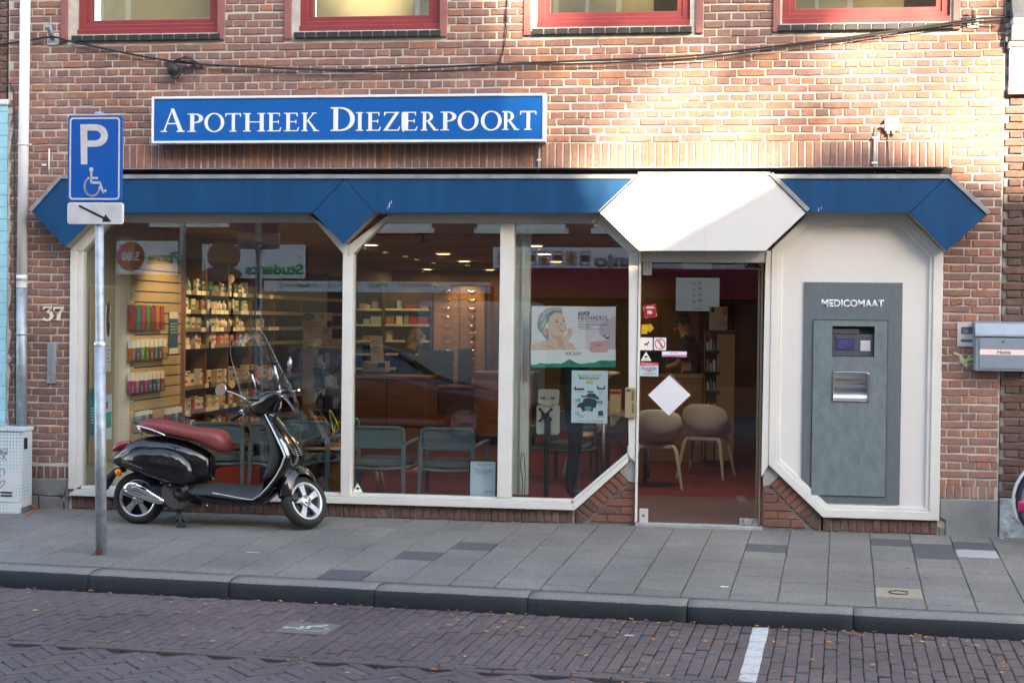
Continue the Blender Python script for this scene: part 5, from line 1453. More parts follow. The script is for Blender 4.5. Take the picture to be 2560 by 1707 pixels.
for li, z in enumerate(LEV):
 MB().box(RX0 - .29 + .031, SX, yA + .013, yB - .013, z - .018, z).build('shelf_board', WOOD, SH)
 MB().box(SX + .0005, SX + .012, yA + .013, yB - .013, z - .030, z + .012).build('shelf_edge', EDGE, SH)
 cnt = 0
 y = yA + .06
 while y < 5.4 and li < 6:
  if rp_.random() < (.62 if li != 4 else .12): MB().box(SX + .0125, SX + .0145, y, y + .125, z - .030, z + .012).build('price_card', CARD, SH)
  y += rp_.choice([.14, .14, .3])
 for y in bays[1:4]:
  if li < 5: MB().box(SX + .0125, SX + .03, y - .009, y + .009, z - .045, z + .035).build('divider_tab', TABM, SH)
 y = yA + .04
 last = None
 while y < 8.2:
  if any(abs(y - b_) < .06 for b_ in bays): y += .05; continue
  gap_next = (LEV[li - 1] - z) if li else .26
  kind = 'bottle' if (li in (0, 1, 2) and rp_.random() < .45) else 'box'
  col = rp_.choice(ROWC[li])
  w = rp_.uniform(.05, .085) if kind == 'bottle' else rp_.uniform(.045, .12)
  h = min(gap_next - .035, rp_.uniform(.10, .145)) * (1.15 if li in (4,) else 1)
  x1 = SX - rp_.uniform(.015, .05)
  w *= 1.2; far = y > 5.4
  if far: w *= 1.5
  if cnt >= 20: break
  lb = '%s %s, %s item from the window end on the %s lit shelf' % (col, kind, ORD[cnt], LEVN[li])
  t = thing('product_' + kind, lb, 'bottle' if kind == 'bottle' else 'carton', (x1 - w / 2, y + w / 2, z), group='products on the lit wall shelves')
  if kind == 'bottle':
   r = w / 2
   MB().lathe([(.0001, .0005), (r, .0005), (r, h * .62), (r * .55, h * .76), (r * .45, h * .80)], 12, Matrix.Translation((x1 - r, y + r, z))).build('body', PM[col], t)
   MB().lathe([(r * .5, h * .80), (r * .5, h), (.0001, h)], 12, Matrix.Translation((x1 - r, y + r, z))).build('cap', PM[rp_.choice(['white', 'teal', 'cream', 'grey'])], t)
  else:
   MB().box(x1 - .07, x1, y, y + w, z + .0005, z + h).build('carton', PM[col], t, bevel=.002)
   MB().box(x1 + .0002, x1 + .001, y + w * .15, y + w * .85, z + h * .3, z + h * .52).build('print_label', PM[rp_.choice(['white', 'teal', 'red', 'navy', 'grey', 'amber'])], t)
   if rp_.random() < .7: MB().box(x1 + .0002, x1 + .001, y + w * .08, y + w * .92, z + h * .8, z + h * .93).build('print_band', PM[rp_.choice(['navy', 'teal', 'red', 'dark green', 'grey', 'pale blue'])], t)
  cnt += 1
  y += w + rp_.uniform(.006, .02) + (.12 if rp_.random() < .12 else 0)
# round shelf flags
for k, (px, py) in enumerate(((578, 697), (580, 960))):
 c = atx(px, py, SX + .06)
 m = MB(); m.lathe([(.045, -.002), (.0001, -.002)], 18, Matrix.Translation(c) @ Matrix.Rotation(math.radians(60), 4, 'Z') @ Matrix.Rotation(math.pi / 2, 4, 'X')); m.lathe([(.045, .002), (.0001, .002)], 18, Matrix.Translation(c) @ Matrix.Rotation(math.radians(60), 4, 'Z') @ Matrix.Rotation(math.pi / 2, 4, 'X'))
 one(m, 'shelf_flag', PM['cream'], ['round cream shelf flag sticking out above the top lit shelf', 'round cream shelf flag sticking out lower on the lit shelves'][k], 'shelf flag', 'round shelf flags', fix=False)
# ------------------------------------------------------------------ display stand with poster
ds = thing('display_stand', 'cream floor display stand with blue shelf strips behind the bead toy', 'display stand', at(810, 1120, 3.4))
def fb(name, px, y0, y1, mat, par, bev=.003):
 a, b = at(px[0], px[3], y0), at(px[2], px[1], y0)
 return MB().box(a.x, b.x, y0, y1, a.z, b.z).build(name, mat, par, bevel=bev)
STM = M('stand_cream', (.50, .44, .36), .5)
fb('side_panel', (754, 848, 783, 1110), 3.4, 3.75, STM, ds)
fb('side_panel', (853, 830, 864, 1110), 3.4, 3.75, STM, ds)
fb('back_panel', (783.5, 848, 852.5, 1110), 3.76, 3.78, STM, ds)
BLS = M('stand_blue_strip', (.015, .07, .13), .4)
for k, py in enumerate((868, 915, 969, 1023, 1075)):
 fb('shelf', (784, py, 852, py + 4), 3.42, 3.75, STM, ds)
 if k: fb('shelf_strip', (804, py - 2, 851, py + 7), 3.40, 3.412, BLS, ds)
for k in range(9):
 px = 792 + (k % 3) * 20; py = (913, 967, 1021)[k // 3]
 c = ('white', 'cream', 'grey', 'navy')[k % 4]
 t = thing('product_box', '%s carton on the %s shelf of the cream display stand, %s along' % (c, ('upper', 'middle', 'lower')[k // 3], ORD[k % 3]), 'carton', at(px + 7, py, 3.55), group='cartons on the display stand')
 fb('carton', (px, py - 26 - (k % 2) * 6, px + 14, py), 3.5, 3.6, PM[c], t)
t = thing('poster_board', 'poster board with a face on top of the cream display stand', 'poster', at(800, 846, 3.45))
fb('sheet', (758, 782, 830, 846), 3.45, 3.46, M('poster_cream', (.62, .54, .48), .5), t, 0)
m = MB(); m.ell(at(769, 815, 3.448), (.062, .0015, .11), 14, 10); m.build('face_print', M('poster_skin', (.42, .22, .14), .5), t)
m = MB(); m.ell(at(771, 792, 3.447), (.066, .0012, .045), 14, 8); m.build('hair_print', M('dark_brown_print', (.03, .02, .018), .6), t)
fb('print_block', (803, 783, 810, 796), 3.446, 3.448, M('crimson_print', (.42, .03, .08), .5), t, 0)
for k in range(3): fb('print_line', (783, 806 + 4 * k, 800 - 4 * (k % 2), 808 + 4 * k), 3.446, 3.448, M('grey_print', (.25, .27, .28), .6), t, 0)
fb('print_block', (806, 817, 818, 836), 3.446, 3.448, M('grey_print', (.25, .27, .28), .6), t, 0)
m = MB().ell(at(824, 810, 3.447), (.028, .0015, .038), 12, 8); m.build('print_dot', M('dark_teal_print', (.01, .08, .10), .5), t)
# ------------------------------------------------------------------ rear cabinets
YB = 8.9
rc = thing('rear_shelves', 'dark wooden wall shelves with white lit boards at the back of the shop', 'shelving', at(980, 960, YB))
fb('back_panel', (884, 705, 1078, 960), YB + .38, YB + .4, WOODD, rc, 0)
for px in (884, 958, 1078): fb('upright', (px - 4, 705, px + 4, 960), YB, YB + .37, WOODD, rc)
SHB = M('white_shelf_board', (.78, .74, .66), .4)
for bi, (p0, p1) in enumerate(((889, 953), (963, 1073))):
 for py in (772, 811, 851, 884, 920): fb('shelf_board', (p0, py, p1, py + 4), YB + .01, YB + .37, SHB, rc, 0)
items = [(898, 15, 14, 'cream', 772), (914, 10, 10, 'white', 772), (930, 13, 18, 'grey', 772), (980, 8, 20, 'navy', 772), (992, 10, 20, 'pale blue', 772), (1015, 28, 9, 'red', 772), (1052, 18, 7, 'orange', 772),
         (908, 16, 14, 'pale blue', 811), (926, 28, 22, 'pale blue', 811), (965, 20, 24, 'amber', 811), (990, 16, 22, 'white', 811), (1010, 12, 24, 'grey', 811), (1024, 20, 19, 'red', 811), (1047, 24, 19, 'red', 811), (965, 14, 26, 'cream', 851), (1050, 14, 14, 'grey', 851), (905, 18, 12, 'amber', 851), (890, 12, 20, 'grey', 884), (930, 14, 18, 'navy', 884)]
for k, (px, w, h, c, py) in enumerate(items):
 t = thing('product_box', '%s carton on the %s rear shelf, %s cabinet bay%s' % (c, {772: 'top', 811: 'second', 851: 'third', 884: 'fourth'}[py], 'left' if px < 958 else 'right', ', %s pixel wide one' % ('narrow' if w < 16 else 'broad')) if False else
              '%s %s carton on the %s shelf of the rear cabinets, %s one along' % ('narrow' if w < 15 else 'broad', c, {772: 'top', 811: 'second', 851: 'third', 884: 'fourth'}[py], ORD[sum(1 for q_ in items[:k] if q_[4] == py)]), 'carton', at(px + w / 2, py, YB + .15), group='cartons on the rear shelves')
 fb('carton', (px, py - h, px + w, py - .3), YB + .1, YB + .25, PM[c], t)
dc_ = thing('drawer_cabinet', 'tall pharmacy cabinet of wooden drawers lit by one warm spot', 'cabinet', at(1150, 960, YB))
DW = M('drawer_veneer', (.36, .19, .08), .42, var=.12, scale=3, stretch=(7, 1, 1))
fb('carcass', (1081, 715, 1217, 975), YB + .05, YB + .5, WOODD, dc_, 0)
fb('side_edge', (1217, 715, 1222, 975), YB, YB + .5, WOOD, dc_, 0)
for r in range(12):
 for c in range(2):
  x0, x1 = (1084, 1147) if c == 0 else (1149, 1211)
  y0 = 718 + r * 20.9
  dr_ = fb('drawer', (x0, y0, x1, y0 + 20), YB + .02, YB + .05, DW, dc_, .003)
  hx = 1115 if c == 0 else 1179
  m = MB(); pts = [at(hx - 10 + 20 * k / 6, y0 + 8 + 4 * math.sin(math.pi * k / 6), YB - .005 - .02 * math.sin(math.pi * k / 6)) for k in range(7)]
  m.tube(pts, .008, 5); m.build('handle', SATIN, dr_)
  lx = 1134 if c == 0 else 1152
  fb('label_holder', (lx, y0 + 4, lx + 9, y0 + 8), YB + .012, YB + .0195, ZINC, dr_, 0)
ot = at(1150, 730, YB - .5)
spot((ot.x, YB - .6, RZC - .04), (ot.x, YB, 1.6), 6, 60)
ot = at(985, 730, YB - .5); spot((ot.x, YB - .7, RZC - .04), (ot.x, YB, 1.5), 3.2, 80)
# sales counters
ct = thing('sales_counter', 'wooden sales counter in the middle of the shop behind the grey chairs', 'counter', at(980, 1150, 6.4))
a, b = at(872, 948, 6.4), at(1068, 948, 6.4)
MB().box(a.x, b.x, 6.4, 7.1, .0, a.z).build('body', WOOD, ct, bevel=.004)
MB().box(a.x - .02, b.x + .02, 6.37, 7.13, a.z + .014, a.z + .05).build('top', WOOD, ct, bevel=.004)
MB().box(a.x + .01, b.x - .01, 6.405, 7.09, a.z + .0005, a.z + .0135).build('shadow_gap', BLACK, ct)
MB().box(at(965, 1000, 6.4).x, at(966.5, 1000, 6.4).x, 6.396, 6.4, .0, a.z).build('panel_joint', BLACK, ct)
MB().box(a.x, b.x, 6.396, 6.4, .27, .285).build('panel_joint', BLACK, ct)
ct2 = thing('sales_counter', 'second wooden counter seen beside the white window post', 'counter', at(1220, 1090, 7.2))
a, b = at(1186, 937, 7.2), at(1330, 937, 7.2)
MB().box(a.x, b.x, 7.2, 7.8, .12, a.z).build('body', WOOD, ct2, bevel=.004)
MB().box(a.x - .02, b.x + .02, 7.17, 7.83, a.z + .001, a.z + .04).build('top', WOOD, ct2, bevel=.004)
MB().box(a.x + .02, b.x - .02, 7.25, 7.78, .0, .119).build('plinth', BLACK, ct2)
# dark panels standing in for the mirrored van, and things on the counter
for k, (p, lb) in enumerate((((1045, 876, 1133, 958), 'broad dark grey counter screen left of the gap'), ((1144, 872, 1180, 958), 'narrow dark grey counter screen right of the gap'))):
 t = thing('reflection_panel', lb, 'screen', at((p[0] + p[2]) / 2, p[3], 7.0), group='dark screens on the counter')
 fb('panel', p, 7.0, 7.04, M('dark_reflection_grey', (.035, .038, .042), .4), t)
 fb('foot', ((p[0] + p[2]) / 2 - 12, p[3] + .5, (p[0] + p[2]) / 2 + 12, p[3] + 3), 6.97, 7.08, BLACK, t)
t = thing('paper_notice', 'white typed notice standing on the sales counter', 'notice', at(942, 945, 6.6))
a = [at(924, 838, 6.62), at(955, 840, 6.62), at(960, 903, 6.58), at(928, 903, 6.58)]
m = MB().add([*a, *[p + Vector((0, .004, 0)) for p in a]], [(0, 1, 2, 3), (7, 6, 5, 4), (0, 4, 5, 1), (1, 5, 6, 2), (2, 6, 7, 3), (3, 7, 4, 0)]); m.build('sheet', M('warm_paper', (.62, .55, .50), .6), t)
for k in range(5): fb('print_line', (930, 852 + 7 * k, 946 + 3 * (k % 3), 853.2 + 7 * k), 6.555, 6.557, M('grey_print', (.25, .27, .28), .6), t, 0)
t = thing('cash_register', 'cream cash register under the typed notice on the counter', 'cash register', at(935, 940, 6.65))
a, b = at(904, 940, 6.6), at(964, 904, 6.6)
m = MB(); m.loft([[Vector((x, y, z)) for y, z in ((6.6, a.z + .055), (6.6, b.z - .02), (6.66, b.z), (6.85, b.z), (6.85, a.z + .055))] for x in (a.x, b.x)], True, False); m.build('body', M('register_cream', (.40, .34, .27), .5), t, bevel=.006)
fb('display', (944, 907, 963, 918), 6.594, 6.599, BLACK, t, 0)
# ------------------------------------------------------------------ people
def person(name, label, J, rad, cloth, zones, loc, rotz, group=None, extra=None):
 """one continuous skinned body; J joints (name: xyz), bones from the standard list, zones give material per bone"""
 names = list(J)
 bones = [('pelvis', 'chest'), ('chest', 'neck'), ('neck', 'head'), ('head', 'crown'), ('pelvis', 'hipL'), ('pelvis', 'hipR'), ('hipL', 'kneeL'), ('hipR', 'kneeR'), ('kneeL', 'ankleL'), ('kneeR', 'ankleR'), ('ankleL', 'toeL'), ('ankleR', 'toeR'),
             ('chest', 'shL'), ('chest', 'shR'), ('shL', 'elL'), ('shR', 'elR'), ('elL', 'wrL'), ('elR', 'wrR'), ('wrL', 'paL'), ('wrR', 'paR')]
 for s in 'LR':
  for k in range(5):
   b0, b1 = 'f%d%sa' % (k, s), 'f%d%sb' % (k, s)
   root_ = Vector(J['pa' + s]); w = Vector(J['wr' + s]); d = (root_ - w).normalized()
   side = d.cross(Vector((0, 0, 1)))
   if side.length < .2: side = d.cross(Vector((1, 0, 0)))
   side.normalize(); curl = side.cross(d)
   if k < 4:
    off = (k - 1.5) * .020; ln = (.062, .072, .068, .052)[k]
    J[b0] = root_ + side * off + d * .028
    J[b1] = J[b0] + d * ln * .75 - curl * ln * .45 * (1 if curl.z > 0 else -1)
    bones += [('pa' + s, b0), (b0, b1)]
   else:
    J[b0] = w + d * .03 + side * .042
    J[b1] = J[b0] + d * .045 + side * .022
    bones += [('wr' + s, b0), (b0, b1)]
 names = list(J)
 me = bpy.data.meshes.new(name)
 me.from_pydata([tuple(J[n]) for n in names], [(names.index(a), names.index(b)) for a, b in bones], [])
 o = bpy.data.objects.new(name, me); COL.objects.link(o)
 sk = o.modifiers.new('skin', 'SKIN'); sk.use_smooth_shade = True
 if not me.skin_vertices: me.skin_vertices.new()
 for i, n in enumerate(names):
  r = rad.get(n, rad.get(n[:-1], .010))
  if n[0] == 'f' and n[1].isdigit(): r = .0095 if n.endswith('a') else .008
  me.skin_vertices[0].data[i].radius = r if isinstance(r, (tuple, list)) else (r, r)
  me.skin_vertices[0].data[i].use_root = (n == 'pelvis')
 sb = o.modifiers.new('sub', 'SUBSURF'); sb.levels = 2; sb.render_levels = 2
 bpy.context.view_layer.update()
 body = bpy.data.meshes.new_from_object(o.evaluated_get(bpy.context.evaluated_depsgraph_get()))
 bpy.data.objects.remove(o)
 mats = list(cloth.values()); keys = list(cloth)
 body.materials.clear()
 for m_ in mats: body.materials.append(m_)
 segs = [(a, b, Vector(J[a]), Vector(J[b])) for a, b in bones]
 for p in body.polygons:
  c = p.center; best = None
  for a, b, A, B in segs:
   t = max(0, min(1, (c - A).dot(B - A) / max(1e-9, (B - A).length_squared)))
   dd = (c - A.lerp(B, t)).length
   if best is None or dd < best[0]: best = (dd, a, b, t)
  p.material_index = keys.index(zones(best[1], best[2], best[3], c)); p.use_smooth = True
 t = thing('person', label, 'person', loc, group, rotz)
 INV.pop(t.name, None)
 link('body', body, t)
 return t
def zone_std(a, b, t, c):
 if a[:2] in ('he',) or b in ('head', 'crown'): return 'skin'
 if a == 'chest' and b == 'neck': return 'top' if t < .75 else 'skin'
 if a[:2] in ('wr', 'pa') or a[0] == 'f' and a[1].isdigit(): return 'skin'
 if a[:2] in ('an',): return 'shoe'
 if a[:3] in ('hip', 'kne') : return 'legs'
 return 'top'
RAD = dict(pelvis=(.155, .12), chest=(.165, .115), neck=.055, head=(.078, .092), crown=(.060, .07), hip=.095, knee=.058, ankle=.042, toe=.036, sh=.060, el=.043, wr=.029, pa=(.036, .022))
def head_bits(t, c, face, hair, hz=1.0, glasses=False, long=False):
 """face and hair on a head centred at c, looking along face"""
 F = Vector(face).normalized(); Sd = F.cross(Vector((0, 0, 1))).normalized(); U = Sd.cross(F)
 Mx = Matrix((Sd, F, U)).transposed()
 def L(x, y, z): return Vector(c) + Mx @ Vector((x, y, z))
 m = MB(); m.ell(L(0, -.02, .035), (.088, .105, .095), 14, 10, Mx)
 for i, v in enumerate(m.v):
  q = Mx.transposed() @ (Vector(v) - Vector(c))
  if q.y > .045 and q.z < .055: q.y = .045 + (q.y - .045) * .1
  if q.z < -.03 and not long: q.z = -.03 + (q.z + .03) * .3
  m.v[i] = tuple(Vector(c) + Mx @ q)
 if long: m.ell(L(0, -.055, -.035), (.08, .06, .10), 12, 8, Mx)
 m.build('hair', hair, t)
 m = MB(); m.ell(L(0, .102, -.012), (.013, .022, .022), 8, 6, Mx); m.build('nose', SKIN, t)
 m = MB()
 for s in (-1, 1): m.ell(L(s * .033, .082, .012), (.013, .008, .008), 8, 6, Mx)
 m.build('eyes', M('eye_dark', (.03, .025, .02), .3), t)
 m = MB().ell(L(0, .087, -.048), (.024, .007, .007), 8, 6, Mx); m.build('mouth', M('lip', (.36, .12, .10), .5), t)
 m = MB()
 for s in (-1, 1): m.ell(L(s * .082, .0, -.002), (.010, .02, .03), 8, 6, Mx)
 m.build('ears', SKIN, t)
# man in a black shirt behind the door, bending his head over the counter
p = at(1728, 930, 6.6)
JM = dict(pelvis=(0, 0, .93), chest=(0, .03, 1.30), neck=(0, .06, 1.46), head=(0, .115, 1.56), crown=(0, .135, 1.63), hipL=(-.10, 0, .88), hipR=(.10, 0, .88), kneeL=(-.11, .02, .48), kneeR=(.11, .02, .48), ankleL=(-.11, -.02, .08), ankleR=(.11, -.02, .08), toeL=(-.13, .15, .035), toeR=(.13, .15, .035),
          shL=(-.185, .03, 1.36), shR=(.185, .03, 1.36), elL=(-.22, .10, 1.10), elR=(.22, .10, 1.10), wrL=(-.15, .33, 1.03), wrR=(.14, .33, 1.03), paL=(-.12, .40, 1.01), paR=(.11, .40, 1.01))
BT = M('black_shirt', (.014, .015, .017), .85); TR = M('dark_trousers', (.02, .022, .03), .85); SHO = M('black_shoe', (.012, .012, .012), .5)
def zone_tee(a, b, t, c):
 if a[:2] == 'el': return 'skin'
 if a[:2] == 'sh' and t > .8: return 'skin'
 return zone_std(a, b, t, c)
man = person('person', 'person in a black short sleeved shirt looking down behind the glass door', JM, RAD, {'skin': SKIN, 'top': BT, 'legs': TR, 'shoe': SHO}, zone_tee, (p.x, 6.6, 0), math.radians(78))
head_bits(man, (0, .125, 1.575), (0, .8, -.45), M('short_dark_hair', (.035, .022, .014), .7))
MB().tube(smooth_path([(-.055, .04, 1.44), (0, .115, 1.425), (.055, .04, 1.44)]), .006, 5).build('collar_trim', M('lime_trim', (.35, .42, .05), .6), man)
# seated woman behind the counter
p = at(1004, 950, 7.9)
JW = dict(pelvis=(0, 0, .58), chest=(0, .06, .97), neck=(0, .12, 1.15), head=(0, .18, 1.25), crown=(0, .20, 1.32), hipL=(-.10, .05, .56), hipR=(.10, .05, .56), kneeL=(-.11, .45, .55), kneeR=(.11, .45, .55), ankleL=(-.11, .42, .12), ankleR=(.11, .42, .12), toeL=(-.12, .56, .06), toeR=(.12, .56, .06),
          shL=(-.175, .06, 1.05), shR=(.175, .06, 1.05), elL=(-.23, .16, .83), elR=(.23, .16, .83), wrL=(-.09, .38, .92), wrR=(.09, .38, .92), paL=(-.04, .45, .95), paR=(.04, .45, .95))
woman = person('person', 'grey haired person in a dark jacket bent over work behind the wooden counter', JW, RAD, {'skin': SKIN, 'top': M('charcoal_jacket', (.035, .037, .038), .85), 'legs': TR, 'shoe': SHO}, zone_std, (p.x, 7.9, .08), math.radians(-62))
head_bits(woman, (0, .19, 1.262), (0, .75, -.5), M('grey_blond_hair', (.33, .25, .15), .8), long=True)
st = thing('office_stool', 'dark swivel stool under the grey haired person behind the counter', 'stool', (p.x, 7.9, 0))
MB().lathe([(.0001, .50), (.2, .50), (.21, .53), (.19, .565), (.0001, .57)], 18, Matrix.Translation((p.x, 7.9, 0))).build('seat', BLACK, st)
m = MB(); m.cyl((p.x, 7.9, .04), (p.x, 7.9, .5), .025, 10)
for k in range(5): m.cyl((p.x, 7.9, .06), (p.x + .25 * math.cos(k * 1.257), 7.9 + .25 * math.sin(k * 1.257), .03), .015, 6)
m.build('base', BLACK, st)
# customer in dark clothes behind the posters
p = at(1434, 1100, 1.5)
JC = dict(pelvis=(0, 0, .95), chest=(0, .01, 1.30), neck=(0, .02, 1.47), head=(0, .05, 1.57), crown=(0, .05, 1.65), hipL=(-.095, 0, .90), hipR=(.095, 0, .90), kneeL=(-.085, .03, .50), kneeR=(.095, .0, .50), ankleL=(-.08, -.02, .09), ankleR=(.10, -.05, .09), toeL=(-.10, .14, .04), toeR=(.13, .11, .04),
          shL=(-.19, .01, 1.38), shR=(.19, .01, 1.38), elL=(-.25, .06, 1.12), elR=(.25, .06, 1.12), wrL=(-.10, .27, 1.12), wrR=(.08, .28, 1.12), paL=(-.05, .34, 1.14), paR=(.03, .34, 1.14))
RC = dict(RAD); RC.update(pelvis=(.18, .14), chest=(.19, .14), sh=.075, el=.055, ankle=.055, knee=.065)
cust = person('person', 'person in dark coat and boots standing behind the window posters', JC, RC, {'skin': SKIN, 'top': M('dark_coat', (.016, .02, .022), .85), 'legs': M('black_trousers', (.010, .011, .014), .85), 'shoe': SHO}, zone_std, (p.x, 1.5, 0), math.radians(-75))
head_bits(cust, (0, .06, 1.59), (0, 1, -.2), M('brown_hair', (.06, .035, .02), .75), long=True)
# ------------------------------------------------------------------ grey armchairs under the window
def armchair():
 t = thing('armchair', '', 'armchair', (0, 0, 0), group='grey plastic armchairs behind the window')
 W2 = .235
 bp = []
 for zz, yy in ((.525, .018), (.56, .010), (.62, .0), (.66, -.006), (.69, -.01)):
  bp.append((zz, yy))
 out_ = rrect(-W2, W2, .50, .695, .055, 5)
 m = MB(); n = len(out_)
 def yb(z): return -.015 * (z - .5) / .2
 inn = rrect(-W2 + .024, W2 - .024, .524, .671, .042, 5)
 m.ring([(x, z) for x, z in out_], inn, 0, .035)
 m.prism(inn, .010, .026)
 for i, v in enumerate(m.v): m.v[i] = (v[0], v[1] + yb(v[2]) * 1.2 + .35 * v[0] ** 2, v[2])
 m.build('backrest', CHAIRG, t, bevel=.005)
 seat = MB()
 sec = []
 for k in range(9):
  y = .05 + .43 * k / 8
  sec.append([Vector((x, y, z + .37 + .012 * math.cos(k / 8 * 6.28))) for x, z in sel(20, 5, .225 - .01 * abs(k - 4) / 4, .026)])
 seat.loft(sec); seat.build('cushion', CUSH, t)
 fr = MB()
 fr.tube(smooth_path([(-.235, .03, .335), (0, .025, .325), (.235, .03, .335)]), .016, 8)
 for s in (-1, 1): fr.tube(smooth_path([(s * .24, .03, .335), (s * .262, .25, .333), (s * .262, .49, .345)]), .016, 8)
 fr.tube(smooth_path([(-.262, .49, .345), (0, .50, .335), (.262, .49, .345)]), .016, 8)
 fr.build('seat_frame', CHAIRG, t)
 for s in (-1, 1):
  m = MB(); m.loft([[Vector((s * (.222 + .010 * (.52 - z) / .52) + dx * w, .012 + dy * w - .03 * (1 - z / .52), z)) for dx, dy in ((-1, -1), (1, -1), (1, 1), (-1, 1))] for z, w in ((.53, .017), (.33, .018), (.15, .015), (.0, .012))], True, False)
  m.build('leg', CHAIRG, t, bevel=.004)
  m = MB(); m.loft([[Vector((s * (.268 + .012 * (.52 - z) / .52) + dx * w, .50 + dy * w + .02 * (1 - z / .52), z)) for dx, dy in ((-1, -1), (1, -1), (1, 1), (-1, 1))] for z, w in ((.545, .014), (.33, .017), (.15, .014), (.0, .011))], True, False)
  m.build('leg', CHAIRG, t, bevel=.004)
  m = MB(); m.loft([[Vector((s * x + dx * .02, y, z + dz * .011)) for dx, dz in ((-1, -1), (1, -1), (1, 1), (-1, 1))] for x, y, z in ((.222, .015, .535), (.255, .12, .55), (.268, .3, .56), (.268, .515, .555))], True, True)
  m.build('arm', CHAIRG, t, bevel=.004)
 return t
ac = armchair()
CH = [(542, 'grey plastic armchair nearest the slatted wall, behind the scooter seat', .62, .06), (687, 'grey plastic armchair behind the scooter leg shield', .66, -.05), (760, 'grey plastic armchair left of the bead toy table', 1.05, -.12), (944, 'grey plastic armchair just right of the middle window post', .55, .02), (1117, 'grey plastic armchair behind the framed notice', .52, -.02)]
for i, (px, lb, y, rz) in enumerate(CH):
 q = at(px, 1080, y)
 if i == 0: ac.location = (q.x, y, 0); ac.rotation_euler = (0, 0, rz); ac['label'] = lb
 else: copy_tree(ac, (q.x, y, 0), rz, lb)
q = at(1440, 1100, 3.2); copy_tree(ac, (q.x, 3.2, 0), math.radians(160), 'grey plastic armchair deep in the shop behind the dark customer')
# shell chairs
def shell_chair():
 t = thing('shell_chair', '', 'chair', (0, 0, 0), group='taupe shell chairs on wooden legs')
 m = MB(); secs = []
 prof = [(.44, .40), (.47, .43), (.40, .432), (.20, .435), (.08, .45), (.015, .50), (-.015, .60), (-.03, .70), (-.035, .77)]
 N_ = 13
 rows_ = []
 for k, (y, z) in enumerate(prof):
  w = (.17, .20, .225, .24, .25, .255, .25, .24, .20)[k]
  row = []
  for i in range(N_):
   s = -1 + 2 * i / (N_ - 1)
   lift = .10 * abs(s) ** 3 * (1 if 1 < k < 6 else .3 if k <= 1 else 0)
   fwd = .16 * abs(s) ** 2.4 * (1 if k >= 4 else 0)
   dz = -.05 * abs(s) ** 4 if k == len(prof) - 1 else 0
   row.append(Vector((s * w, y + fwd, z + lift + dz)))
  rows_.append(row)
 fs = [(a * N_ + b, a * N_ + b + 1, (a + 1) * N_ + b + 1, (a + 1) * N_ + b) for a in range(len(rows_) - 1) for b in range(N_ - 1)]
 m.add([p for r in rows_ for p in r], fs, True)
 o = m.build('shell', SHELL, t)
 so_ = o.modifiers.new('thick', 'SOLIDIFY'); so_.thickness = .014
 sb = o.modifiers.new('sub', 'SUBSURF'); sb.levels = 1; sb.render_levels = 2
 LEG = M('taupe_leg', (.46, .38, .31), .5)
 for sx in (-1, 1):
  for y0, y1 in ((.08, -.02), (.36, .46)):
   m = MB(); m.loft([[Vector((sx * x + dx * w, y + dy * w, z)) for dx, dy in ((-1, -1), (1, -1), (1, 1), (-1, 1))] for x, y, z, w in ((.16, y0, .415, .02), (.19, y0 + (y1 - y0) * .2, .36, .019), (.245, y1, .0, .012))], True, False)
   m.build('leg', LEG, t, bevel=.005)
 m = MB()
 for y in (.09, .35): m.box(-.17, .17, y - .018, y + .018, .385, .42)
 m.build('leg_bridge', LEG, t, bevel=.006)
 return t
sh = shell_chair()
for i, (px, y, rz, lb) in enumerate(((1642, 2.55, .05, 'taupe shell chair nearest the glass door, under the white square'), (1752, 3.7, -.25, 'taupe shell chair farther in, in front of display tower'), (1522, 3.9, 2.6, 'taupe shell chair half hidden beside the white door jamb'))):
 q = at(px, 1100, y)
 if i == 0: sh.location = (q.x, y, 0.006 * 0); sh.rotation_euler = (0, 0, rz); sh['label'] = lb
 else: copy_tree(sh, (q.x, y, 0), rz, lb)
# children's table, stools and bead maze
q = at(812, 1122, 1.15)
tb = thing('play_table', 'round wooden play table carrying a colourful bead maze', 'table', (q.x, 1.35, 0))
TT = .455
MB().lathe([(.0001, TT - .03), (.27, TT - .03), (.275, TT - .015), (.27, TT), (.0001, TT)], 28, Matrix.Translation((q.x, 1.35, 0))).build('tabletop', WOODL, tb)
MB().box(q.x - .17, q.x + .17, 1.22, 1.5, .0, TT - .031).build('base_box', WOOD, tb, bevel=.006)
for k, (px, lb) in enumerate(((842, 'small wooden stool with splayed legs right of the play table'), (925, 'small wooden stool behind the armchair right of middle post'))):
 c = at(px, 1100, 1.5 if k == 0 else 1.35)
 s_ = thing('wooden_stool', lb, 'stool', (c.x, c.y, 0), group='small wooden stools')
 MB().lathe([(.0001, .29), (.14, .29), (.145, .305), (.14, .32), (.0001, .32)], 18, Matrix.Translation((c.x, c.y, 0))).build('seat', WOODL, s_)
 for j in range(4):
  a_ = math.radians(45 + 90 * j)
  MB().tube([(c.x + .10 * math.cos(a_), c.y + .10 * math.sin(a_), .289), (c.x + .165 * math.cos(a_), c.y + .165 * math.sin(a_), .0)], [.017, .013], 8).build('leg', WOODL, s_)
bm_ = thing('bead_maze', 'bead maze toy with bent orange, yellow, green and blue wires', 'toy', (q.x, 1.3, TT))
MB().box(q.x - .20, q.x + .22, 1.18, 1.42, TT + .0005, TT + .018).build('base', M('toy_base_wood', (.32, .17, .08), .5), bm_, bevel=.004)
def tw(pts, col, nm):
 return MB().tube(smooth_path([at(px, py, yy) for px, py, yy in pts], 6), .0055, 6).build('wire', M(nm + '_wire', col, .35), bm_)
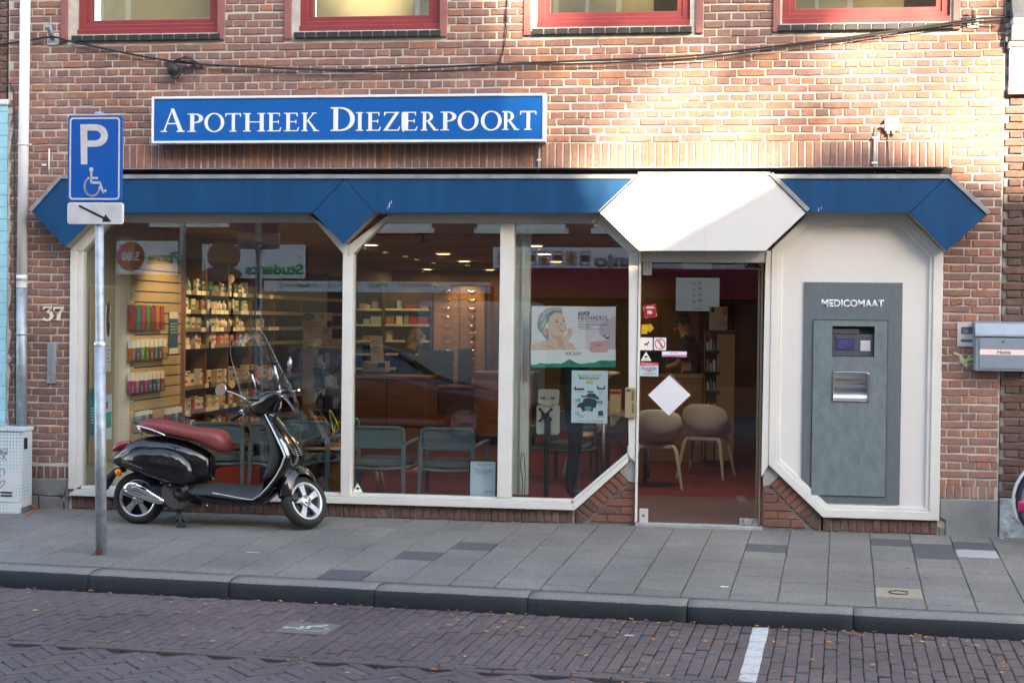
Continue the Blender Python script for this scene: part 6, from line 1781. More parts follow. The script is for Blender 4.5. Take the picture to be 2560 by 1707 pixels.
tw([(792, 1112, 1.22), (790, 1060, 1.22), (787, 1038, 1.22), (797, 1052, 1.25), (806, 1044, 1.28), (815, 1050, 1.28), (813, 1066, 1.25), (801, 1062, 1.22), (792, 1048, 1.2), (800, 1042, 1.22), (812, 1085, 1.25), (819, 1112, 1.28)], (.65, .17, .02), 'orange')
tw([(836, 1112, 1.25), (832, 1075, 1.25), (824, 1032, 1.25), (827, 1028, 1.25), (846, 1068, 1.25), (836, 1080, 1.28), (838, 1064, 1.3), (848, 1055, 1.3), (857, 1060, 1.3)], (.62, .58, .04), 'yellow')
tw([(771, 1112, 1.22), (768, 1088, 1.22), (774, 1082, 1.22), (780, 1092, 1.25), (786, 1080, 1.28), (795, 1086, 1.28), (797, 1112, 1.3)], (.05, .45, .12), 'green')
tw([(802, 1112, 1.3), (797, 1090, 1.3), (806, 1076, 1.3), (815, 1090, 1.33), (826, 1085, 1.33), (841, 1079, 1.33), (848, 1112, 1.33)], (.04, .10, .42), 'blue')
tw([(810, 1112, 1.2), (815, 1085, 1.2), (825, 1083, 1.2), (828, 1100, 1.22), (818, 1112, 1.24)], (.55, .03, .04), 'red')
tw([(878, 1085, 1.25), (884, 1060, 1.25), (890, 1045, 1.25), (897, 1055, 1.25), (893, 1075, 1.25), (886, 1066, 1.28), (900, 1070, 1.3), (902, 1085, 1.3)], (.05, .45, .12), 'green')
BC = [(.55, .03, .03), (.60, .42, .03), (.03, .12, .5), (.05, .40, .10), (.6, .2, .02), (.2, .5, .65)]
rb = random.Random(3)
bead_spots = [(771, 1096, 1.22), (772, 1103, 1.22), (773, 1109, 1.22), (792, 1100, 1.22), (800, 1097, 1.22), (792, 1108, 1.22), (836, 1088, 1.25), (837, 1095, 1.25), (836, 1102, 1.25), (837, 1109, 1.25), (848, 1104, 1.33), (812, 1103, 1.22), (803, 1064, 1.22), (812, 1062, 1.25), (806, 1074, 1.28), (886, 1074, 1.26), (893, 1072, 1.26), (820, 1104, 1.24), (797, 1103, 1.3)]
for k, s in enumerate(bead_spots):
 MB().ell(at(*s), .0115, 10, 8).build('bead', M('bead_paint_%s' % 'abcdef'[k % 6], BC[k % 6], .25, coat=.5), bm_)
# kiosk: white screen on a black pole, seen from behind
ks = thing('check_in_kiosk', 'white self service screen on a black pole, seen from behind the glass', 'kiosk', at(1363, 1245, .42))
KW = M('kiosk_white', (.70, .69, .64), .4)
a, b = at(1340, 1086, .40), at(1398, 1013, .40)
m = MB().prism(rrect(a.x, b.x, a.z, b.z, .02), .40, .47); m.build('printer_box', KW, ks, bevel=.010)
a, b = at(1344, 1010, .38), at(1397, 974, .38)
m = MB().prism(rrect(a.x, b.x, a.z, b.z, .018), .38, .41)
for i, v in enumerate(m.v): m.v[i] = (v[0], v[1] + (v[2] - a.z) * .25, v[2])
m.build('monitor', KW, ks, bevel=.006)
fb('neck', (1357, 1000, 1381, 1013), .375, .40, KW, ks, .006)
fb('sticker', (1351, 992, 1362, 997), .379, .3835, M('blue_sticker', (.10, .22, .38), .4), ks, 0); fb('sticker', (1377, 992, 1388, 997), .379, .3835, M('grey_print', (.25, .27, .28), .6), ks, 0)
c = at(1364, 1037, .375)
m = MB()
for dx, dy in ((-14, -14), (14, -14), (-14, 14), (13, 11)):
 e = at(1364 + dx, 1037 + dy, .393); m.cyl(at(1364 + dx * .2, 1037 + dy * .2, .385), e, .009, 6); m.cyl(e + Vector((0, -.006, 0)), e + Vector((0, .006, 0)), .012, 8)
m.obox(at(1364, 1037, .382), (.06, .03, .035)); m.build('bracket', BLACK, ks, bevel=.002)
MB().tube([at(1369, 1042, .375), at(1369, 1075, .375), at(1366, 1110, .40), at(1365, 1262, .42)], [.026, .026, .021, .021], 12).build('pole', BLACK, ks)
MB().lathe([(.0001, .001), (.20, .001), (.19, .014), (.03, .02), (.0001, .02)], 24, Matrix.Translation((at(1365, 1250, .42).x, .42, 0))).build('foot', BLACK, ks)
# ------------------------------------------------------------------ behind the door
sc_ = thing('queue_screen', 'wall screen with a column of queue numbers seen through the glass door', 'screen', at(1750, 780, 8.6))
fb('housing', (1686, 690, 1812, 781), 8.6, 8.66, BLACK, sc_)
SCR = M('lit_screen_grey_blue', (.15, .19, .23), .4, emit=.10)
fb('display', (1689, 695, 1799, 777), 8.592, 8.598, SCR, sc_, 0)
for k, s in enumerate(('001', '002', '003', '004')):
 yy = 706 + 15 * k
 link('lettering', text_mesh(s, at(1731, yy, 8.59).x, at(1738.5, yy, 8.59).x, at(1731, yy + 6, 8.59).z, at(1731, yy, 8.59).z, 8.59, depth=.0005), sc_, LET)
 link('lettering', text_mesh('Balie', at(1745, yy, 8.59).x, at(1755, yy, 8.59).x, at(1731, yy + 2, 8.59).z, at(1731, yy - 3, 8.59).z, 8.59, depth=.0005, bold=.01), sc_, LET)
 link('lettering', text_mesh('5427'[k], at(1748.5, yy, 8.59).x, at(1751.5, yy, 8.59).x, at(1731, yy + 9, 8.59).z, at(1731, yy + 4, 8.59).z, 8.59, depth=.0005), sc_, LET)
link('lettering', text_mesh('5 minuten', at(1733, 770, 8.59).x, at(1754, 770, 8.59).x, at(1731, 773.5, 8.59).z, at(1731, 769, 8.59).z, 8.59, depth=.0005), sc_, LET)
tw_ = thing('display_tower', 'narrow wooden display tower with dark shelf trims behind the glass door', 'display stand', at(1800, 1160, 4.9))
TWM = M('tower_wood', (.30, .19, .11), .5, var=.1)
fb('body', (1788, 832, 1838, 1150), 4.95, 5.3, TWM, tw_)
fb('side', (1757, 832, 1764, 1150), 4.95, 5.3, TWM, tw_); fb('back_panel', (1764.5, 832, 1787.5, 1150), 5.28, 5.3, TWM, tw_)
for py in (829, 879, 931, 979, 1040): fb('shelf_trim', (1755, py - 3, 1842 if py == 829 else 1799, py + 2), 4.9, 4.948, M('navy_trim', (.012, .022, .04), .4), tw_); 
for k in range(12):
 py = (877, 929, 977, 1038)[k // 3]; px = 1766 + (k % 3) * 8
 c = ('white', 'cream', 'teal', 'grey', 'pale blue')[k % 5]
 t = thing('product_box', '%s carton on the %s shelf of the wooden display tower, %s along' % (c, ORD[k // 3], ORD[k % 3]), 'carton', at(px + 3, py, 5.05), group='cartons on the display tower')
 fb('carton', (px, py - 22 - 7 * (k % 2), px + 6.5, py - .5), 5.0, 5.1, PM[c], t)
t = thing('poster_board', 'advertising card with red oval standing on the display tower', 'poster', at(1796, 826, 5.0))
fb('sheet', (1773, 767, 1819, 825), 5.0, 5.01, M('card_cream', (.42, .34, .28), .5), t, 0)
MB().ell(at(1812, 780, 4.998), (.024, .0012, .045), 14, 10).build('oval_print', M('crimson_print', (.42, .03, .08), .5), t)
fb('print_block', (1800, 800, 1818, 815), 4.996, 4.999, M('grey_print', (.25, .27, .28), .6), t, 0)
MB().ell(at(1782, 775, 4.998), (.018, .0012, .03), 12, 8).build('portrait_print', M('dark_brown_print', (.03, .02, .018), .6), t)
cd = thing('service_desk', 'wooden service desk in front of the person in black', 'counter', at(1680, 1060, 5.6))
a, b = at(1592, 943, 5.6), at(1756, 943, 5.6)
MB().box(a.x, b.x, 5.6, 6.2, .0, a.z).build('body', WOOD, cd, bevel=.004); MB().box(a.x - .01, b.x + .01, 5.58, 6.22, a.z + .001, a.z + .035).build('top', WOODL, cd, bevel=.004)
t = thing('monitor', 'dark monitor standing on the service desk, left of the person in black', 'screen', at(1650, 930, 5.9))
fb('panel', (1600, 880, 1665, 932), 5.9, 5.94, BLACK, t, .006); fb('foot', (1622, 932.5, 1645, 936), 5.86, 6.0, BLACK, t)
wd = thing('inner_door', 'flat brown inner door on the right, deep behind the glass door', 'door', at(1865, 1100, 9.0))
fb('leaf', (1832, 722, 1906, 1040), 9.0, 9.05, M('brown_door', (.20, .115, .05), .6), wd)
m = MB(); m.ring(P((1824, 1042), (1914, 1042), (1914, 712), (1824, 712), y=9.0), P((1831, 1040), (1907, 1040), (1907, 721), (1831, 721), y=9.0), 8.99, 9.06); m.build('frame', M('brown_door_frame', (.15, .085, .04), .6), wd)
m = MB().box(at(1815, 700, 9.07).x, RX1, 9.07, 9.2, .0, RZC); setp(m.build('inner_wall', TANW), kind='structure')
# table with display boxes inside, seen between poster and door jamb
tb2 = thing('consulting_table', 'low table with display boxes between the posters and the door jamb', 'table', at(1560, 1060, 3.2))
a, b = at(1500, 1032, 3.1), at(1625, 1032, 3.1)
MB().box(a.x, b.x, 3.0, 3.7, a.z - .03, a.z).build('tabletop', M('table_taupe', (.30, .24, .2), .4), tb2, bevel=.004)
for sx in (a.x + .04, b.x - .04):
 for yy in (3.05, 3.65): MB().cyl((sx, yy, 0), (sx, yy, a.z - .031), .02, 8).build('leg', ZINC, tb2)
for k, (p, c, lb) in enumerate((((1524, 975, 1552, 1031), 'cream', 'cream display box with red header on the table, left of jamb'), ((1580, 975, 1600, 1031), 'pink', 'pinkish display box on the table right at the door jamb'))):
 t = thing('display_box', lb, 'box', at((p[0] + p[2]) / 2, p[3], 3.3), group='display boxes on the table')
 fb('carton', p, 3.3, 3.4, PM[c], t); fb('header', (p[0], p[1] + 2, p[2], p[1] + 9), 3.296, 3.299, PM['red'], t, 0)
ex = thing('exit_sign', 'small green exit sign under the ceiling above the large poster', 'sign', at(1454, 748, 11.5))
fb('panel', (1445, 741, 1464, 747), 11.5, 11.53, M('exit_green', (.03, .45, .18), .5, emit=.5), ex)
# backing partition seen through the right pane
m = MB().box(at(1290, 700, 10.5).x, at(1600, 700, 10.5).x, 10.5, 10.6, .0, RZC); setp(m.build('partition_wall', M('olive_brown_wall', (.17, .125, .055), .8, var=.15, scale=2)), kind='structure')
# =================================================================== POSTERS AND STICKERS ON THE GLASS
GY = .045
def sheet(name, label, cat, px, y, mat, nm='sheet', th=.0015, group=None):
 t = thing(name, label, cat, at((px[0] + px[2]) / 2, px[3], y), group)
 a, b = at(px[0], px[3], y), at(px[2], px[1], y)
 MB().box(a.x, b.x, y, y + th, a.z, b.z).build(nm, mat, t)
 return t
def flat(name, pts, y, mat, par, k=1):
 return MB().prism(P(*pts, y=y), y - .0004 * k, y - .0004 * k + .0003).build(name, mat, par)
def oval(name, cx, cy, rx, ry, y, mat, par, k=1, rot=0, n=22, a0=0, a1=360):
 pts = []
 c_, s_ = math.cos(math.radians(rot)), math.sin(math.radians(rot))
 for i in range(n):
  t = math.radians(a0 + (a1 - a0) * i / (n if a1 - a0 == 360 else n - 1))
  x, y_ = rx * math.cos(t), ry * math.sin(t)
  pts.append((cx + x * c_ - y_ * s_, cy + x * s_ + y_ * c_))
 return flat(name, pts, y, mat, par, k)
def zz_(x, y): return (1290 + x / 4.613, 740 + y / 4.613)
po = sheet('poster', 'advertising poster of a smiling grey haired woman with a pink jar', 'poster', (1327.5, 767, 1539.5, 912), GY, M('poster_lilac_white', (.70, .69, .75), .35))
y = GY
flat('white_band', [zz_(172, 625), zz_(1150, 615), zz_(1150, 815), zz_(172, 815)], y, M('poster_white', (.74, .78, .79), .35), po, 1)
flat('lilac_area', [zz_(800, 125), zz_(1146, 122), zz_(1146, 612), zz_(800, 616)], y, M('poster_lilac', (.62, .58, .68), .35), po, 1)
flat('mauve_area', [zz_(960, 330), zz_(1146, 230), zz_(1146, 612), zz_(960, 614)], y, M('poster_mauve', (.50, .42, .50), .35), po, 2)
PSK = M('poster_pale_skin', (.68, .50, .43), .35); PSK2 = M('poster_skin_tone', (.60, .40, .33), .35); PHA = M('poster_grey_hair', (.30, .34, .35), .35); PHA2 = M('poster_light_hair', (.52, .56, .57), .35)
flat('shoulders_print', [zz_(172, 560), zz_(300, 520), zz_(400, 490), zz_(420, 400), zz_(560, 420), zz_(540, 520), zz_(650, 540), zz_(698, 618), zz_(172, 622)], y, PSK, po, 2)
flat('hair_print', [zz_(540, 200), zz_(525, 140), zz_(460, 128), zz_(390, 140), zz_(330, 165), zz_(280, 205), zz_(255, 260), zz_(245, 330), zz_(262, 390), zz_(300, 430), zz_(340, 490), zz_(368, 508), zz_(386, 480), zz_(375, 420), zz_(330, 380), zz_(345, 320), zz_(380, 300), zz_(390, 240), zz_(450, 190)], y, PHA, po, 4)
flat('face_print', [zz_(380, 300), zz_(395, 235), zz_(450, 188), zz_(510, 190), zz_(545, 220), zz_(560, 262), zz_(582, 322), zz_(575, 345), zz_(578, 380), zz_(560, 420), zz_(520, 455), zz_(460, 470), zz_(410, 450), zz_(385, 430), zz_(370, 380)], y, PSK, po, 3)
oval('ear_print', *zz_(345, 408), 7, 9, y, PSK2, po, 5, 20)
flat('neck_shade_print', [zz_(385, 440), zz_(430, 460), zz_(520, 462), zz_(535, 500), zz_(530, 560), zz_(500, 610), zz_(480, 520), zz_(430, 480)], y, PSK2, po, 4)
flat('hand_print', [zz_(520, 480), zz_(560, 460), zz_(600, 420), zz_(585, 395), zz_(600, 372), zz_(640, 362), zz_(658, 395), zz_(650, 440), zz_(612, 500), zz_(600, 560), zz_(590, 617), zz_(555, 617), zz_(525, 530)], y, PSK, po, 6)
for k, (a, b) in enumerate((((300, 210), (400, 150)), ((275, 280), (370, 190)), ((290, 350), (340, 260)), ((420, 145), (500, 150)))):
 flat('hair_strand', [zz_(a[0], a[1]), zz_(a[0] + 14, a[1] + 12), zz_(b[0] + 16, b[1] + 14), zz_(b[0], b[1])], y, PHA2, po, 5)
DKP = M('poster_dark_print', (.05, .035, .05), .4)
flat('eye_print', [zz_(452, 300), zz_(478, 288), zz_(486, 296), zz_(462, 306)], y, DKP, po, 5); flat('eye_print', [zz_(540, 285), zz_(562, 280), zz_(562, 290), zz_(545, 295)], y, DKP, po, 5)
flat('brow_print', [zz_(440, 280), zz_(485, 262), zz_(486, 270), zz_(443, 288)], y, PHA, po, 5); flat('brow_print', [zz_(535, 262), zz_(555, 255), zz_(558, 262), zz_(540, 270)], y, PHA, po, 5)
flat('mouth_print', [zz_(498, 392), zz_(540, 375), zz_(582, 366), zz_(572, 392), zz_(535, 408)], y, M('poster_lips', (.45, .12, .14), .35), po, 5); flat('teeth_print', [zz_(510, 392), zz_(545, 379), zz_(576, 371), zz_(568, 384), zz_(535, 395)], y, M('poster_white', (.74, .78, .79), .35), po, 7)
flat('cheek_print', [zz_(470, 340), zz_(505, 345), zz_(510, 370), zz_(485, 385), zz_(462, 370)], y, M('poster_cheek', (.66, .42, .38), .35), po, 4)
flat('jaw_shade_print', [zz_(385, 430), zz_(410, 448), zz_(460, 466), zz_(520, 452), zz_(556, 422), zz_(520, 468), zz_(460, 482), zz_(405, 462)], y, PSK2, po, 5)
flat('collar_shade_print', [zz_(300, 560), zz_(400, 575), zz_(470, 600), zz_(470, 612), zz_(390, 590), zz_(300, 572)], y, PSK2, po, 4)
flat('finger_shade_print', [zz_(600, 395), zz_(640, 385), zz_(645, 392), zz_(604, 404)], y, PSK2, po, 8); flat('finger_shade_print', [zz_(596, 415), zz_(640, 408), zz_(640, 414), zz_(600, 424)], y, PSK2, po, 8); flat('wrist_shade_print', [zz_(520, 490), zz_(540, 500), zz_(560, 617), zz_(548, 617), zz_(524, 540)], y, PSK2, po, 7)
for (p, q, w) in (((262, 300), (330, 190), 10), ((255, 360), (290, 260), 8), ((300, 420), (360, 490), 9), ((340, 170), (450, 135), 9), ((380, 200), (500, 165), 7), ((310, 250), (380, 200), 8), ((275, 400), (330, 450), 7)):
 flat('hair_strand', [zz_(p[0], p[1]), zz_(p[0] + w, p[1] + w * .5), zz_(q[0] + w, q[1] + w * .5), zz_(q[0], q[1])], y, PHA2 if w > 8 else M('poster_dark_hair', (.16, .19, .20), .35), po, 6)
flat('nose_print', [zz_(515, 300), zz_(545, 330), zz_(530, 345), zz_(512, 340)], y, PSK2, po, 5)
JAR = M('poster_jar_pink', (.62, .36, .38), .3); JARL = M('poster_jar_light', (.72, .60, .64), .3)
flat('jar_print', [zz_(855, 530), zz_(1060, 515), zz_(1070, 620), zz_(1050, 650), zz_(870, 650), zz_(846, 630)], y, JAR, po, 4); flat('jar_rim_print', [zz_(870, 535), zz_(880, 480), zz_(1040, 470), zz_(1050, 522)], y, JARL, po, 4); flat('cream_print', [zz_(885, 485), zz_(930, 465), zz_(950, 445), zz_(985, 465), zz_(1030, 478)], y, JARL, po, 5)
text('VICHY', 'lettering', DKP, po, (1290 + 918 / 4.613, 740 + 554 / 4.613, 1290 + 992 / 4.613, 740 + 574 / 4.613), y - .0024, depth=.0003)
mo = [zz_(1045 + 32 * math.cos(math.radians(a_)), 465 + 30 * math.sin(math.radians(a_))) for a_ in range(-20, 250, 18)] + [zz_(1052 + 25 * math.cos(math.radians(a_)), 452 + 24 * math.sin(math.radians(a_))) for a_ in range(215, -40, -18)]
flat('moon_print', mo, y, DKP, po, 4)
GRN = M('poster_green', (.02, .26, .20), .35); GRN2 = M('poster_green_dark', (.03, .18, .14), .35)
flat('mountain_print', [zz_(172, 822), zz_(172, 790), zz_(230, 790), zz_(290, 770), zz_(360, 782), zz_(430, 775), zz_(520, 778), zz_(560, 760), zz_(600, 735), zz_(620, 728), zz_(650, 745), zz_(700, 770), zz_(760, 782), zz_(830, 770), zz_(900, 768), zz_(960, 745), zz_(1010, 738), zz_(1080, 745), zz_(1150, 742), zz_(1150, 820)], y, GRN, po, 3)
flat('mountain_shade_print', [zz_(620, 730), zz_(660, 755), zz_(690, 790), zz_(640, 800), zz_(625, 770)], y, GRN2, po, 4); flat('mountain_shade_print', [zz_(960, 750), zz_(1040, 760), zz_(1100, 790), zz_(980, 800)], y, GRN2, po, 4)
flat('label_block', [zz_(717, 184), zz_(846, 181), zz_(846, 218), zz_(717, 221)], y, DKP, po, 3)
def ptxt(s, x0, x1, y0, y1, mat, par=None, k=.002, **kw):
 a_, b_ = zz_(x0, y0), zz_(x1, y1)
 return text(s, 'lettering', mat, par or po, (a_[0], a_[1], b_[0], b_[1]), GY - k, depth=.0003, **kw)
ptxt('NIEUW', 726, 838, 188, 216, PAPER); ptxt('NEOVADIOL', 716, 1066, 229, 274, DKP)
GRP = M('poster_grey_print', (.30, .29, .33), .4)
ptxt('ROSE PLATINIUM NACHT', 716, 1066, 284, 305, GRP); ptxt('WORD WAKKER MET EEN STRALENDE,', 716, 1058, 324, 338, DKP); ptxt('ROZIGE GLOED', 716, 852, 348, 361, DKP); ptxt('ANTI-RIMPELS, VERVAAGT DONKERE VLEKKEN', 716, 1028, 376, 387, GRP)
ptxt('VICHY', 566, 755, 645, 683, M('poster_navy', (.03, .06, .12), .4))
for px, py in ((1327, 764), (1541, 764)):
 c = at(px, py, .04); MB().lathe([(.0001, -.012), (.012, -.008), (.021, .0), (.022, .003)], 14, Matrix.Translation(c) @ Matrix.Rotation(math.pi / 2, 4, 'X')).build('suction_cup', ACRYL, po)
# second poster
p2 = sheet('poster', 'pale blue poster with a dark map and small buildings', 'poster', (1428, 927, 1520, 1056), GY + .01, PAPERB)
y = GY + .01
def q2(s, x0, x1, y0, y1, mat, **kw):
 a_, b_ = zz_(x0, y0), zz_(x1, y1)
 return text(s, 'lettering', mat, p2, (a_[0], a_[1], b_[0], b_[1]), y - .001, depth=.0003, **kw)
SLATE = M('poster_slate', (.03, .055, .10), .4); PYEL = M('poster_yellow', (.60, .48, .10), .4); PTEAL = M('poster_teal', (.10, .38, .46), .4)
q2('MAAND VAN DE', 712, 986, 902, 926, M('poster_lime', (.36, .58, .12), .4), bold=.02); q2('MANTELZORG', 730, 958, 936, 959, SLATE, bold=.02)
flat('year_block', [zz_(812, 978), zz_(886, 978), zz_(886, 1008), zz_(812, 1008)], y, PYEL, p2, 1); 
a_, b_ = zz_(822, 984), zz_(876, 1002); text('2019', 'lettering', PAPER, p2, (a_[0], a_[1], b_[0], b_[1]), y - .0008, depth=.0003)
flat('map_print', [zz_(752, 1145), zz_(800, 1150), zz_(838, 1120), zz_(910, 1122), zz_(930, 1155), zz_(965, 1175), zz_(945, 1195), zz_(880, 1172), zz_(800, 1165), zz_(752, 1165)], y, SLATE, p2, 1)
flat('map_print', [zz_(778, 1180), zz_(850, 1172), zz_(905, 1185), zz_(940, 1215), zz_(925, 1255), zz_(925, 1285), zz_(890, 1290), zz_(885, 1330), zz_(840, 1325), zz_(800, 1320), zz_(775, 1335), zz_(755, 1310), zz_(750, 1285), zz_(697, 1280), zz_(720, 1240), zz_(770, 1220)], y, SLATE, p2, 1)
for (x0, y0, w, h) in ((672, 1045, 20, 42), (692, 1062, 95, 22), (935, 1035, 18, 40), (953, 1058, 62, 18), (1014, 1035, 14, 40), (820, 1095, 74, 16), (683, 1190, 22, 26), (712, 1180, 30, 38), (940, 1205, 60, 34), (792, 1275, 78, 30), (948, 1330, 58, 50)):
 flat('building_print', [zz_(x0, y0), zz_(x0 + w, y0), zz_(x0 + w, y0 + h), zz_(x0, y0 + h)], y, SLATE if y0 < 1100 or y0 > 1320 else PTEAL, p2, 2)
flat('roof_print', [zz_(942, 1332), zz_(976, 1318), zz_(1012, 1332)], y, SLATE, p2, 2)
for (x0, y0, w) in ((702, 1098, 60), (948, 1096, 62), (930, 1144, 40), (845, 1112, 26), (706, 1222, 26), (944, 1248, 50), (806, 1310, 50), (926, 1388, 98)):
 flat('caption_print', [zz_(x0, y0), zz_(x0 + w, y0), zz_(x0 + w, y0 + 9), zz_(x0, y0 + 9)], y, PYEL, p2, 3)
for (cx, cy, r) in ((692, 1352, 9), (716, 1338, 8), (718, 1368, 9), (970, 1127, 7)): oval('tree_print', *zz_(cx, cy), r / 4.6, r / 4.6, y, SLATE, p2, 2, n=12)
for cx in (740, 770):
 m = MB(); c = at(*zz_(cx, 1384), y - .0012); m.tube([c + Vector((.0095 * math.cos(k * .524), 0, .0095 * math.sin(k * .524))) for k in range(13)], .0014, 4); m.build('bicycle_print', SLATE, p2)
q2('www.mantelzorg.nl - november maand van de mantelzorg', 695, 1000, 1433, 1443, SLATE)
# framed notice at the foot of the glass
fn = thing('framed_notice', 'black framed white notice standing at the foot of the window by the white post', 'notice', at(1207, 1242, .12))
a, b = at(1172, 1242, .10), at(1242, 1150, .10)
m = MB(); m.ring([(a.x, a.z), (b.x, a.z), (b.x, b.z), (a.x, b.z)], [(a.x + .010, a.z + .010), (b.x - .010, a.z + .010), (b.x - .010, b.z - .010), (a.x + .010, b.z - .010)], .098, .115); m.build('frame', BLACK, fn)
MB().box(a.x + .0101, b.x - .0101, .104, .110, a.z + .0101, b.z - .0101).build('sheet', PAPERB, fn)
for k, (x0, x1) in enumerate(((.28, .78), (.32, .8), (.42, .66), (.18, .9), (.22, .82), (.26, .84), (.3, .7), (.48, .56))):
 zz0 = b.z - .035 - .011 * k - (.012 if k > 2 else 0)
 MB().box(a.x + (b.x - a.x) * x0, a.x + (b.x - a.x) * x1, .1036, .1039, zz0, zz0 + .004).build('print_line', M('grey_print', (.25, .27, .28), .6), fn)
MB().box(a.x + (b.x - a.x) * .54, a.x + (b.x - a.x) * .86, .1036, .1039, a.z + .045, a.z + .05).build('print_line', M('grey_print', (.25, .27, .28), .6), fn)
# stickers
DY = .0605
def dz(x, y): return (1570 + x / 4.3556, 640 + y / 4.3556)
def dsheet(name, label, box, mat, yy=DY, rnd_=.0, cat='sticker'):
 (x0, y0), (x1, y1) = dz(box[0], box[1]), dz(box[2], box[3])
 t = thing(name, label, cat, at((x0 + x1) / 2, y1, yy), group='stickers on the glass door')
 a, b = at(x0, y1, yy), at(x1, y0, yy)
 MB().prism(rrect(a.x, b.x, a.z, b.z, rnd_ or .001, 3), yy, yy + .001).build('sheet', mat, t)
 return t
def dflat(name, pts, mat, t, k=1, yy=DY): return flat(name, [dz(*p) for p in pts], yy, mat, t, k)
def dtext(s, x0, x1, y0, y1, mat, t, yy=DY, **kw):
 a_, b_ = dz(x0, y0), dz(x1, y1); return text(s, 'lettering', mat, t, (a_[0], a_[1], b_[0], b_[1]), yy - .001, depth=.0003, **kw)
REDS = M('sticker_crimson', (.34, .02, .035), .4); YELS = M('sticker_yellow', (.62, .40, .02), .4); TEALL = M('sticker_pale_teal', (.45, .64, .70), .4); REDP = M('sticker_red', (.60, .04, .08), .4)
t = dsheet('door_sticker', 'square crimson sticker with white emblem over a yellow corner', (174, 533, 308, 668), REDS, DY)
flat('yellow_corner', [dz(162, 548), dz(292, 524), dz(318, 655), dz(186, 678)], DY + .0016, YELS, t, 1)
for k, (x0, x1) in enumerate(((205, 275), (192, 290))): dflat('print_line', [(x0, 548 + 14 * k), (x1, 548 + 14 * k), (x1, 556 + 14 * k), (x0, 556 + 14 * k)], PAPER, t)
dtext('h', 212, 238, 590, 636, PAPER, t, bold=.05); dtext('b', 236, 264, 588, 630, PAPER, t, bold=.05)
t = dsheet('door_sticker', 'yellow arrow sticker pointing right, with a small square on its tail', (148, 768, 210, 848), YELS, DY)
dflat('arrow', [(150, 745), (238, 745), (238, 728), (284, 785), (236, 838), (236, 822), (150, 822)], M('sticker_gold', (.55, .34, .02), .4), t, 2); dflat('arrow_tail', [(148, 770), (210, 768), (210, 848), (146, 845)], YELS, t, 3); dflat('print_line', [(156, 800), (180, 799), (180, 804), (156, 805)], LET, t, 4)
t = dsheet('door_sticker', 'white square sticker with a little black dog', (133, 888, 269, 1024), PAPER, rnd_=.006)
dflat('dog_print', [(172, 945), (180, 955), (205, 950), (215, 938), (225, 926), (236, 936), (224, 946), (212, 962), (210, 985), (203, 970), (185, 968), (178, 988), (180, 965)], LET, t)
t = dsheet('door_sticker', 'white square sticker with a red no telephone ring', (281, 888, 417, 1024), PAPER, rnd_=.006)
c = at(*dz(349, 956), DY - .0006)
m = MB(); m.lathe([(.0355, -.0003), (.042, -.0003), (.042, .0003), (.0355, .0003)], 28, Matrix.Translation(c) @ Matrix.Rotation(math.pi / 2, 4, 'X'), closed=True); m.build('red_ring', REDP, t)
dflat('red_bar', [(308, 912), (318, 904), (392, 1000), (382, 1008)], REDP, t, 3); dflat('phone_print', [(338, 918), (352, 912), (372, 985), (356, 992)], LET, t, 1); dflat('phone_screen', [(343, 926), (351, 922), (362, 962), (352, 966)], PAPER, t, 2)
t = thing('door_sticker', 'white triangular warning sticker on the door below the dog sticker', 'sticker', at(*dz(195, 1140), DY), 'stickers on the glass door')
MB().prism(P(dz(196, 1040), dz(254, 1140), dz(138, 1140), y=DY), DY, DY + .001).build('sheet', PAPER, t)
dflat('camera_print', [(178, 1090), (208, 1084), (216, 1096), (206, 1104), (190, 1106), (176, 1100)], LET, t); dflat('print_line', [(165, 1118), (228, 1118), (230, 1122), (163, 1122)], TEAL, t)
t = dsheet('door_sticker', 'long white strip sticker with pink edge and coloured dots', (369, 1040, 641, 1094), PAPER)
dflat('pink_edge', [(369, 1076), (641, 1074), (641, 1094), (369, 1096)], M('sticker_pink', (.58, .18, .52), .4), t)
for cx, c_ in ((467, (.02, .35, .28)), (497, (.55, .24, .16)), (526, (.5, .16, .14))): flat('dot_print', [dz(cx - 7, 1046), dz(cx + 7, 1046), dz(cx + 7, 1059), dz(cx - 7, 1059)], DY, M('dot_%d' % cx if False else 'dot_paint_' + ('green' if cx == 467 else 'salmon' if cx == 497 else 'brick'), c_, .4), t, 1)
t = dsheet('door_sticker', 'pale blue sticker with a red top strip, below the triangular one', (132, 1160, 333, 1305), TEALL)
dflat('red_strip', [(132, 1160), (333, 1160), (333, 1190), (132, 1190)], REDP, t); dtext('Onze apotheek is een', 150, 316, 1167, 1184, PAPER, t, yy=DY - .0004)
NAV = M('sticker_navy', (.02, .12, .22), .4)
dtext('Eucerin', 152, 304, 1198, 1238, NAV, t, bold=.01); dflat('red_wedge', [(165, 1243), (300, 1241), (232, 1258)], REDP, t); dtext('Huidexpert', 155, 306, 1266, 1294, NAV, t)
# white square hung on its corner
wq = thing('hanging_square', 'plain white square sign set on its corner inside the glass door', 'sign', at(1674, 1038, .05))
MB().prism(P((1620, 987), (1673, 938), (1726, 987), (1672, 1039), y=.045), .045, .049).build('panel', M('square_white', (.72, .75, .78), .45), wq)
MB().prism(P((1623, 985), (1677, 934), (1729, 989), (1675, 1036), y=.053), .0525, .0545).build('backing', M('square_edge_brown', (.20, .10, .11), .6), wq)
# triangle sticker at the foot of the middle pane
t = thing('window_sticker', 'small white triangular sticker at the lower left corner of the middle pane', 'sticker', at(894, 1230, .029))
MB().prism(P((894, 1207), (907, 1230), (881, 1230), y=.0285), .0285, .0295).build('sheet', PAPER, t)
flat('camera_print', [(889, 1220), (895, 1217), (899, 1220), (897, 1223), (890, 1223)], .0284, LET, t)
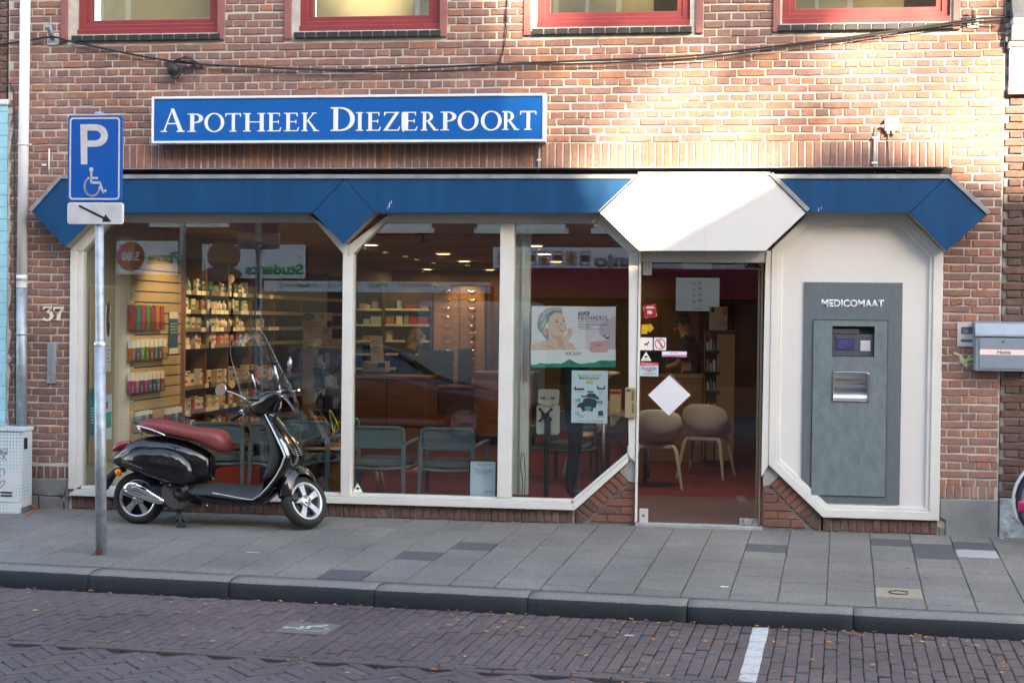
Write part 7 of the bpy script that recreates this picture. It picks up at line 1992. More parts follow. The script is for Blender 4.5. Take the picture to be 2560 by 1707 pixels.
# =================================================================== SCOOTER
SYC = -.56                                    # the plane the scooter stands in
def z1(x, y): return (250 + x / 2.6133, 780 + y / 2.6133)
def z2(x, y): return (260 + x / 5.2267, 1020 + y / 5.2267)
def z3(x, y): return (560 + x / 5.2267, 1020 + y / 5.2267)
def z4(x, y): return (530 + x / 5.2267, 800 + y / 5.2267)
rwc = at(*z1(257, 1213), SYC); RW = .208
fwc = at(*z1(1333, 1240), SYC)
scoot = thing('motor_scooter', 'black motor scooter with oxblood saddle and clear windscreen on its stand', 'scooter', (rwc.x + .67, SYC, pav(SYC)))
ORD_ = None
def wheel_parts(c, X, Yv, Z, name, spokes=5, hubcap=True, R=RW, w=.052):
 """wheel in the plane (X, Z), axle along Yv (towards the camera side = -Yv)"""
 Mx = Matrix((X, Z, -Yv)).transposed().to_4x4(); Mx.translation = c
 m = MB(); prof = []
 for k in range(19):
  a = math.radians(-100 + 200 * k / 18)
  prof.append((R - .050 + .050 * math.cos(a) * (1 if abs(math.cos(a)) > .2 else 1), w * math.sin(a)))
 prof = [(.148, -.040)] + [(R - .045 + .045 * math.cos(math.radians(a)), w * math.sin(math.radians(a))) for a in range(-90, 91, 12)] + [(.148, .040)]
 m.lathe(prof, 48, Mx)
 # tread grooves: short raised lugs along the shoulder
 for k in range(40):
  a = 2 * math.pi * k / 40
  for s in (-1, 1):
   p0 = Vector(((R - .004) * math.cos(a), (R - .004) * math.sin(a), s * .012)); p1 = Vector(((R - .018) * math.cos(a + .09), (R - .018) * math.sin(a + .09), s * .042))
   m.tube([Mx @ p0, Mx @ p1], .0035, 4, False)
 wh = m.build(name, RUB, scoot)
 m = MB(); m.lathe([(.150, .020), (.152, .040), (.147, .044), (.132, .040), (.126, .020), (.126, -.02), (.132, -.04), (.150, -.042)], 40, Mx)
 m.build('rim', SATIN if not hubcap else M('silver_rim_paint', (.52, .53, .54), .3, metal=.6), wh)
 m = MB()
 for k in range(spokes):
  a = 2 * math.pi * k / spokes + .22
  ca, sa = math.cos(a), math.sin(a)
  def Q(r, t, h): return Mx @ Vector((r * ca - t * sa, r * sa + t * ca, h))
  m.loft([[Q(.030, -.020, .03), Q(.030, .020, .03), Q(.030, .020, .008), Q(.030, -.020, .008)], [Q(.075, -.021, .034), Q(.075, .021, .034), Q(.075, .023, .01), Q(.075, -.023, .01)], [Q(.130, -.027, .034), Q(.130, .027, .034), Q(.130, .03, .008), Q(.130, -.03, .008)]], True, False)
 sp = m.build('spokes', M('silver_rim_paint', (.52, .53, .54), .3, metal=.6), wh, bevel=.003)
 m = MB(); m.lathe([(.0001, .046), (.018, .045), (.024, .038), (.030, .034), (.048, .033), (.050, .0), (.045, -.03)], 20, Mx)
 for k in range(5):
  a = 2 * math.pi * k / 5 + .22 + .62
  m.lathe([(.0001, .040), (.006, .040), (.007, .030)], 8, Mx @ Matrix.Translation((.036 * math.cos(a), .036 * math.sin(a), 0)))
 m.build('hub', SATIN, wh)
 m = MB(); m.lathe([(.0001, -.012), (.128, -.012)], 24, Mx); m.lathe([(.06, -.004), (.10, -.004), (.10, .0), (.06, .0)], 24, Mx, closed=True)
 m.build('brake_drum', M('brake_dark', (.035, .033, .032), .6, metal=.4), wh, fix=False)
 return wh
EX, EY, EZ = Vector((1, 0, 0)), Vector((0, 1, 0)), Vector((0, 0, 1))
wheel_parts(rwc, EX, EY, EZ, 'rear_wheel', hubcap=False)
# steering frame, turned to the left
A0 = at(*z1(1078, 625), SYC)
ax = (A0 - fwc).normalized()
hb_ = (EX - ax * EX.dot(ax)).normalized()
STEER = math.radians(58)
hd = Matrix.Rotation(STEER, 3, ax) @ hb_
lf = ax.cross(hd)
def sf(x, y, z, o=A0): return o + hd * x + lf * y + ax * z
wheel_parts(fwc, hd, lf, ax, 'front_wheel')
# front mudguard
N_ = 15; rowsf = []
for i in range(N_):
 th = math.radians(34 + (152 - 34) * i / (N_ - 1))
 u = i / (N_ - 1)
 R_ = .238 + .075 * max(0, math.sin(math.pi * min(1, u * 1.05))) ** 1.5
 W_ = .060 + .040 * max(0, math.sin(math.pi * u)) ** .7
 drop = .075 + .03 * math.sin(math.pi * u)
 if i == 0: W_ *= .75
 row = []
 for k in range(11):
  s = -1 + 2 * k / 10
  r2 = R_ - drop * abs(s) ** 2.6
  row.append(sf(r2 * math.cos(th), s * W_ * (1 - .12 * abs(s) ** 6), r2 * math.sin(th), fwc))
 rowsf.append(row)
m = MB(); m.add([p for r in rowsf for p in r], [(a * 11 + b, a * 11 + b + 1, (a + 1) * 11 + b + 1, (a + 1) * 11 + b) for a in range(N_ - 1) for b in range(10)], True)
o = m.build('front_mudguard', GLOSS, scoot)
q_ = o.modifiers.new('thick', 'SOLIDIFY'); q_.thickness = .006; q_.offset = -1
q_ = o.modifiers.new('sub', 'SUBSURF'); q_.levels = 1; q_.render_levels = 2
m = MB(); m.tube([sf(-.02, .075, 0, fwc), sf(-.05, .085, .14, fwc), sf(-.03, .03, .30, fwc), sf(0, 0, .45, fwc)], [.022, .024, .03, .03], 10); m.ell(sf(-.11, -.02, .06, fwc), (.05, .05, .035)); m.cyl(sf(0, .08, 0, fwc), sf(0, -.03, 0, fwc), .018, 10)
m.build('fork_arm', BLACKM, scoot)
# loft helpers: sections given as photo heights along the length, rounded cross-section
def body_loft(secs, zf, e=2.5, n=20, yc=0.0, yp=SYC):
 out_ = []
 for (x, t, b, hw, *r) in secs:
  p, q = at(*zf(x, t), yp), at(*zf(x, b), yp)
  c = (p.z + q.z) / 2; h = abs(p.z - q.z) / 2
  yo = r[0] if r else yc
  out_.append([Vector((p.x, SYC + yo + a_, c + b_)) for a_, b_ in sel(n, e, hw, h)])
 return out_
m = MB(); m.loft(body_loft([(97, 668, 690, .018), (130, 630, 715, .045), (200, 560, 755, .085), (350, 440, 800, .125), (500, 362, 860, .15), (700, 345, 940, .16), (900, 372, 985, .165), (1050, 408, 1005, .16), (1200, 462, 960, .145), (1330, 528, 955, .12), (1410, 575, 950, .085), (1440, 640, 940, .06)], z2, 2.7))
m.build('rear_body', GLOSS, scoot, sub=1)
for s in (-1, 1):
 m = MB()
 secs = [(180, 660, 720, .02), (240, 612, 752, .05), (350, 558, 800, .075), (500, 512, 868, .09), (700, 494, 948, .10), (850, 505, 995, .102), (980, 545, 1018, .098), (1080, 615, 1016, .085), (1160, 700, 985, .06), (1215, 790, 960, .03)]
 yps = SYC + s * .16 if s < 0 else SYC
 m.loft(body_loft([(x, t, b, hw, s * (.045 + .075 * min(1, hw / .09))) for x, t, b, hw in secs], z2, 2.4, 20, 0, SYC - .13 if s < 0 else SYC + .13))
 m.build('side_cowl', GLOSS, scoot, sub=1)
link('lettering', None, scoot) if False else None
LETC = M('chrome_lettering', (.45, .45, .46), .3, metal=.6)
a, b = at(*z2(258, 775), SYC - .235), at(*z2(475, 690), SYC - .235)
me = text_mesh('Primavera', a.x, b.x, a.z + .014, a.z + .030, SYC - .218, depth=.0015)
sl_ = math.tan(math.radians(-19))
for v in me.vertices: v.co.z += (v.co.x - a.x) * sl_ + .022; v.co.y -= (v.co.x - a.x) * -.05 - .017 + (v.co.x - a.x) * .12
link('lettering', me, scoot, LETC)
m = MB(); m.loft(body_loft([(268, 728, 748, .05), (278, 706, 768, .085), (300, 697, 783, .105), (360, 697, 795, .12), (450, 707, 806, .125), (540, 730, 826, .122), (630, 753, 843, .122), (700, 755, 872, .132), (760, 753, 908, .14), (805, 767, 926, .13), (838, 798, 912, .10), (855, 838, 880, .05)], z1, 2.6))
SEATM = M('oxblood_saddle_vinyl', (.22, .046, .044), .42, var=.08, scale=12, bump=.08, bscale=260)
seat_o = m.build('saddle', SEATM, scoot, sub=1)
m = MB(); pts = [(x, t) for x, t in ((300, 790), (450, 812), (540, 832), (640, 851), (720, 886), (775, 920), (805, 930))]
m.tube([at(*z1(x, t), SYC - .118) for x, t in pts], .006, 6); m.build('saddle_seam', BLACK, seat_o)
# grab rail
m = MB(); m.tube(smooth_path([at(*z1(425, 806), SYC - .13), at(*z1(385, 788), SYC - .135), at(*z1(330, 766), SYC - .135), at(*z1(252, 745), SYC - .12), at(*z1(238, 740), SYC), at(*z1(262, 738), SYC + .12), at(*z1(340, 760), SYC + .135), at(*z1(430, 800), SYC + .13)], 5), .009, 8)
m.tube([at(*z1(250, 750), SYC - .1), at(*z1(262, 775), SYC - .09), at(*z1(268, 805), SYC - .08)], .009, 8); m.build('grab_rail', CHROME, scoot)
# tail light, reflector, number plate holder
TAIL = M('tail_lens_red', (.30, .008, .02), .12, coat=1)
m = MB(); m.loft(body_loft([(85, 890, 912, .03), (100, 862, 915, .05), (135, 842, 905, .06), (180, 836, 880, .055), (215, 838, 860, .03)], z1, 2.4, 16)); m.build('tail_light', TAIL, scoot, sub=1)
m = MB(); m.loft([[at(*z1(x, y), SYC - .112 + .0 * x) + Vector((0, k[0], k[1])) for k in ((-.006, -.004), (.006, -.004), (.006, .004), (-.006, .004))] for x, y in ((137, 925), (170, 902), (215, 884), (238, 880))]); m.build('tail_strip', SATIN, scoot)
hp_ = MB(); hp_.loft([[at(*z1(x, y), SYC) + Vector((0, sy * w, sz * .02)) for sy, sz in ((-1, -1), (1, -1), (1, 1), (-1, 1))] for x, y, w in ((165, 1030, .03), (115, 1030, .06), (75, 1070, .085), (38, 1130, .085), (30, 1150, .08))], True, False)
hld = hp_.build('plate_holder', BLACKM, scoot, bevel=.006)
c = at(*z1(118, 1047), SYC - .085); MB().lathe([(.0001, .008), (.026, .006), (.029, .0), (.029, -.012)], 18, Matrix.Translation(c) @ Matrix.Rotation(math.pi / 2, 4, 'X')).build('side_reflector', M('amber_reflector', (.70, .22, .01), .25, coat=.6), hld)
# front shield: (height, edge x, nose x, half width)
SHD = [(648, 1078, 1105, .055), (680, 1090, 1130, .085), (720, 1111, 1163, .125), (800, 1150, 1228, .18), (880, 1187, 1283, .225), (940, 1212, 1312, .245), (1000, 1193, 1300, .245), (1070, 1155, 1250, .23), (1140, 1103, 1190, .205), (1195, 1050, 1130, .19), (1225, 1000, 1080, .185)]
def shp(i, t, off=0.0):
 """point on the shield: row i, t -1 (camera side edge) .. 0 nose .. 1 far edge"""
 i0 = int(min(i, len(SHD) - 2)); f_ = i - i0
 y, xe, xn, w = [SHD[i0][k] * (1 - f_) + SHD[i0 + 1][k] * f_ for k in range(4)]
 E = at(*z1(xe, y), SYC - w); Nn = at(*z1(xn, y), SYC)
 s = abs(t)
 x = Nn.x + (E.x - Nn.x) * s ** 2.2
 z = Nn.z + (E.z - Nn.z) * s
 return Vector((x + off * (1 - s * .5), SYC + w * (1 if t > 0 else -1) * abs(math.sin(s * math.pi / 2)) ** .95 + (off * .9 * (1 if t > 0 else -1) if s > .3 else 0), z))
m = MB(); nT = 17
rows_ = [[shp(i / 3, -1 + 2 * k / (nT - 1)) for k in range(nT)] for i in range(0, 31)]
m.add([p for r in rows_ for p in r], [(a * nT + b, a * nT + b + 1, (a + 1) * nT + b + 1, (a + 1) * nT + b) for a in range(30) for b in range(nT - 1)], True)
o = m.build('leg_shield', GLOSS, scoot); q_ = o.modifiers.new('thick', 'SOLIDIFY'); q_.thickness = .02; q_.offset = -1
for s in (-1, 1):
 tp = [shp(i / 2, s) + Vector((-.004, s * .003, 0)) for i in range(0, 21)] + [Vector((at(*z1(x, y), SYC + s * .19).x, SYC + s * .19, at(*z1(x, y), SYC + s * .19).z)) for x, y in ((960, 1222), (900, 1213), (820, 1197), (735, 1180))] if s < 0 else [shp(i / 2, s) for i in range(0, 21)]
 m = MB(); m.tube(tp, .0075, 8); m.build('edge_trim', M('trim_steel', (.55, .56, .57), .25, metal=.9), scoot)
# glove box and inner shield
gb = [(1040, 672), (1062, 735), (1083, 800), (1098, 870), (1098, 940), (1085, 1000), (1062, 1060), (1035, 1110), (1085, 1150), (1130, 1085), (1180, 1000), (1196, 945), (1165, 870), (1125, 775), (1085, 676)]
m = MB()
left = [(1040, 672), (1062, 735), (1083, 800), (1098, 870), (1098, 940), (1085, 1000), (1062, 1060), (1030, 1115)]
right = [(1092, 668), (1118, 735), (1148, 800), (1180, 870), (1204, 940), (1186, 1000), (1152, 1060), (1110, 1115)]
ws = [.06, .10, .145, .17, .18, .18, .175, .165]
secs = []
for (lx, ly), (rx, ry), w in zip(left, right, ws):
 p, q = at(*z1(lx, ly), SYC - w * .8), at(*z1(rx, ry), SYC - w)
 cx_, hx_ = (p.x + q.x) / 2, abs(q.x - p.x) / 2
 secs.append([Vector((cx_ + a_, SYC + b_, (p.z + q.z) / 2)) for a_, b_ in sel(20, 3.2, hx_, w)])
m.loft(secs); gbx = m.build('glove_box', BLACKM, scoot, sub=1)
c = at(*z1(1075, 762), SYC - .11); MB().cyl(c, c + Vector((-.03, -.02, 0)), .014, 10).build('ignition_lock', BLACK, gbx)
c = at(*z1(1082, 790), SYC - .125); MB().cyl(c, c + Vector((-.022, -.02, 0)), .009, 10).build('bag_hook', BLACK, gbx)
# floor board and lower body
m = MB(); secs = []
for x, t, b, w in ((585, 1125, 1160, .12), (640, 1108, 1185, .165), (740, 1110, 1190, .19), (860, 1122, 1208, .195), (960, 1135, 1225, .19), (1030, 1128, 1222, .185), (1090, 1090, 1180, .175)):
 p, q = at(*z1(x, t), SYC), at(*z1(x, b), SYC - w)
 sec = []
 for k in range(11):
  s = -1 + 2 * k / 10
  sec.append(Vector((p.x + (q.x - p.x) * abs(s) * .3, SYC + s * w, p.z - (p.z - q.z) * abs(s) ** 2.2 * .95)))
 for k in range(11):
  s = 1 - 2 * k / 10
  sec.append(Vector((p.x, SYC + s * w, q.z - .012)))
 secs.append(sec)
m.loft(secs); m.build('floor_board', BLACKM, scoot)
m = MB(); m.loft(body_loft([(590, 1150, 1190, .10), (640, 1160, 1230, .14), (740, 1180, 1262, .165), (860, 1200, 1268, .17), (980, 1215, 1268, .165), (1060, 1200, 1255, .15), (1120, 1150, 1210, .12), (1165, 1100, 1180, .08)], z1, 3.0, 20, 0, SYC - .1)); m.build('lower_body', GLOSS, scoot)
# indicator and nose trim on the shield
def patch(i0, i1, t0, t1, off, ni=10, nt=6, taper=0.0):
 g_ = [[shp(i0 + (i1 - i0) * a_ / ni, (t0 + (t1 - t0) * b_ / nt) if not taper else (t0 + (t1 - t0) * (b_ / nt) * (.25 + .75 * abs(math.sin(math.pi * (.12 + .8 * a_ / ni))) ** .8)), off) for b_ in range(nt + 1)] for a_ in range(ni + 1)]
 m_ = MB(); m_.add([p for r in g_ for p in r], [(a_ * (nt + 1) + b_, a_ * (nt + 1) + b_ + 1, (a_ + 1) * (nt + 1) + b_ + 1, (a_ + 1) * (nt + 1) + b_) for a_ in range(ni) for b_ in range(nt)], True)
 return m_
o = patch(3.35, 4.95, -.93, -.70, .006, taper=1).build('indicator', M('indicator_lens', (.62, .64, .66), .15, coat=1), scoot)
q_ = o.modifiers.new('thick', 'SOLIDIFY'); q_.thickness = .008
m = MB(); m.tube([shp(i / 3, 0, .006) for i in range(3, 17)], [.006] + [.011] * 12 + [.006], 8); m.build('nose_trim', GLOSS, scoot)
m = MB()
for k in range(4): m.tube([shp(4.2 + .22 * k, t / 10 * 1.0, .010) for t in range(-3, 4)], .0035, 5)
m.build('nose_slats', CHROME, scoot)
p_ = shp(2.2, -.55, .004)
me = text_mesh('Vespa', 0, .095, 0, .026, 0, depth=.0015)
nx = (shp(2.2, -.45) - shp(2.2, -.65)).normalized(); nz = (shp(1.9, -.55) - shp(2.5, -.55)).normalized()
for v in me.vertices: v.co = p_ - nx * .03 + nx * v.co.x * .62 + nz * (v.co.z + v.co.x * .25) + nx.cross(nz) * (v.co.y * 1.0 - .004)
link('lettering', me, scoot, LETC)
# headset with bars
m = MB(); secs = []
for y, rx, rz, dx, dz in ((-.235, .032, .030, -.005, .02), (-.19, .045, .042, -.005, .02), (-.13, .075, .070, 0, .015), (-.06, .105, .095, .012, .0), (0, .112, .105, .018, -.005), (.06, .105, .095, .012, .0), (.13, .075, .070, 0, .015), (.19, .045, .042, -.005, .02), (.235, .032, .030, -.005, .02)):
 secs.append([sf(dx + a_, y, dz + .02 + b_) for a_, b_ in sel(18, 2.3, rx, rz)])
m.loft(secs); m.ell(sf(.0, 0, -.07), (.07, .07, .06)); hs = m.build('headset', GLOSS, scoot, sub=1)
m = MB(); m.lathe([(.0001, .01), (.065, .004), (.075, -.006), (.075, -.02)], 24, Matrix.Translation(sf(.125, 0, .02)) @ hd.to_track_quat('Z', 'Y').to_matrix().to_4x4()); m.build('headlight', M('headlight_lens', (.6, .62, .64), .1, coat=1), hs)
m = MB(); m.ell(sf(-.06, 0, .095), (.06, .06, .02)); m.build('speedometer', M('dial_dark', (.02, .02, .022), .15, coat=1), hs)
for s in (-1, 1):
 m = MB(); m.obox(sf(-.005, s * .245, .04), (.06, .045, .06), Matrix((hd, lf, ax)).transposed()); m.build('switch_block', CHROME, hs, bevel=.012, seg=3)
 for k in range(2): MB().ell(sf(-.036, s * .245, .03 + .024 * k), (.008, .008, .008), 8, 6).build('switch', BLACK, hs)
 m = MB(); m.tube([sf(-.005, s * .268, .04), sf(-.012, s * .30, .04), sf(-.03, s * .375, .036), sf(-.031, s * .385, .036)], [.017, .0185, .0185, .021], 12); m.build('grip', BLACK, hs)
 m = MB(); m.tube(smooth_path([sf(.03, s * .25, .035), sf(.055, s * .28, .030), sf(.06, s * .34, .018), sf(.05, s * .385, .010)], 4), [.006 + .003 * (k > 10) for k in range(13)], 6); m.build('lever', SATIN if s < 0 else BLACKM, hs)
# mirrors
def mirror(stalk, c, nrm, r, matf):
 m = MB(); m.tube(smooth_path(stalk, 5), .006, 8)
 b = m.build('mirror', CHROME if matf else BLACKM, scoot)
 Q = Matrix.Translation(c) @ Vector(nrm).normalized().to_track_quat('Z', 'Y').to_matrix().to_4x4()
 MB().lathe([(.0001, -.028), (r * .6, -.024), (r * .95, -.008), (r, .002), (r * .94, .004)], 24, Q).build('mirror_shell', SATIN, b)
 MB().lathe([(r * .94, .003), (.0001, .003)], 24, Q).build('mirror_glass', M('mirror_silver', (.9, .9, .9), .03, metal=1), b)
mirror([at(*z4(435, 1035), SYC + .10), at(*z4(415, 1015), SYC + .10), at(*z4(330, 975), SYC + .12), at(*z4(200, 928), SYC + .14)], at(*z4(115, 908), SYC + .15), (-.30, -.93, .16), .053, True)
mirror([at(*z4(855, 875), SYC - .22), at(*z4(868, 840), SYC - .22), at(*z4(905, 745), SYC - .24), at(*z4(970, 660), SYC - .26)], at(*z4(1002, 570), SYC - .27), (-.86, -.42, .10), .056, False)
# wind screen
WS = [(-.11, .575), (-.17, .56), (-.215, .52), (-.235, .46), (-.262, .28), (-.282, .12), (-.325, .05), (-.345, -.04), (-.315, -.13), (-.24, -.17), (-.17, -.14), (-.125, -.05), (-.09, .0)]
WS = [(-y, z) for y, z in WS]
WSF = WS + [(-y, z) for y, z in reversed(WS)]
def ws(y, z): return sf(.135 - .9 * y * y - .02 * z, y, z + .03)
bm = bmesh.new()
vv = [bm.verts.new((y, z, 0)) for y, z in WSF]
bm.faces.new(vv)
bmesh.ops.triangulate(bm, faces=bm.faces)
bmesh.ops.subdivide_edges(bm, edges=bm.edges, cuts=3, use_grid_fill=True)
for v in bm.verts: v.co = ws(v.co.x, v.co.y)
for f in bm.faces: f.smooth = True
me = bpy.data.meshes.new('windscreen'); bm.to_mesh(me); bm.free()
wso = link('windscreen', me, scoot, ACRYL); q_ = wso.modifiers.new('thick', 'SOLIDIFY'); q_.thickness = .004
m = MB(); dens = []
for (a_, b_) in zip(WSF, WSF[1:] + WSF[:1]):
 for k in range(4): dens.append(ws(a_[0] + (b_[0] - a_[0]) * k / 4, a_[1] + (b_[1] - a_[1]) * k / 4))
m.tube(dens + dens[:1], .0018, 5); m.build('screen_edge', M('acrylic_edge', (.30, .31, .32), .25, coat=.5), wso)
for (b0, b1, yy) in (((588, 940), (515, 672), .08), ((890, 905), (812, 560), -.12)):
 m = MB(); m.cyl(at(*z4(*b0), SYC + yy), at(*z4(*b1), SYC + yy), .007, 8); rd = m.build('screen_rod', CHROME, wso)
 MB().ell(at(*z4(b1[0], b1[1] - 8), SYC + yy), (.024, .02, .016), 10, 8).build('rod_joint', BLACK, rd)
# muffler, engine, stand
YM = SYC - .165
tear = [(245, 1050), (262, 1010), (300, 972), (345, 955), (400, 957), (470, 985), (560, 1035), (680, 1115), (790, 1190), (798, 1215), (785, 1240), (745, 1254), (680, 1247), (560, 1212), (420, 1160), (310, 1118), (262, 1092)]
m = MB(); cxm, cym = 490, 1095
tw_pts = [[(cxm + (x - cxm) * k, cym + (y - cym) * k - (1 - k) * 12) for x, y in tear] for k in (1, .97, .88, .7, .4, .03)]
m.loft([[Vector((*[xz(*z2(x, y), YM)[0]], YM - d, xz(*z2(x, y), YM)[1])) for x, y in pts] for pts, d in zip(tw_pts, (-.004, .012, .021, .026, .029, .030))])
hsld = m.build('heat_shield', CHROME, scoot)
m = MB()
for pts in ([(448, 1022), (500, 1028), (545, 1055), (558, 1072), (500, 1062), (452, 1040)],):
 m.prism([xz(*z2(x, y), YM - .029) for x, y in pts], YM - .0300, YM - .020)
for a_, b_, w in (((388, 1035), (595, 1115), 5), ((345, 1062), (552, 1140), 5), ((322, 1085), (478, 1142), 5)):
 m.prism([xz(*z2(a_[0], a_[1] - w), YM - .029), xz(*z2(b_[0], b_[1] - w), YM - .029), xz(*z2(b_[0], b_[1] + w), YM - .029), xz(*z2(a_[0], a_[1] + w), YM - .029)], YM - .0300, YM - .020)
m.build('vent_slots', BLACK, hsld)
for x, y in ((410, 985), (282, 1085), (733, 1203)):
 c = at(*z2(x, y), YM - .026); MB().lathe([(.0001, .004), (.004, .004), (.0042, .001), (.0075, .001), (.008, -.002)], 12, Matrix.Translation(c) @ Matrix.Rotation(math.pi / 2, 4, 'X')).build('screw', SATIN, hsld)
m = MB(); m.tube([at(*z2(265, 1055), YM + .05), at(*z2(330, 1050), YM + .05), at(*z2(600, 1130), YM + .05), at(*z2(820, 1230), YM + .05), at(*z2(880, 1270), YM + .06)], [.035, .055, .055, .035, .02], 14)
m.tube(smooth_path([at(*z2(850, 1262), YM + .05), at(*z2(950, 1285), YM + .05), at(*z2(1080, 1262), YM + .07), at(*z2(1270, 1258), YM + .12)], 5), .014, 8)
m.build('muffler', BLACKM, scoot)
m = MB(); m.cyl(at(*z2(960, 1110), SYC - .12), at(*z2(960, 1110), SYC + .12), .125, 24); m.loft(body_loft([(520, 1000, 1150, .07), (700, 980, 1230, .09), (850, 980, 1260, .10), (1000, 990, 1260, .10), (1120, 1010, 1240, .09), (1280, 1050, 1240, .06)], z2, 3.0)); m.build('engine_case', BLACKM, scoot, bevel=.004)
c = at(*z2(980, 1095), SYC - .125)
m = MB(); m.lathe([(.0001, .0), (.022, .0), (.022, .014), (.045, .014), (.048, .0), (.078, -.002), (.082, -.012)], 24, Matrix.Translation(c) @ Matrix.Rotation(math.pi / 2, 4, 'X')); m.build('fan_cover', BLACK, scoot)
m = MB()
for x, y in ((862, 1000), (890, 1207), (1350, 1268)): m.ell(at(*z2(x, y), SYC - .13), (.010, .008, .010), 8, 6)
m.build('bolts', SATIN, scoot)
zg = pav(SYC) + .004
m = MB()
for s in (-1, 1):
 a_ = at(*z2(965, 1300), SYC + s * .06); b_ = at(*z2(1010, 1530), SYC + s * .13); b_.z = pav(SYC + s * .13) + .012
 m.tube([a_, a_.lerp(b_, .6), b_], [.015, .015, .013], 8)
 m.obox(b_ + Vector((0, 0, -.002)), (.07, .035, .018))
m.tube([at(*z2(965, 1390), SYC - .07), at(*z2(965, 1390), SYC + .07)], .012, 8)
m.tube(smooth_path([at(*z2(965, 1400), SYC - .09), at(*z2(900, 1425), SYC - .10), at(*z2(822, 1440), SYC - .11)], 4), .010, 8)
m.tube(smooth_path([at(*z2(990, 1400), SYC - .09), at(*z2(1050, 1450), SYC - .12), at(*z2(1090, 1490), SYC - .13)], 4), .010, 8)
m.build('centre_stand', BLACKM, scoot)
# swing arm / rear hub mass behind the muffler
m = MB(); m.loft(body_loft([(400, 1040, 1220, .03), (600, 1030, 1230, .04), (800, 1010, 1240, .05)], z2, 2.5, 16, .06)); m.build('swing_arm', BLACKM, scoot)
# =================================================================== PARKING SIGN
PYD = -1.828
ps = thing('parking_sign', 'blue disabled parking sign with arrow plate on a galvanised pole', 'road sign', gpix(253, 1385))
b0 = gpix(253, 1385)
m = MB(); m.tube([Vector((b0.x, PYD, b0.z - .05)), at(250, 862, PYD)], .0395, 20); m.build('pole', GALV, ps)
m = MB(); m.tube([at(250, 861, PYD), at(250, 855, PYD), at(247, 281, PYD)], [.038, .0315, .0305], 20); m.build('pole_extension', GALV, ps)
m = MB(); m.lathe([(.041, -.006), (.043, .012), (.036, .022)], 20, Matrix.Translation(at(250, 862, PYD))); m.build('collar', ALU, ps)
SGY = PYD - .036
a, b = at(170, 505, SGY), at(307, 289, SGY)
pm = MB().prism(rrect(a.x, b.x, a.z, b.z, .022, 6), SGY - .012, SGY + .012); plate = pm.build('sign_plate', ROADBLUE, ps, bevel=.003)
o_ = rrect(a.x + .014, b.x - .014, a.z + .014, b.z - .014, .026, 6); i_ = rrect(a.x + .026, b.x - .026, a.z + .026, b.z - .026, .016, 6)
MB().ring(o_, i_, SGY - .0135, SGY - .0122).build('sign_border', REFLW, plate)
def sz(x, y): return xz(x / 2.7035, y / 2.7035, SGY - .013)
def pp(name, pts, k, par, mat): return MB().prism([sz(*p) for p in pts], SGY - .0132 - .0003 * k, SGY - .0122).build(name, mat, par)
m = MB()
m.prism([sz(543, 842), sz(590, 842), sz(590, 1112), sz(547, 1112)], SGY - .0136, SGY - .0122)
oarc, iarc = [], []
for k in range(15):
 t = math.radians(90 - 180 * k / 14)
 oarc.append(sz(648 + 82 * math.cos(t), 917 - 76 * math.sin(t))); iarc.append(sz(642 + 40 * math.cos(t), 917 - 33 * math.sin(t)))
for k in range(14): m.prism([oarc[k], oarc[k + 1], iarc[k + 1], iarc[k]], SGY - .0136, SGY - .0122)
m.prism([sz(588, 841), sz(650, 841), sz(645, 884), sz(588, 884)], SGY - .0137, SGY - .0122); m.prism([sz(588, 950), sz(645, 950), sz(650, 993), sz(588, 993)], SGY - .0137, SGY - .0122)
m.build('parking_letter', REFLW, plate)
w0, w1 = sz(560, 1325), sz(716, 1130)
m = MB(); wheelchair(m, lambda x, y, k: Vector((w0[0] + (w1[0] - w0[0]) * x, SGY - .0123 - .0012 * k, w0[1] + (w1[1] - w0[1]) * y)))
m.build('wheelchair_symbol', REFLW, plate)
a, b = at(169.5, 560.5, SGY), at(309.5, 507, SGY)
ap = MB().prism(rrect(a.x, b.x, a.z, b.z, .02, 6), SGY - .010, SGY + .008).build('arrow_plate', SIGNW, ps, bevel=.002)
MB().prism(rrect(a.x + .006, b.x - .012, a.z + .005, b.z - .006, .016, 6), SGY - .0108, SGY - .0102).build('plate_face', REFLW, ap)
def s6(x, y): return xz(x / 4.6118, 380 + y / 4.6118, SGY - .011)
MB().prism([s6(916, 610), s6(905, 632), s6(1188, 775), s6(1176, 808), s6(1285, 806), s6(1215, 718), s6(1202, 750)], SGY - .0118, SGY - .0109).build('arrow', LET, ap)
for py in (400, 535):
 m = MB(); m.lathe([(.034, -.012), (.034, .012), (.037, .012), (.037, -.012)], 16, Matrix.Translation(at(248, py, PYD)), closed=True); m.build('clamp', ALU, ps)
rs = MB()
for k in range(6): rs.ell((b0.x - .02 + .006 * k, PYD - .039, b0.z + .02 + .012 * (k % 4)), (.012, .002, .016), 8, 6)
rs.build('rust_patch', M('rust', (.12, .055, .035), .9, var=.4, scale=80), ps)
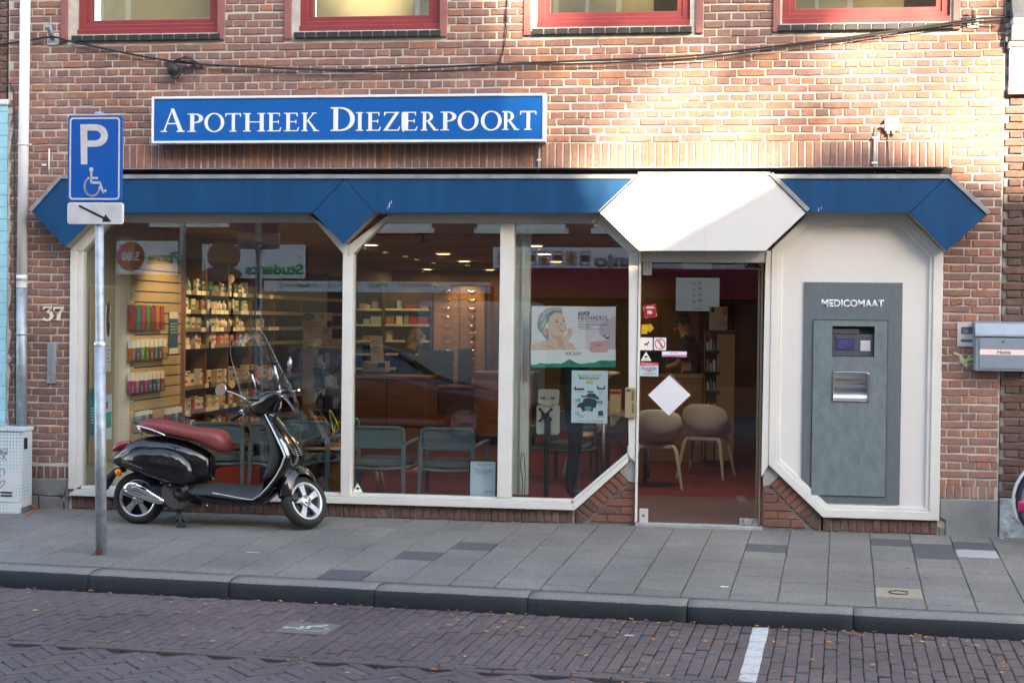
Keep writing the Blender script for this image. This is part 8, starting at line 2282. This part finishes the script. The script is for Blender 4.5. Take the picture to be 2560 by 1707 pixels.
# =================================================================== UTILITY CABINET
cbt = thing('utility_cabinet', 'white street cabinet with faded blue dots beside the downpipe', 'cabinet', at(30, 1283, -.15))
def dots_mat():
 m = bpy.data.materials.new('dotted_cabinet_paint'); MATS[m.name] = m; m.use_nodes = True
 N, L = m.node_tree.nodes, m.node_tree.links; b = N['Principled BSDF']
 ge = N.new('ShaderNodeNewGeometry'); sp = N.new('ShaderNodeSeparateXYZ'); L.new(ge.outputs['Position'], sp.inputs[0])
 sm = N.new('ShaderNodeMath'); sm.operation = 'ADD'; L.new(sp.outputs[0], sm.inputs[0]); L.new(sp.outputs[1], sm.inputs[1])
 def cell(o):
  a = N.new('ShaderNodeMath'); a.operation = 'MULTIPLY'; a.inputs[1].default_value = 1 / .0275; L.new(o, a.inputs[0])
  f = N.new('ShaderNodeMath'); f.operation = 'FRACT'; L.new(a.outputs[0], f.inputs[0])
  s = N.new('ShaderNodeMath'); s.operation = 'SUBTRACT'; s.inputs[1].default_value = .5; L.new(f.outputs[0], s.inputs[0])
  q = N.new('ShaderNodeMath'); q.operation = 'MULTIPLY'; L.new(s.outputs[0], q.inputs[0]); L.new(s.outputs[0], q.inputs[1]); return q.outputs[0]
 ad = N.new('ShaderNodeMath'); ad.operation = 'ADD'; L.new(cell(sm.outputs[0]), ad.inputs[0]); L.new(cell(sp.outputs[2]), ad.inputs[1])
 mr = N.new('ShaderNodeMapRange'); mr.inputs['From Min'].default_value = .04; mr.inputs['From Max'].default_value = .12; mr.inputs['To Min'].default_value = 1; mr.inputs['To Max'].default_value = 0; L.new(ad.outputs[0], mr.inputs[0])
 nz = N.new('ShaderNodeTexNoise'); nz.inputs['Scale'].default_value = 5; L.new(ge.outputs['Position'], nz.inputs['Vector'])
 n2 = N.new('ShaderNodeMapRange'); n2.inputs['From Min'].default_value = .35; n2.inputs['From Max'].default_value = .65; L.new(nz.outputs['Fac'], n2.inputs[0])
 mu = N.new('ShaderNodeMath'); mu.operation = 'MULTIPLY'; L.new(mr.outputs[0], mu.inputs[0]); L.new(n2.outputs[0], mu.inputs[1])
 mx = N.new('ShaderNodeMix'); mx.data_type = 'RGBA'; mx.inputs[6].default_value = (.64, .68, .69, 1); mx.inputs[7].default_value = (.10, .42, .50, 1); L.new(mu.outputs[0], mx.inputs[0])
 n3 = N.new('ShaderNodeTexNoise'); n3.inputs['Scale'].default_value = 14; n3.inputs['Detail'].default_value = 10; n3.inputs['Roughness'].default_value = .8; L.new(ge.outputs['Position'], n3.inputs['Vector'])
 r3 = N.new('ShaderNodeMapRange'); r3.inputs['From Min'].default_value = .63; r3.inputs['From Max'].default_value = .68; L.new(n3.outputs['Fac'], r3.inputs[0])
 m2 = N.new('ShaderNodeMix'); m2.data_type = 'RGBA'; L.new(r3.outputs[0], m2.inputs[0]); L.new(mx.outputs[2], m2.inputs[6]); m2.inputs[7].default_value = (.17, .18, .17, 1)
 L.new(m2.outputs[2], b.inputs['Base Color']); b.inputs['Roughness'].default_value = .5
 return m
DOT = dots_mat()
CY0, CY1 = -.30, -.10
xl, xr_ = -6.32, at(53, 1200, CY0).x
zt_, zb_ = at(30, 1076, CY0).z, at(30, 1283, CY0).z
MB().box(xl, xr_, CY0 + .004, CY1, zb_, zt_ - .008).build('body', DOT, cbt, bevel=.005)
MB().box(xl + .14, xr_ - .012, CY0 - .006, CY0 + .003, zb_ + .09, zt_ - .02).build('door', DOT, cbt, bevel=.004)
m = MB(); m.box(xl - .01, xr_ + .010, CY0 - .012, CY1 + .01, zt_ - .0075, zt_ + .022); m.build('roof', DOT, cbt, bevel=.006)
MB().box(xl, xr_ - .012, CY0 - .008, CY0 + .003, zb_ + .0, zb_ + .082).build('base_panel', DOT, cbt, bevel=.003)
MB().box(xr_ + .0005, xr_ + .003, CY0 + .045, CY0 + .105, at(60, 1124, CY0).z, at(60, 1096, CY0).z).build('black_sticker', LET, cbt)
m = MB()
for k in range(2): m.box(at(3, 1230, CY0).x, at(31, 1230, CY0).x, CY0 - .010, CY0 - .0062, at(5, 1240 - 8 * k, CY0).z, at(5, 1236 - 8 * k, CY0).z)
m.build('handle_slots', BLACK, cbt)
MB().box(xr_ - .0, xr_ + .0025, CY0 + .004, CY1, zb_, zb_ + .05).build('foot_strip', CONC, cbt)
tw_ = one(MB().tube([gpix(68, 1288) + Vector((0, 0, .006)), gpix(104, 1264) + Vector((0, 0, .008))], .006, 6), 'orange_stick', M('orange_plastic', (.5, .16, .05), .5), 'small orange stick lying beside the dotted street cabinet', 'litter')
sg2 = MB(); r_ = random.Random(31)
for k in range(5):
 cx, cz = xl + .30 + .13 * r_.random(), zb_ + .12 + .42 * r_.random()
 sg2.tube(smooth_path([(cx + r_.uniform(-.05, .05), CY0 - .0065, cz + r_.uniform(-.06, .06)) for q_ in range(6)], 4), .0028, 5)
sg2.build('marker_scribble', M('faded_marker', (.10, .12, .14), .7), cbt)
# litter on the slabs
def scrap(name, label, px, L_, w, mat):
 c = gpix(*px) + Vector((0, 0, .004))
 m = MB().add([c + Vector((-L_, -w, 0)), c + Vector((L_ * .7, -w * 1.3, .002)), c + Vector((L_, w, .001)), c + Vector((-L_ * .6, w * .8, .003)), c + Vector((-L_, -w, -.002)), c + Vector((L_ * .7, -w * 1.3, -.002)), c + Vector((L_, w, -.002)), c + Vector((-L_ * .6, w * .8, -.002))], [(0, 1, 2, 3), (0, 4, 5, 1), (1, 5, 6, 2), (2, 6, 7, 3), (3, 7, 4, 0)])
 return one(m, name, mat, label, 'litter')
scrap('paper_scrap', 'torn cream paper scrap on the slabs between scooter and kerb', (631, 1382), .055, .012, M('cream_scrap', (.48, .42, .33), .8))
scrap('paper_strip', 'thin white paper strip on the slabs below the glass door', (1811, 1467), .028, .006, PAPER)
scrap('paper_scrap', 'tiny white crumpled scrap on the slabs by the right wheel', (2505, 1346), .012, .01, PAPER)
scrap('paper_scrap', 'flat pale scrap on the road brick below the kerb', (1573, 1589), .03, .012, M('pale_scrap', (.4, .4, .38), .8))
for p in (c for c in ()): pass
# =================================================================== BICYCLE at the right edge
by = -.34
wc = at(2650, 1340, by); R_ = .33
wc.z = pav(by) + R_
bc = thing('bicycle', 'rear end of a purple bicycle with white mudguard at the right edge', 'bicycle', (wc.x, by, pav(by)))
Mx = Matrix.Translation(wc) @ Matrix.Rotation(math.pi / 2, 4, 'X')
m = MB(); m.lathe([(R_ - .03 + .022 * math.cos(math.radians(a_)), .021 * math.sin(math.radians(a_))) for a_ in range(0, 360, 24)], 48, Mx, closed=True)
bw = m.build('rear_wheel', M('blue_black_tyre', (.016, .016, .05), .7), bc)
m = MB(); m.lathe([(R_ - .052, -.012), (R_ - .052, .012), (R_ - .066, .012), (R_ - .066, -.012)], 48, Mx, closed=True); m.build('rim', SATIN, bw)
m = MB(); m.lathe([(R_ - .047, .0125), (R_ - .051, .0135), (R_ - .047, .0145)], 48, Mx, closed=True); m.build('tyre_stripe', M('green_reflex_stripe', (.25, .45, .2), .5), bw)
m = MB()
for k in range(28):
 a_ = 2 * math.pi * k / 28; a2 = a_ + (.35 if k % 2 else -.35)
 m.cyl(Mx @ Vector((.02 * math.cos(a2), .02 * math.sin(a2), .02 * (1 if k % 4 < 2 else -1))), Mx @ Vector(((R_ - .06) * math.cos(a_), (R_ - .06) * math.sin(a_), 0)), .0013, 4)
m.cyl(wc + Vector((0, -.05, 0)), wc + Vector((0, .05, 0)), .022, 10); m.build('spokes', SATIN, bw)
m = MB(); n = 26; rws = []
for i in range(n):
 th = math.radians(68 + (206 - 68) * i / (n - 1))
 rws.append([wc + Vector(((R_ + .022 - .014 * abs(s) ** 2) * math.cos(th), s * .031, (R_ + .022 - .014 * abs(s) ** 2) * math.sin(th))) for s in (-1, -.5, 0, .5, 1)])
m.add([p for r in rws for p in r], [(a_ * 5 + b_, a_ * 5 + b_ + 1, (a_ + 1) * 5 + b_ + 1, (a_ + 1) * 5 + b_) for a_ in range(n - 1) for b_ in range(4)], True)
o = m.build('mudguard', M('white_mudguard', (.66, .68, .66), .35), bc); q_ = o.modifiers.new('thick', 'SOLIDIFY'); q_.thickness = .003
PUR = M('purple_frame_paint', (.22, .01, .14), .3, coat=.5)
m = MB(); bb = wc + Vector((.46, 0, -.05)); stp = wc + Vector((.30, 0, .42)); hdp = wc + Vector((.86, 0, .46))
for s in (-1, 1): m.tube([wc + Vector((0, s * .06, 0)), bb + Vector((0, s * .03, 0))], .010, 8); m.tube([wc + Vector((0, s * .06, 0)), stp + Vector((0, s * .02, -.06))], .008, 8)
m.tube([bb, stp], .016, 10); m.tube([bb, hdp - Vector((0, 0, .12))], .020, 10); m.tube([stp - Vector((0, 0, .08)), hdp], .016, 10); m.build('frame', PUR, bc)
m = MB(); m.tube([stp, stp + Vector((-.04, 0, .16))], .013, 8); sdl = stp + Vector((-.05, 0, .18)); m.build('seat_post', SATIN, bc)
m = MB(); m.loft([[sdl + Vector((x, a_, b_)) for a_, b_ in sel(14, 2.4, w, h)] for x, w, h in ((-.12, .05, .02), (-.09, .09, .035), (0, .07, .03), (.08, .035, .022), (.14, .02, .012))]); m.build('saddle', BLACK, bc)
rl = at(2553, 1265, by)
m = MB(); m.loft([[rl + Vector((x, a_, b_)) for a_, b_ in sel(12, 3, w, .048)] for x, w in ((-.028, .02), (-.02, .032), (.02, .034), (.03, .03))]); m.build('rear_light', M('rear_light_red', (.42, .01, .10), .2, coat=1), bc)
m = MB(); m.tube([at(2530, 1293, by), at(2545, 1295, by), at(2580, 1298, by), at(2640, 1296, by)], [.004, .006, .008, .008], 8)
m.tube([at(2575, 1245, by - .05), at(2680, 1240, by - .05), at(2760, 1240, by - .05)], .007, 8); m.tube([at(2600, 1243, by - .05), wc + Vector((0, -.06, 0))], .006, 8); m.build('rear_carrier', PUR, bc)
fw = wc + Vector((1.06, 0, 0)); Mx = Matrix.Translation(fw) @ Matrix.Rotation(math.pi / 2, 4, 'X')
m = MB(); m.lathe([(R_ - .03 + .022 * math.cos(math.radians(a_)), .021 * math.sin(math.radians(a_))) for a_ in range(0, 360, 24)], 40, Mx, closed=True); m.build('front_wheel', M('blue_black_tyre', (.016, .016, .05), .7), bc)
m = MB()
for s in (-1, 1): m.tube([fw + Vector((0, s * .05, 0)), hdp + Vector((.03, s * .03, -.14)), hdp + Vector((0, 0, -.10))], .010, 8)
m.tube([hdp + Vector((.02, 0, -.14)), hdp + Vector((-.03, 0, .16))], .015, 8); m.tube(smooth_path([hdp + Vector((-.14, -.28, .12)), hdp + Vector((-.03, -.2, .17)), hdp + Vector((-.02, 0, .17)), hdp + Vector((-.03, .2, .17)), hdp + Vector((-.14, .28, .12))], 5), .011, 8); m.build('fork_and_handlebar', SATIN, bc)
# =================================================================== THE OTHER SIDE OF THE STREET (behind the camera, mirrored in the glass, shading the facade)
OY = -17.0
op = MB().box(-40, 40, OY, -11.25, -.29, -.10); setp(op.build('opposite_pavement', M('far_pavement', (.17, .17, .175), .9, var=.2, scale=3)), kind='structure')
OBR = M('old_dark_brick', (.13, .075, .055), .9, var=.35, scale=12)
OBR2 = M('old_red_brick', (.20, .10, .07), .9, var=.3, scale=12)
OWH = M('opposite_white_paint', (.72, .72, .69), .5)
OROOF = M('dark_roof_tile', (.07, .055, .05), .8, var=.3, scale=8)
PANEO = M('dim_window_glass', (.02, .025, .03), .05, coat=1)
def house(x0, x1, eave, apex, mat, label, wins, depth=9.0, flat_top=False, eave2=None):
 e2 = eave2 or eave
 t = thing('town_house', label, 'house', ((x0 + x1) / 2, OY, -.1), group='houses across the street')
 xm = (x0 + x1) / 2 if not isinstance(apex, tuple) else apex[0]
 az = apex if not isinstance(apex, tuple) else apex[1]
 poly = [(x0, -.1), (x1, -.1), (x1, eave), (x0, eave)] if flat_top else [(x0, -.1), (x1, -.1), (x1, e2), (xm, az), (x0, eave)]
 MB().prism(poly, OY - depth, OY).build('wall', mat, t)
 if not flat_top:
  m = MB()
  for a, b in (((x0, eave), (xm, az)), ((xm, az), (x1, e2))):
   d = Vector((b[0] - a[0], b[1] - a[1])).normalized(); n = Vector((-d.y, d.x)) * .12
   m.prism([a, b, (b[0] + n.x, b[1] + n.y), (a[0] + n.x, a[1] + n.y)], OY - depth - .1, OY + .03)
  m.build('roof', OROOF, t)
 else:
  MB().box(x0 - .02, x1 + .02, OY - depth - .1, OY + .12, eave, eave + .25).build('cornice', OWH, t)
 for (wx, wz, ww, wh) in wins:
  fr = MB(); fr.ring([(wx - ww / 2, wz), (wx + ww / 2, wz), (wx + ww / 2, wz + wh), (wx - ww / 2, wz + wh)], [(wx - ww / 2 + .1, wz + .12), (wx + ww / 2 - .1, wz + .12), (wx + ww / 2 - .1, wz + wh - .1), (wx - ww / 2 + .1, wz + wh - .1)], OY - .02, OY + .05)
  fr.box(wx - ww / 2 - .06, wx + ww / 2 + .06, OY - .02, OY + .09, wz - .10, wz - .001)
  fr.box(wx - .035, wx + .035, OY + .0, OY + .04, wz + .12, wz + wh - .1)
  f_ = fr.build('window', OWH, t)
  MB().box(wx - ww / 2 + .1, wx + ww / 2 - .1, OY - .018, OY + .01, wz + .12, wz + wh - .1).build('pane', PANEO, f_)
 return t
# reflected positions: the mirror image of (x, -17, z) appears at (x, +17, z)
r1 = at(400, 575, 17); r2 = at(1090, 590, 17); r3 = at(1450, 590, 17)
house(-30, -14.2, 12.5, 16, OBR2, 'tall red brick gabled house far down the opposite side', [(-26, 4, 1.2, 2), (-22, 4, 1.2, 2), (-18, 4, 1.2, 2)])
hA = house(-14.2, -7.6, 11.6, 15.2, OBR, 'dark brick gabled house with a pizza banner across the street', [(-12.9, 3.75, 1.1, 1.7), (-10.6, 3.45, 1.5, 1.9), (-8.5, 3.7, 1.1, 1.7), (-12.5, 6.6, 1.2, 1.8), (-9.3, 6.6, 1.2, 1.8)])
hB = house(-7.6, -1.0, 11.9, 14.6, OBR, 'dark brick gabled house above the pickup banner across the street', [(-6.6, 3.35, 1.7, 1.9), (-4.0, 3.35, 1.7, 1.9), (-2.0, 3.35, 1.2, 1.9), (-5.5, 6.6, 1.3, 1.8), (-2.8, 6.6, 1.3, 1.8)])
hC = house(-1.0, 8.5, 10.9, (4.35, 15.0), OBR2, 'broad red brick house with steep gable and grocer sign across the street', [(.6, 3.4, 1.3, 1.9), (3.4, 3.4, 1.3, 1.9), (6.2, 3.4, 1.3, 1.9), (1.5, 6.7, 1.3, 1.8), (5.5, 6.7, 1.3, 1.8)])
hD = house(8.5, 12.9, 10.25, (10.6, 11.45), OBR, 'low gabled brick house across the street, right of the steep one', eave2=10.7, wins=[(10, 3.6, 1.2, 1.8), (11.8, 3.6, 1.2, 1.8), (10.9, 6.6, 1.2, 1.8)])
house(12.9, 17, 9.2, 9.2, OBR2, 'flat topped brick house across the street', [(14, 3.6, 1.2, 1.8), (16, 3.6, 1.2, 1.8)], flat_top=True)
house(17, 32, 8.6, 8.6, OBR, 'long low brick house at the far end across the street', [(19, 3.6, 1.2, 1.8), (23, 3.6, 1.2, 1.8), (27, 3.6, 1.2, 1.8)], flat_top=True)
MB().box(7.45, 8.02, OY - 1.0, OY - .25, 10.9, 12.2).box(7.40, 8.07, OY - 1.05, OY - .20, 12.2, 12.32).build('shade_chimney', OBR2, hC)  # unseen chimney added so its shadow falls across the sign
# shop fronts of the opposite side: dark glass and an awning
sf_ = thing('opposite_shop', 'dark shop window strip with red awning across the street', 'shop front', (-2.5, OY, -.1))
m = MB()
for x0, x1 in ((-13.8, -10.6), (-10.3, -7.8), (-7.3, -4.3), (-3.9, -1.3), (-.6, 2.6), (3.0, 6.0)): m.box(x0, x1, OY + .01, OY + .03, .4, 2.2)
m.build('shop_glass', PANEO, sf_)
m = MB(); m.loft([[Vector((x, OY + y, z)) for y, z in ((.03, 2.62), (.9, 2.24), (.9, 2.02), (.88, 2.02), (.88, 2.22), (.03, 2.58))] for x in (-4.45, 6.2)], True, False); m.build('awning', M('crimson_awning', (.22, .012, .025), .8), sf_)
BAN = M('banner_white', (.70, .70, .74), .6)
def rbox(px0, py0, px1, py1, d=17.0):
 a, b = at(px0, py1, d), at(px1, py0, d); return a.x, b.x, a.z, b.z
def rtext(s, px0, py0, px1, py1, mat, par, d=17.0, y=OY + .075, **kw):
 x0, x1, z0, z1_ = rbox(px0, py0, px1, py1, d)
 return link('lettering', text_mesh(s, x0, x1, z0, z1_, y, facing=1, **kw), par, mat)
BGRN = M('banner_green', (.02, .30, .12), .5); BRED = M('banner_red', (.34, .05, .04), .5); BGREY = M('banner_grey', (.22, .22, .25), .5)
def banner(px0, py0, px1, py1, label):
 x0, x1, z0, z1_ = rbox(px0, py0, px1, py1)
 t = thing('shop_banner', label, 'banner', ((x0 + x1) / 2, OY + .06, z0), group='banners across the street')
 MB().box(x0, x1, OY + .055, OY + .07, z0, z1_).build('sheet', BAN, t); return t
t = banner(291, 603, 445, 686, 'white pizza banner with a red price disc across the street')
c = at(327, 641, 17); MB().lathe([(.0001, 0), (.29, 0), (.29, -.01)], 24, Matrix.Translation((c.x, OY + .078, c.z)) @ Matrix.Rotation(-math.pi / 2, 4, 'X')).build('price_disc', BRED, t)
rtext('5.00', 305, 630, 350, 653, BAN, t, y=OY + .082, bold=.03); rtext('Pizza', 368, 628, 455, 660, BGRN, t, bold=.04)
t = banner(505, 612, 764, 695, 'white Students banner with a bare chested figure across the street')
rtext('Students', 615, 660, 758, 686, BGRN, t, bold=.04)
m = MB(); c = at(560, 640, 17); m.ell((c.x, OY + .075, c.z), (.34, .01, .30), 16, 10); m.ell((c.x - .05, OY + .075, c.z - .36), (.42, .01, .15), 16, 10); m.build('figure_print', M('banner_skin_print', (.22, .12, .08), .6), t)
t = banner(660, 706, 1228, 728, 'long white pickup offer banner across the street')
for k, px in enumerate((700, 812, 996, 1160)):
 rtext('AFHAAL ACTIE !!', px, 710, px + 68 + 10 * (k > 1), 717, BRED, t)
for px in (745, 920, 1130): rtext('NEW YORK PIZZA', px, 710, px + 50, 718, BGRN, t)
t = banner(1232, 621, 1900, 671, 'wide grey white grocer sign with framed food pictures across the street')
rtext('anjo', 1484, 636, 1590, 678, BGREY, t, bold=.05)
for k in range(7):
 x0, x1, z0, z1_ = rbox(1245 + k * 34, 628, 1272 + k * 34, 664)
 m = MB(); m.ring([(x0, z0), (x1, z0), (x1, z1_), (x0, z1_)], [(x0 + .03, z0 + .03), (x1 - .03, z0 + .03), (x1 - .03, z1_ - .03), (x0 + .03, z1_ - .03)], OY + .0705, OY + .078); m.build('picture_frame', BGREY, t)
 m = MB(); m.ell(((x0 + x1) / 2, OY + .074, (z0 + z1_) / 2), (.06 if k % 2 else .10, .006, .13 if k % 2 else .07), 12, 8); m.build('food_print', M('food_print_%s' % ('amber' if k % 2 else 'brown'), (.30, .14, .03) if k % 2 else (.10, .05, .03), .6), t)
rtext('LEVENSMIDDELEN', 1275, 676, 1460, 692, BGREY, t, y=OY + .04, bold=.03)
# street lamp post and tree on the far pavement
lp_ = thing('street_lamp', 'slim grey street lamp on the far pavement', 'street lamp', (-10.2, -15.5, -.1))
m = MB(); m.tube([(-10.2, -15.5, -.1), (-10.2, -15.5, 3.6), (-10.2, -15.5, 5.4)], [.075, .06, .05], 12); m.build('pole', GALV, lp_); m = MB(); m.ell((-10.2, -15.5, 5.5), (.22, .22, .16)); m.build('lamp_head', M('lamp_opal', (.6, .6, .58), .4), lp_)
def tree(x, y, h, seed, label, leaves=900, sp_=.28):
 r = random.Random(seed)
 t = thing('street_tree', label, 'tree', (x, y, -.1), group='street trees across the road')
 m = MB(); lf_ = MB(); tips = []
 def grow(p, d, L, rad, dep):
  pts = [Vector(p)]; dd = Vector(d)
  for k in range(4):
   dd = (dd + Vector((r.uniform(-.16, .16), r.uniform(-.16, .16), r.uniform(-.02, .12)))).normalized()
   pts.append(pts[-1] + dd * L / 4)
  m.tube(pts, [rad * (1 - .1 * k) for k in range(5)], 7 if dep < 2 else 5)
  if dep >= 2: tips.extend(pts[2:])
  if dep < 4:
   for k in range(3 if dep else 5):
    a = r.uniform(0, 6.28); sp = r.uniform(.5, .95)
    n = (dd + Vector((math.cos(a) * sp, math.sin(a) * sp, r.uniform(-.1, .35)))).normalized()
    grow(pts[-1 - (k % 2)], n, L * r.uniform(.58, .78), rad * .58, dep + 1)
 grow((x, y, -.1), (0, 0, 1), h * .42, .16, 0)
 m.build('trunk', M('tree_bark', (.09, .07, .055), .9, var=.3, scale=10), t)
 bare = [p for p in tips if not (p.x + .57 * p.y > -1.25 and p.z + .5 * p.y < 3.05)] or tips      # leaves left out where they would shade the white panel
 cl_ = [r.choice(bare) for _ in range(leaves // 22)]
 for _ in range(leaves):
  p = r.choice(cl_) + Vector((r.gauss(0, .24), r.gauss(0, .24), r.gauss(0, .22)))
  s = r.uniform(.08, .20); n = Vector((r.gauss(0, 1), r.gauss(0, 1), r.gauss(0, 1))).normalized(); u = n.orthogonal().normalized() * s; v = n.cross(u).normalized() * s * .6
  lf_.add([p - u, p - v, p + u, p + v], [(0, 1, 2, 3)])
 lf_.build('crown', LEAFM, t, fix=False)
tree(13.2, -27.5, 20, 4, 'tall half bare autumn tree rising behind the low gabled house', 7600)
tree(-18.0, -14.5, 10, 9, 'autumn street tree far along the opposite pavement', 700)
tree(16.5, -13.6, 9, 12, 'autumn street tree by the low flat topped house', 500)
# parked car facing right on the far lane, seen only as a reflection
cy = -11.4
CARP_ = M('dark_blue_car_paint', (.008, .014, .035), .2, coat=1.0)
car = thing('parked_car', 'dark blue hatchback parked across the street, mirrored in the window', 'car', (-5.2, cy, RZ))
W_ = .86
prof = [(-2.0, .55, .95), (-1.95, .40, 1.10), (-1.6, .30, 1.42), (-1.0, .28, 1.47), (-.2, .28, 1.46), (.35, .28, 1.25), (.75, .28, .98), (1.3, .30, .90), (1.75, .34, .80), (1.98, .42, .66), (2.03, .48, .56)]
m = MB(); secs = []
for x, zb__, zt__ in prof:
 w = W_ * (1 - .10 * (abs(x) / 2.03) ** 4)
 sec = []
 hh = zt__ - zb__
 cab_ = max(0, min(1, (zt__ - .95) / .4))
 for k in range(24):
  a = 2 * math.pi * k / 24; ca, sa = math.cos(a), math.sin(a)
  yy = w * math.copysign(abs(ca) ** .45, ca); zz = (zb__ + zt__) / 2 + hh / 2 * math.copysign(abs(sa) ** .6, sa)
  if zz > .92: yy *= 1 - .22 * cab_ * (zz - .92) / .5
  sec.append(Vector((-5.2 + x, cy + yy, RZ + zz)))
 secs.append(sec)
m.loft(secs); m.build('body', CARP_, car, sub=1)
for s in (-1, 1):
 m = MB()
 for pts in ([(-1.45, .98), (-.35, .97), (-.35, 1.38), (-1.3, 1.36)], [(-.28, .97), (.62, .96), (.28, 1.18), (-.1, 1.36), (-.28, 1.38)]):
  m.add([Vector((-5.2 + x, cy + s * (W_ * .955 - .28 * max(0, z - .95)), RZ + z)) for x, z in pts], [list(range(len(pts)))])
 m.build('side_window', PANEO, car, fix=False)
 for wx in (-1.28, 1.25):
  Q = Matrix.Translation((-5.2 + wx, cy + s * (W_ - .12), RZ + .31)) @ Matrix.Rotation(-s * math.pi / 2, 4, 'X')
  m = MB(); m.lathe([(.2, .16), (.29, .15), (.31, .11), (.31, -.02), (.2, -.06)], 28, Q); w_o = m.build('wheel', RUB, car)
  m = MB(); m.lathe([(.205, .162), (.19, .13), (.06, .13), (.05, .16), (.0001, .16)], 24, Q)
  for k in range(5):
   a = 2 * math.pi * k / 5; m.obox(Q @ Vector((.125 * math.cos(a), .125 * math.sin(a), .145)), (.13, .05, .02), (Q @ Matrix.Rotation(a, 4, 'Z')).to_3x3())
  m.build('rim', M('alloy_grey', (.26, .26, .27), .5), w_o)
 m = MB(); m.ell((-5.2 + 1.86, cy + s * .60, RZ + .68), (.10, .13, .05), 14, 8); m.build('headlight', M('dim_headlight', (.10, .105, .11), .3), car)
 m = MB(); m.ell((-5.2 - 1.95, cy + s * .66, RZ + .85), (.06, .12, .12), 12, 8); m.build('rear_light', TAIL, car)
m = MB(); m.add([Vector((-5.2 + .36, cy - .62, RZ + 1.26)), Vector((-5.2 + .36, cy + .62, RZ + 1.26)), Vector((-5.2 + .80, cy + .72, RZ + .99)), Vector((-5.2 + .80, cy - .72, RZ + .99))], [(0, 1, 2, 3)]); m.build('windscreen', PANEO, car, fix=False)
# pale delivery van behind the car
vn = thing('delivery_van', 'grey panel van with red rear lights parked across the street', 'van', (-4.4, -14.0, RZ))
VG = M('van_grey', (.34, .35, .36), .4)
MB().box(-5.3, -3.3, -15.3, -13.4, RZ + .35, RZ + 2.15).build('body', VG, vn, bevel=.12, seg=4)
for x0 in (-5.22, -3.52): MB().box(x0, x0 + .15, -13.41, -13.38, RZ + .8, RZ + 1.15).build('rear_light', TAIL, vn, bevel=.01)
MB().box(-4.31, -4.29, -13.405, -13.39, RZ + .5, RZ + 2.0).build('door_gap', BLACK, vn)
for x in (-5.15, -3.45):
 for yy in (-13.9, -14.9): MB().lathe([(.0001, .1), (.3, .1), (.32, .06), (.32, -.06), (.0001, -.1)], 20, Matrix.Translation((x, yy, RZ + .32)) @ Matrix.Rotation(math.pi / 2, 4, 'Y')).build('wheel', RUB, vn)
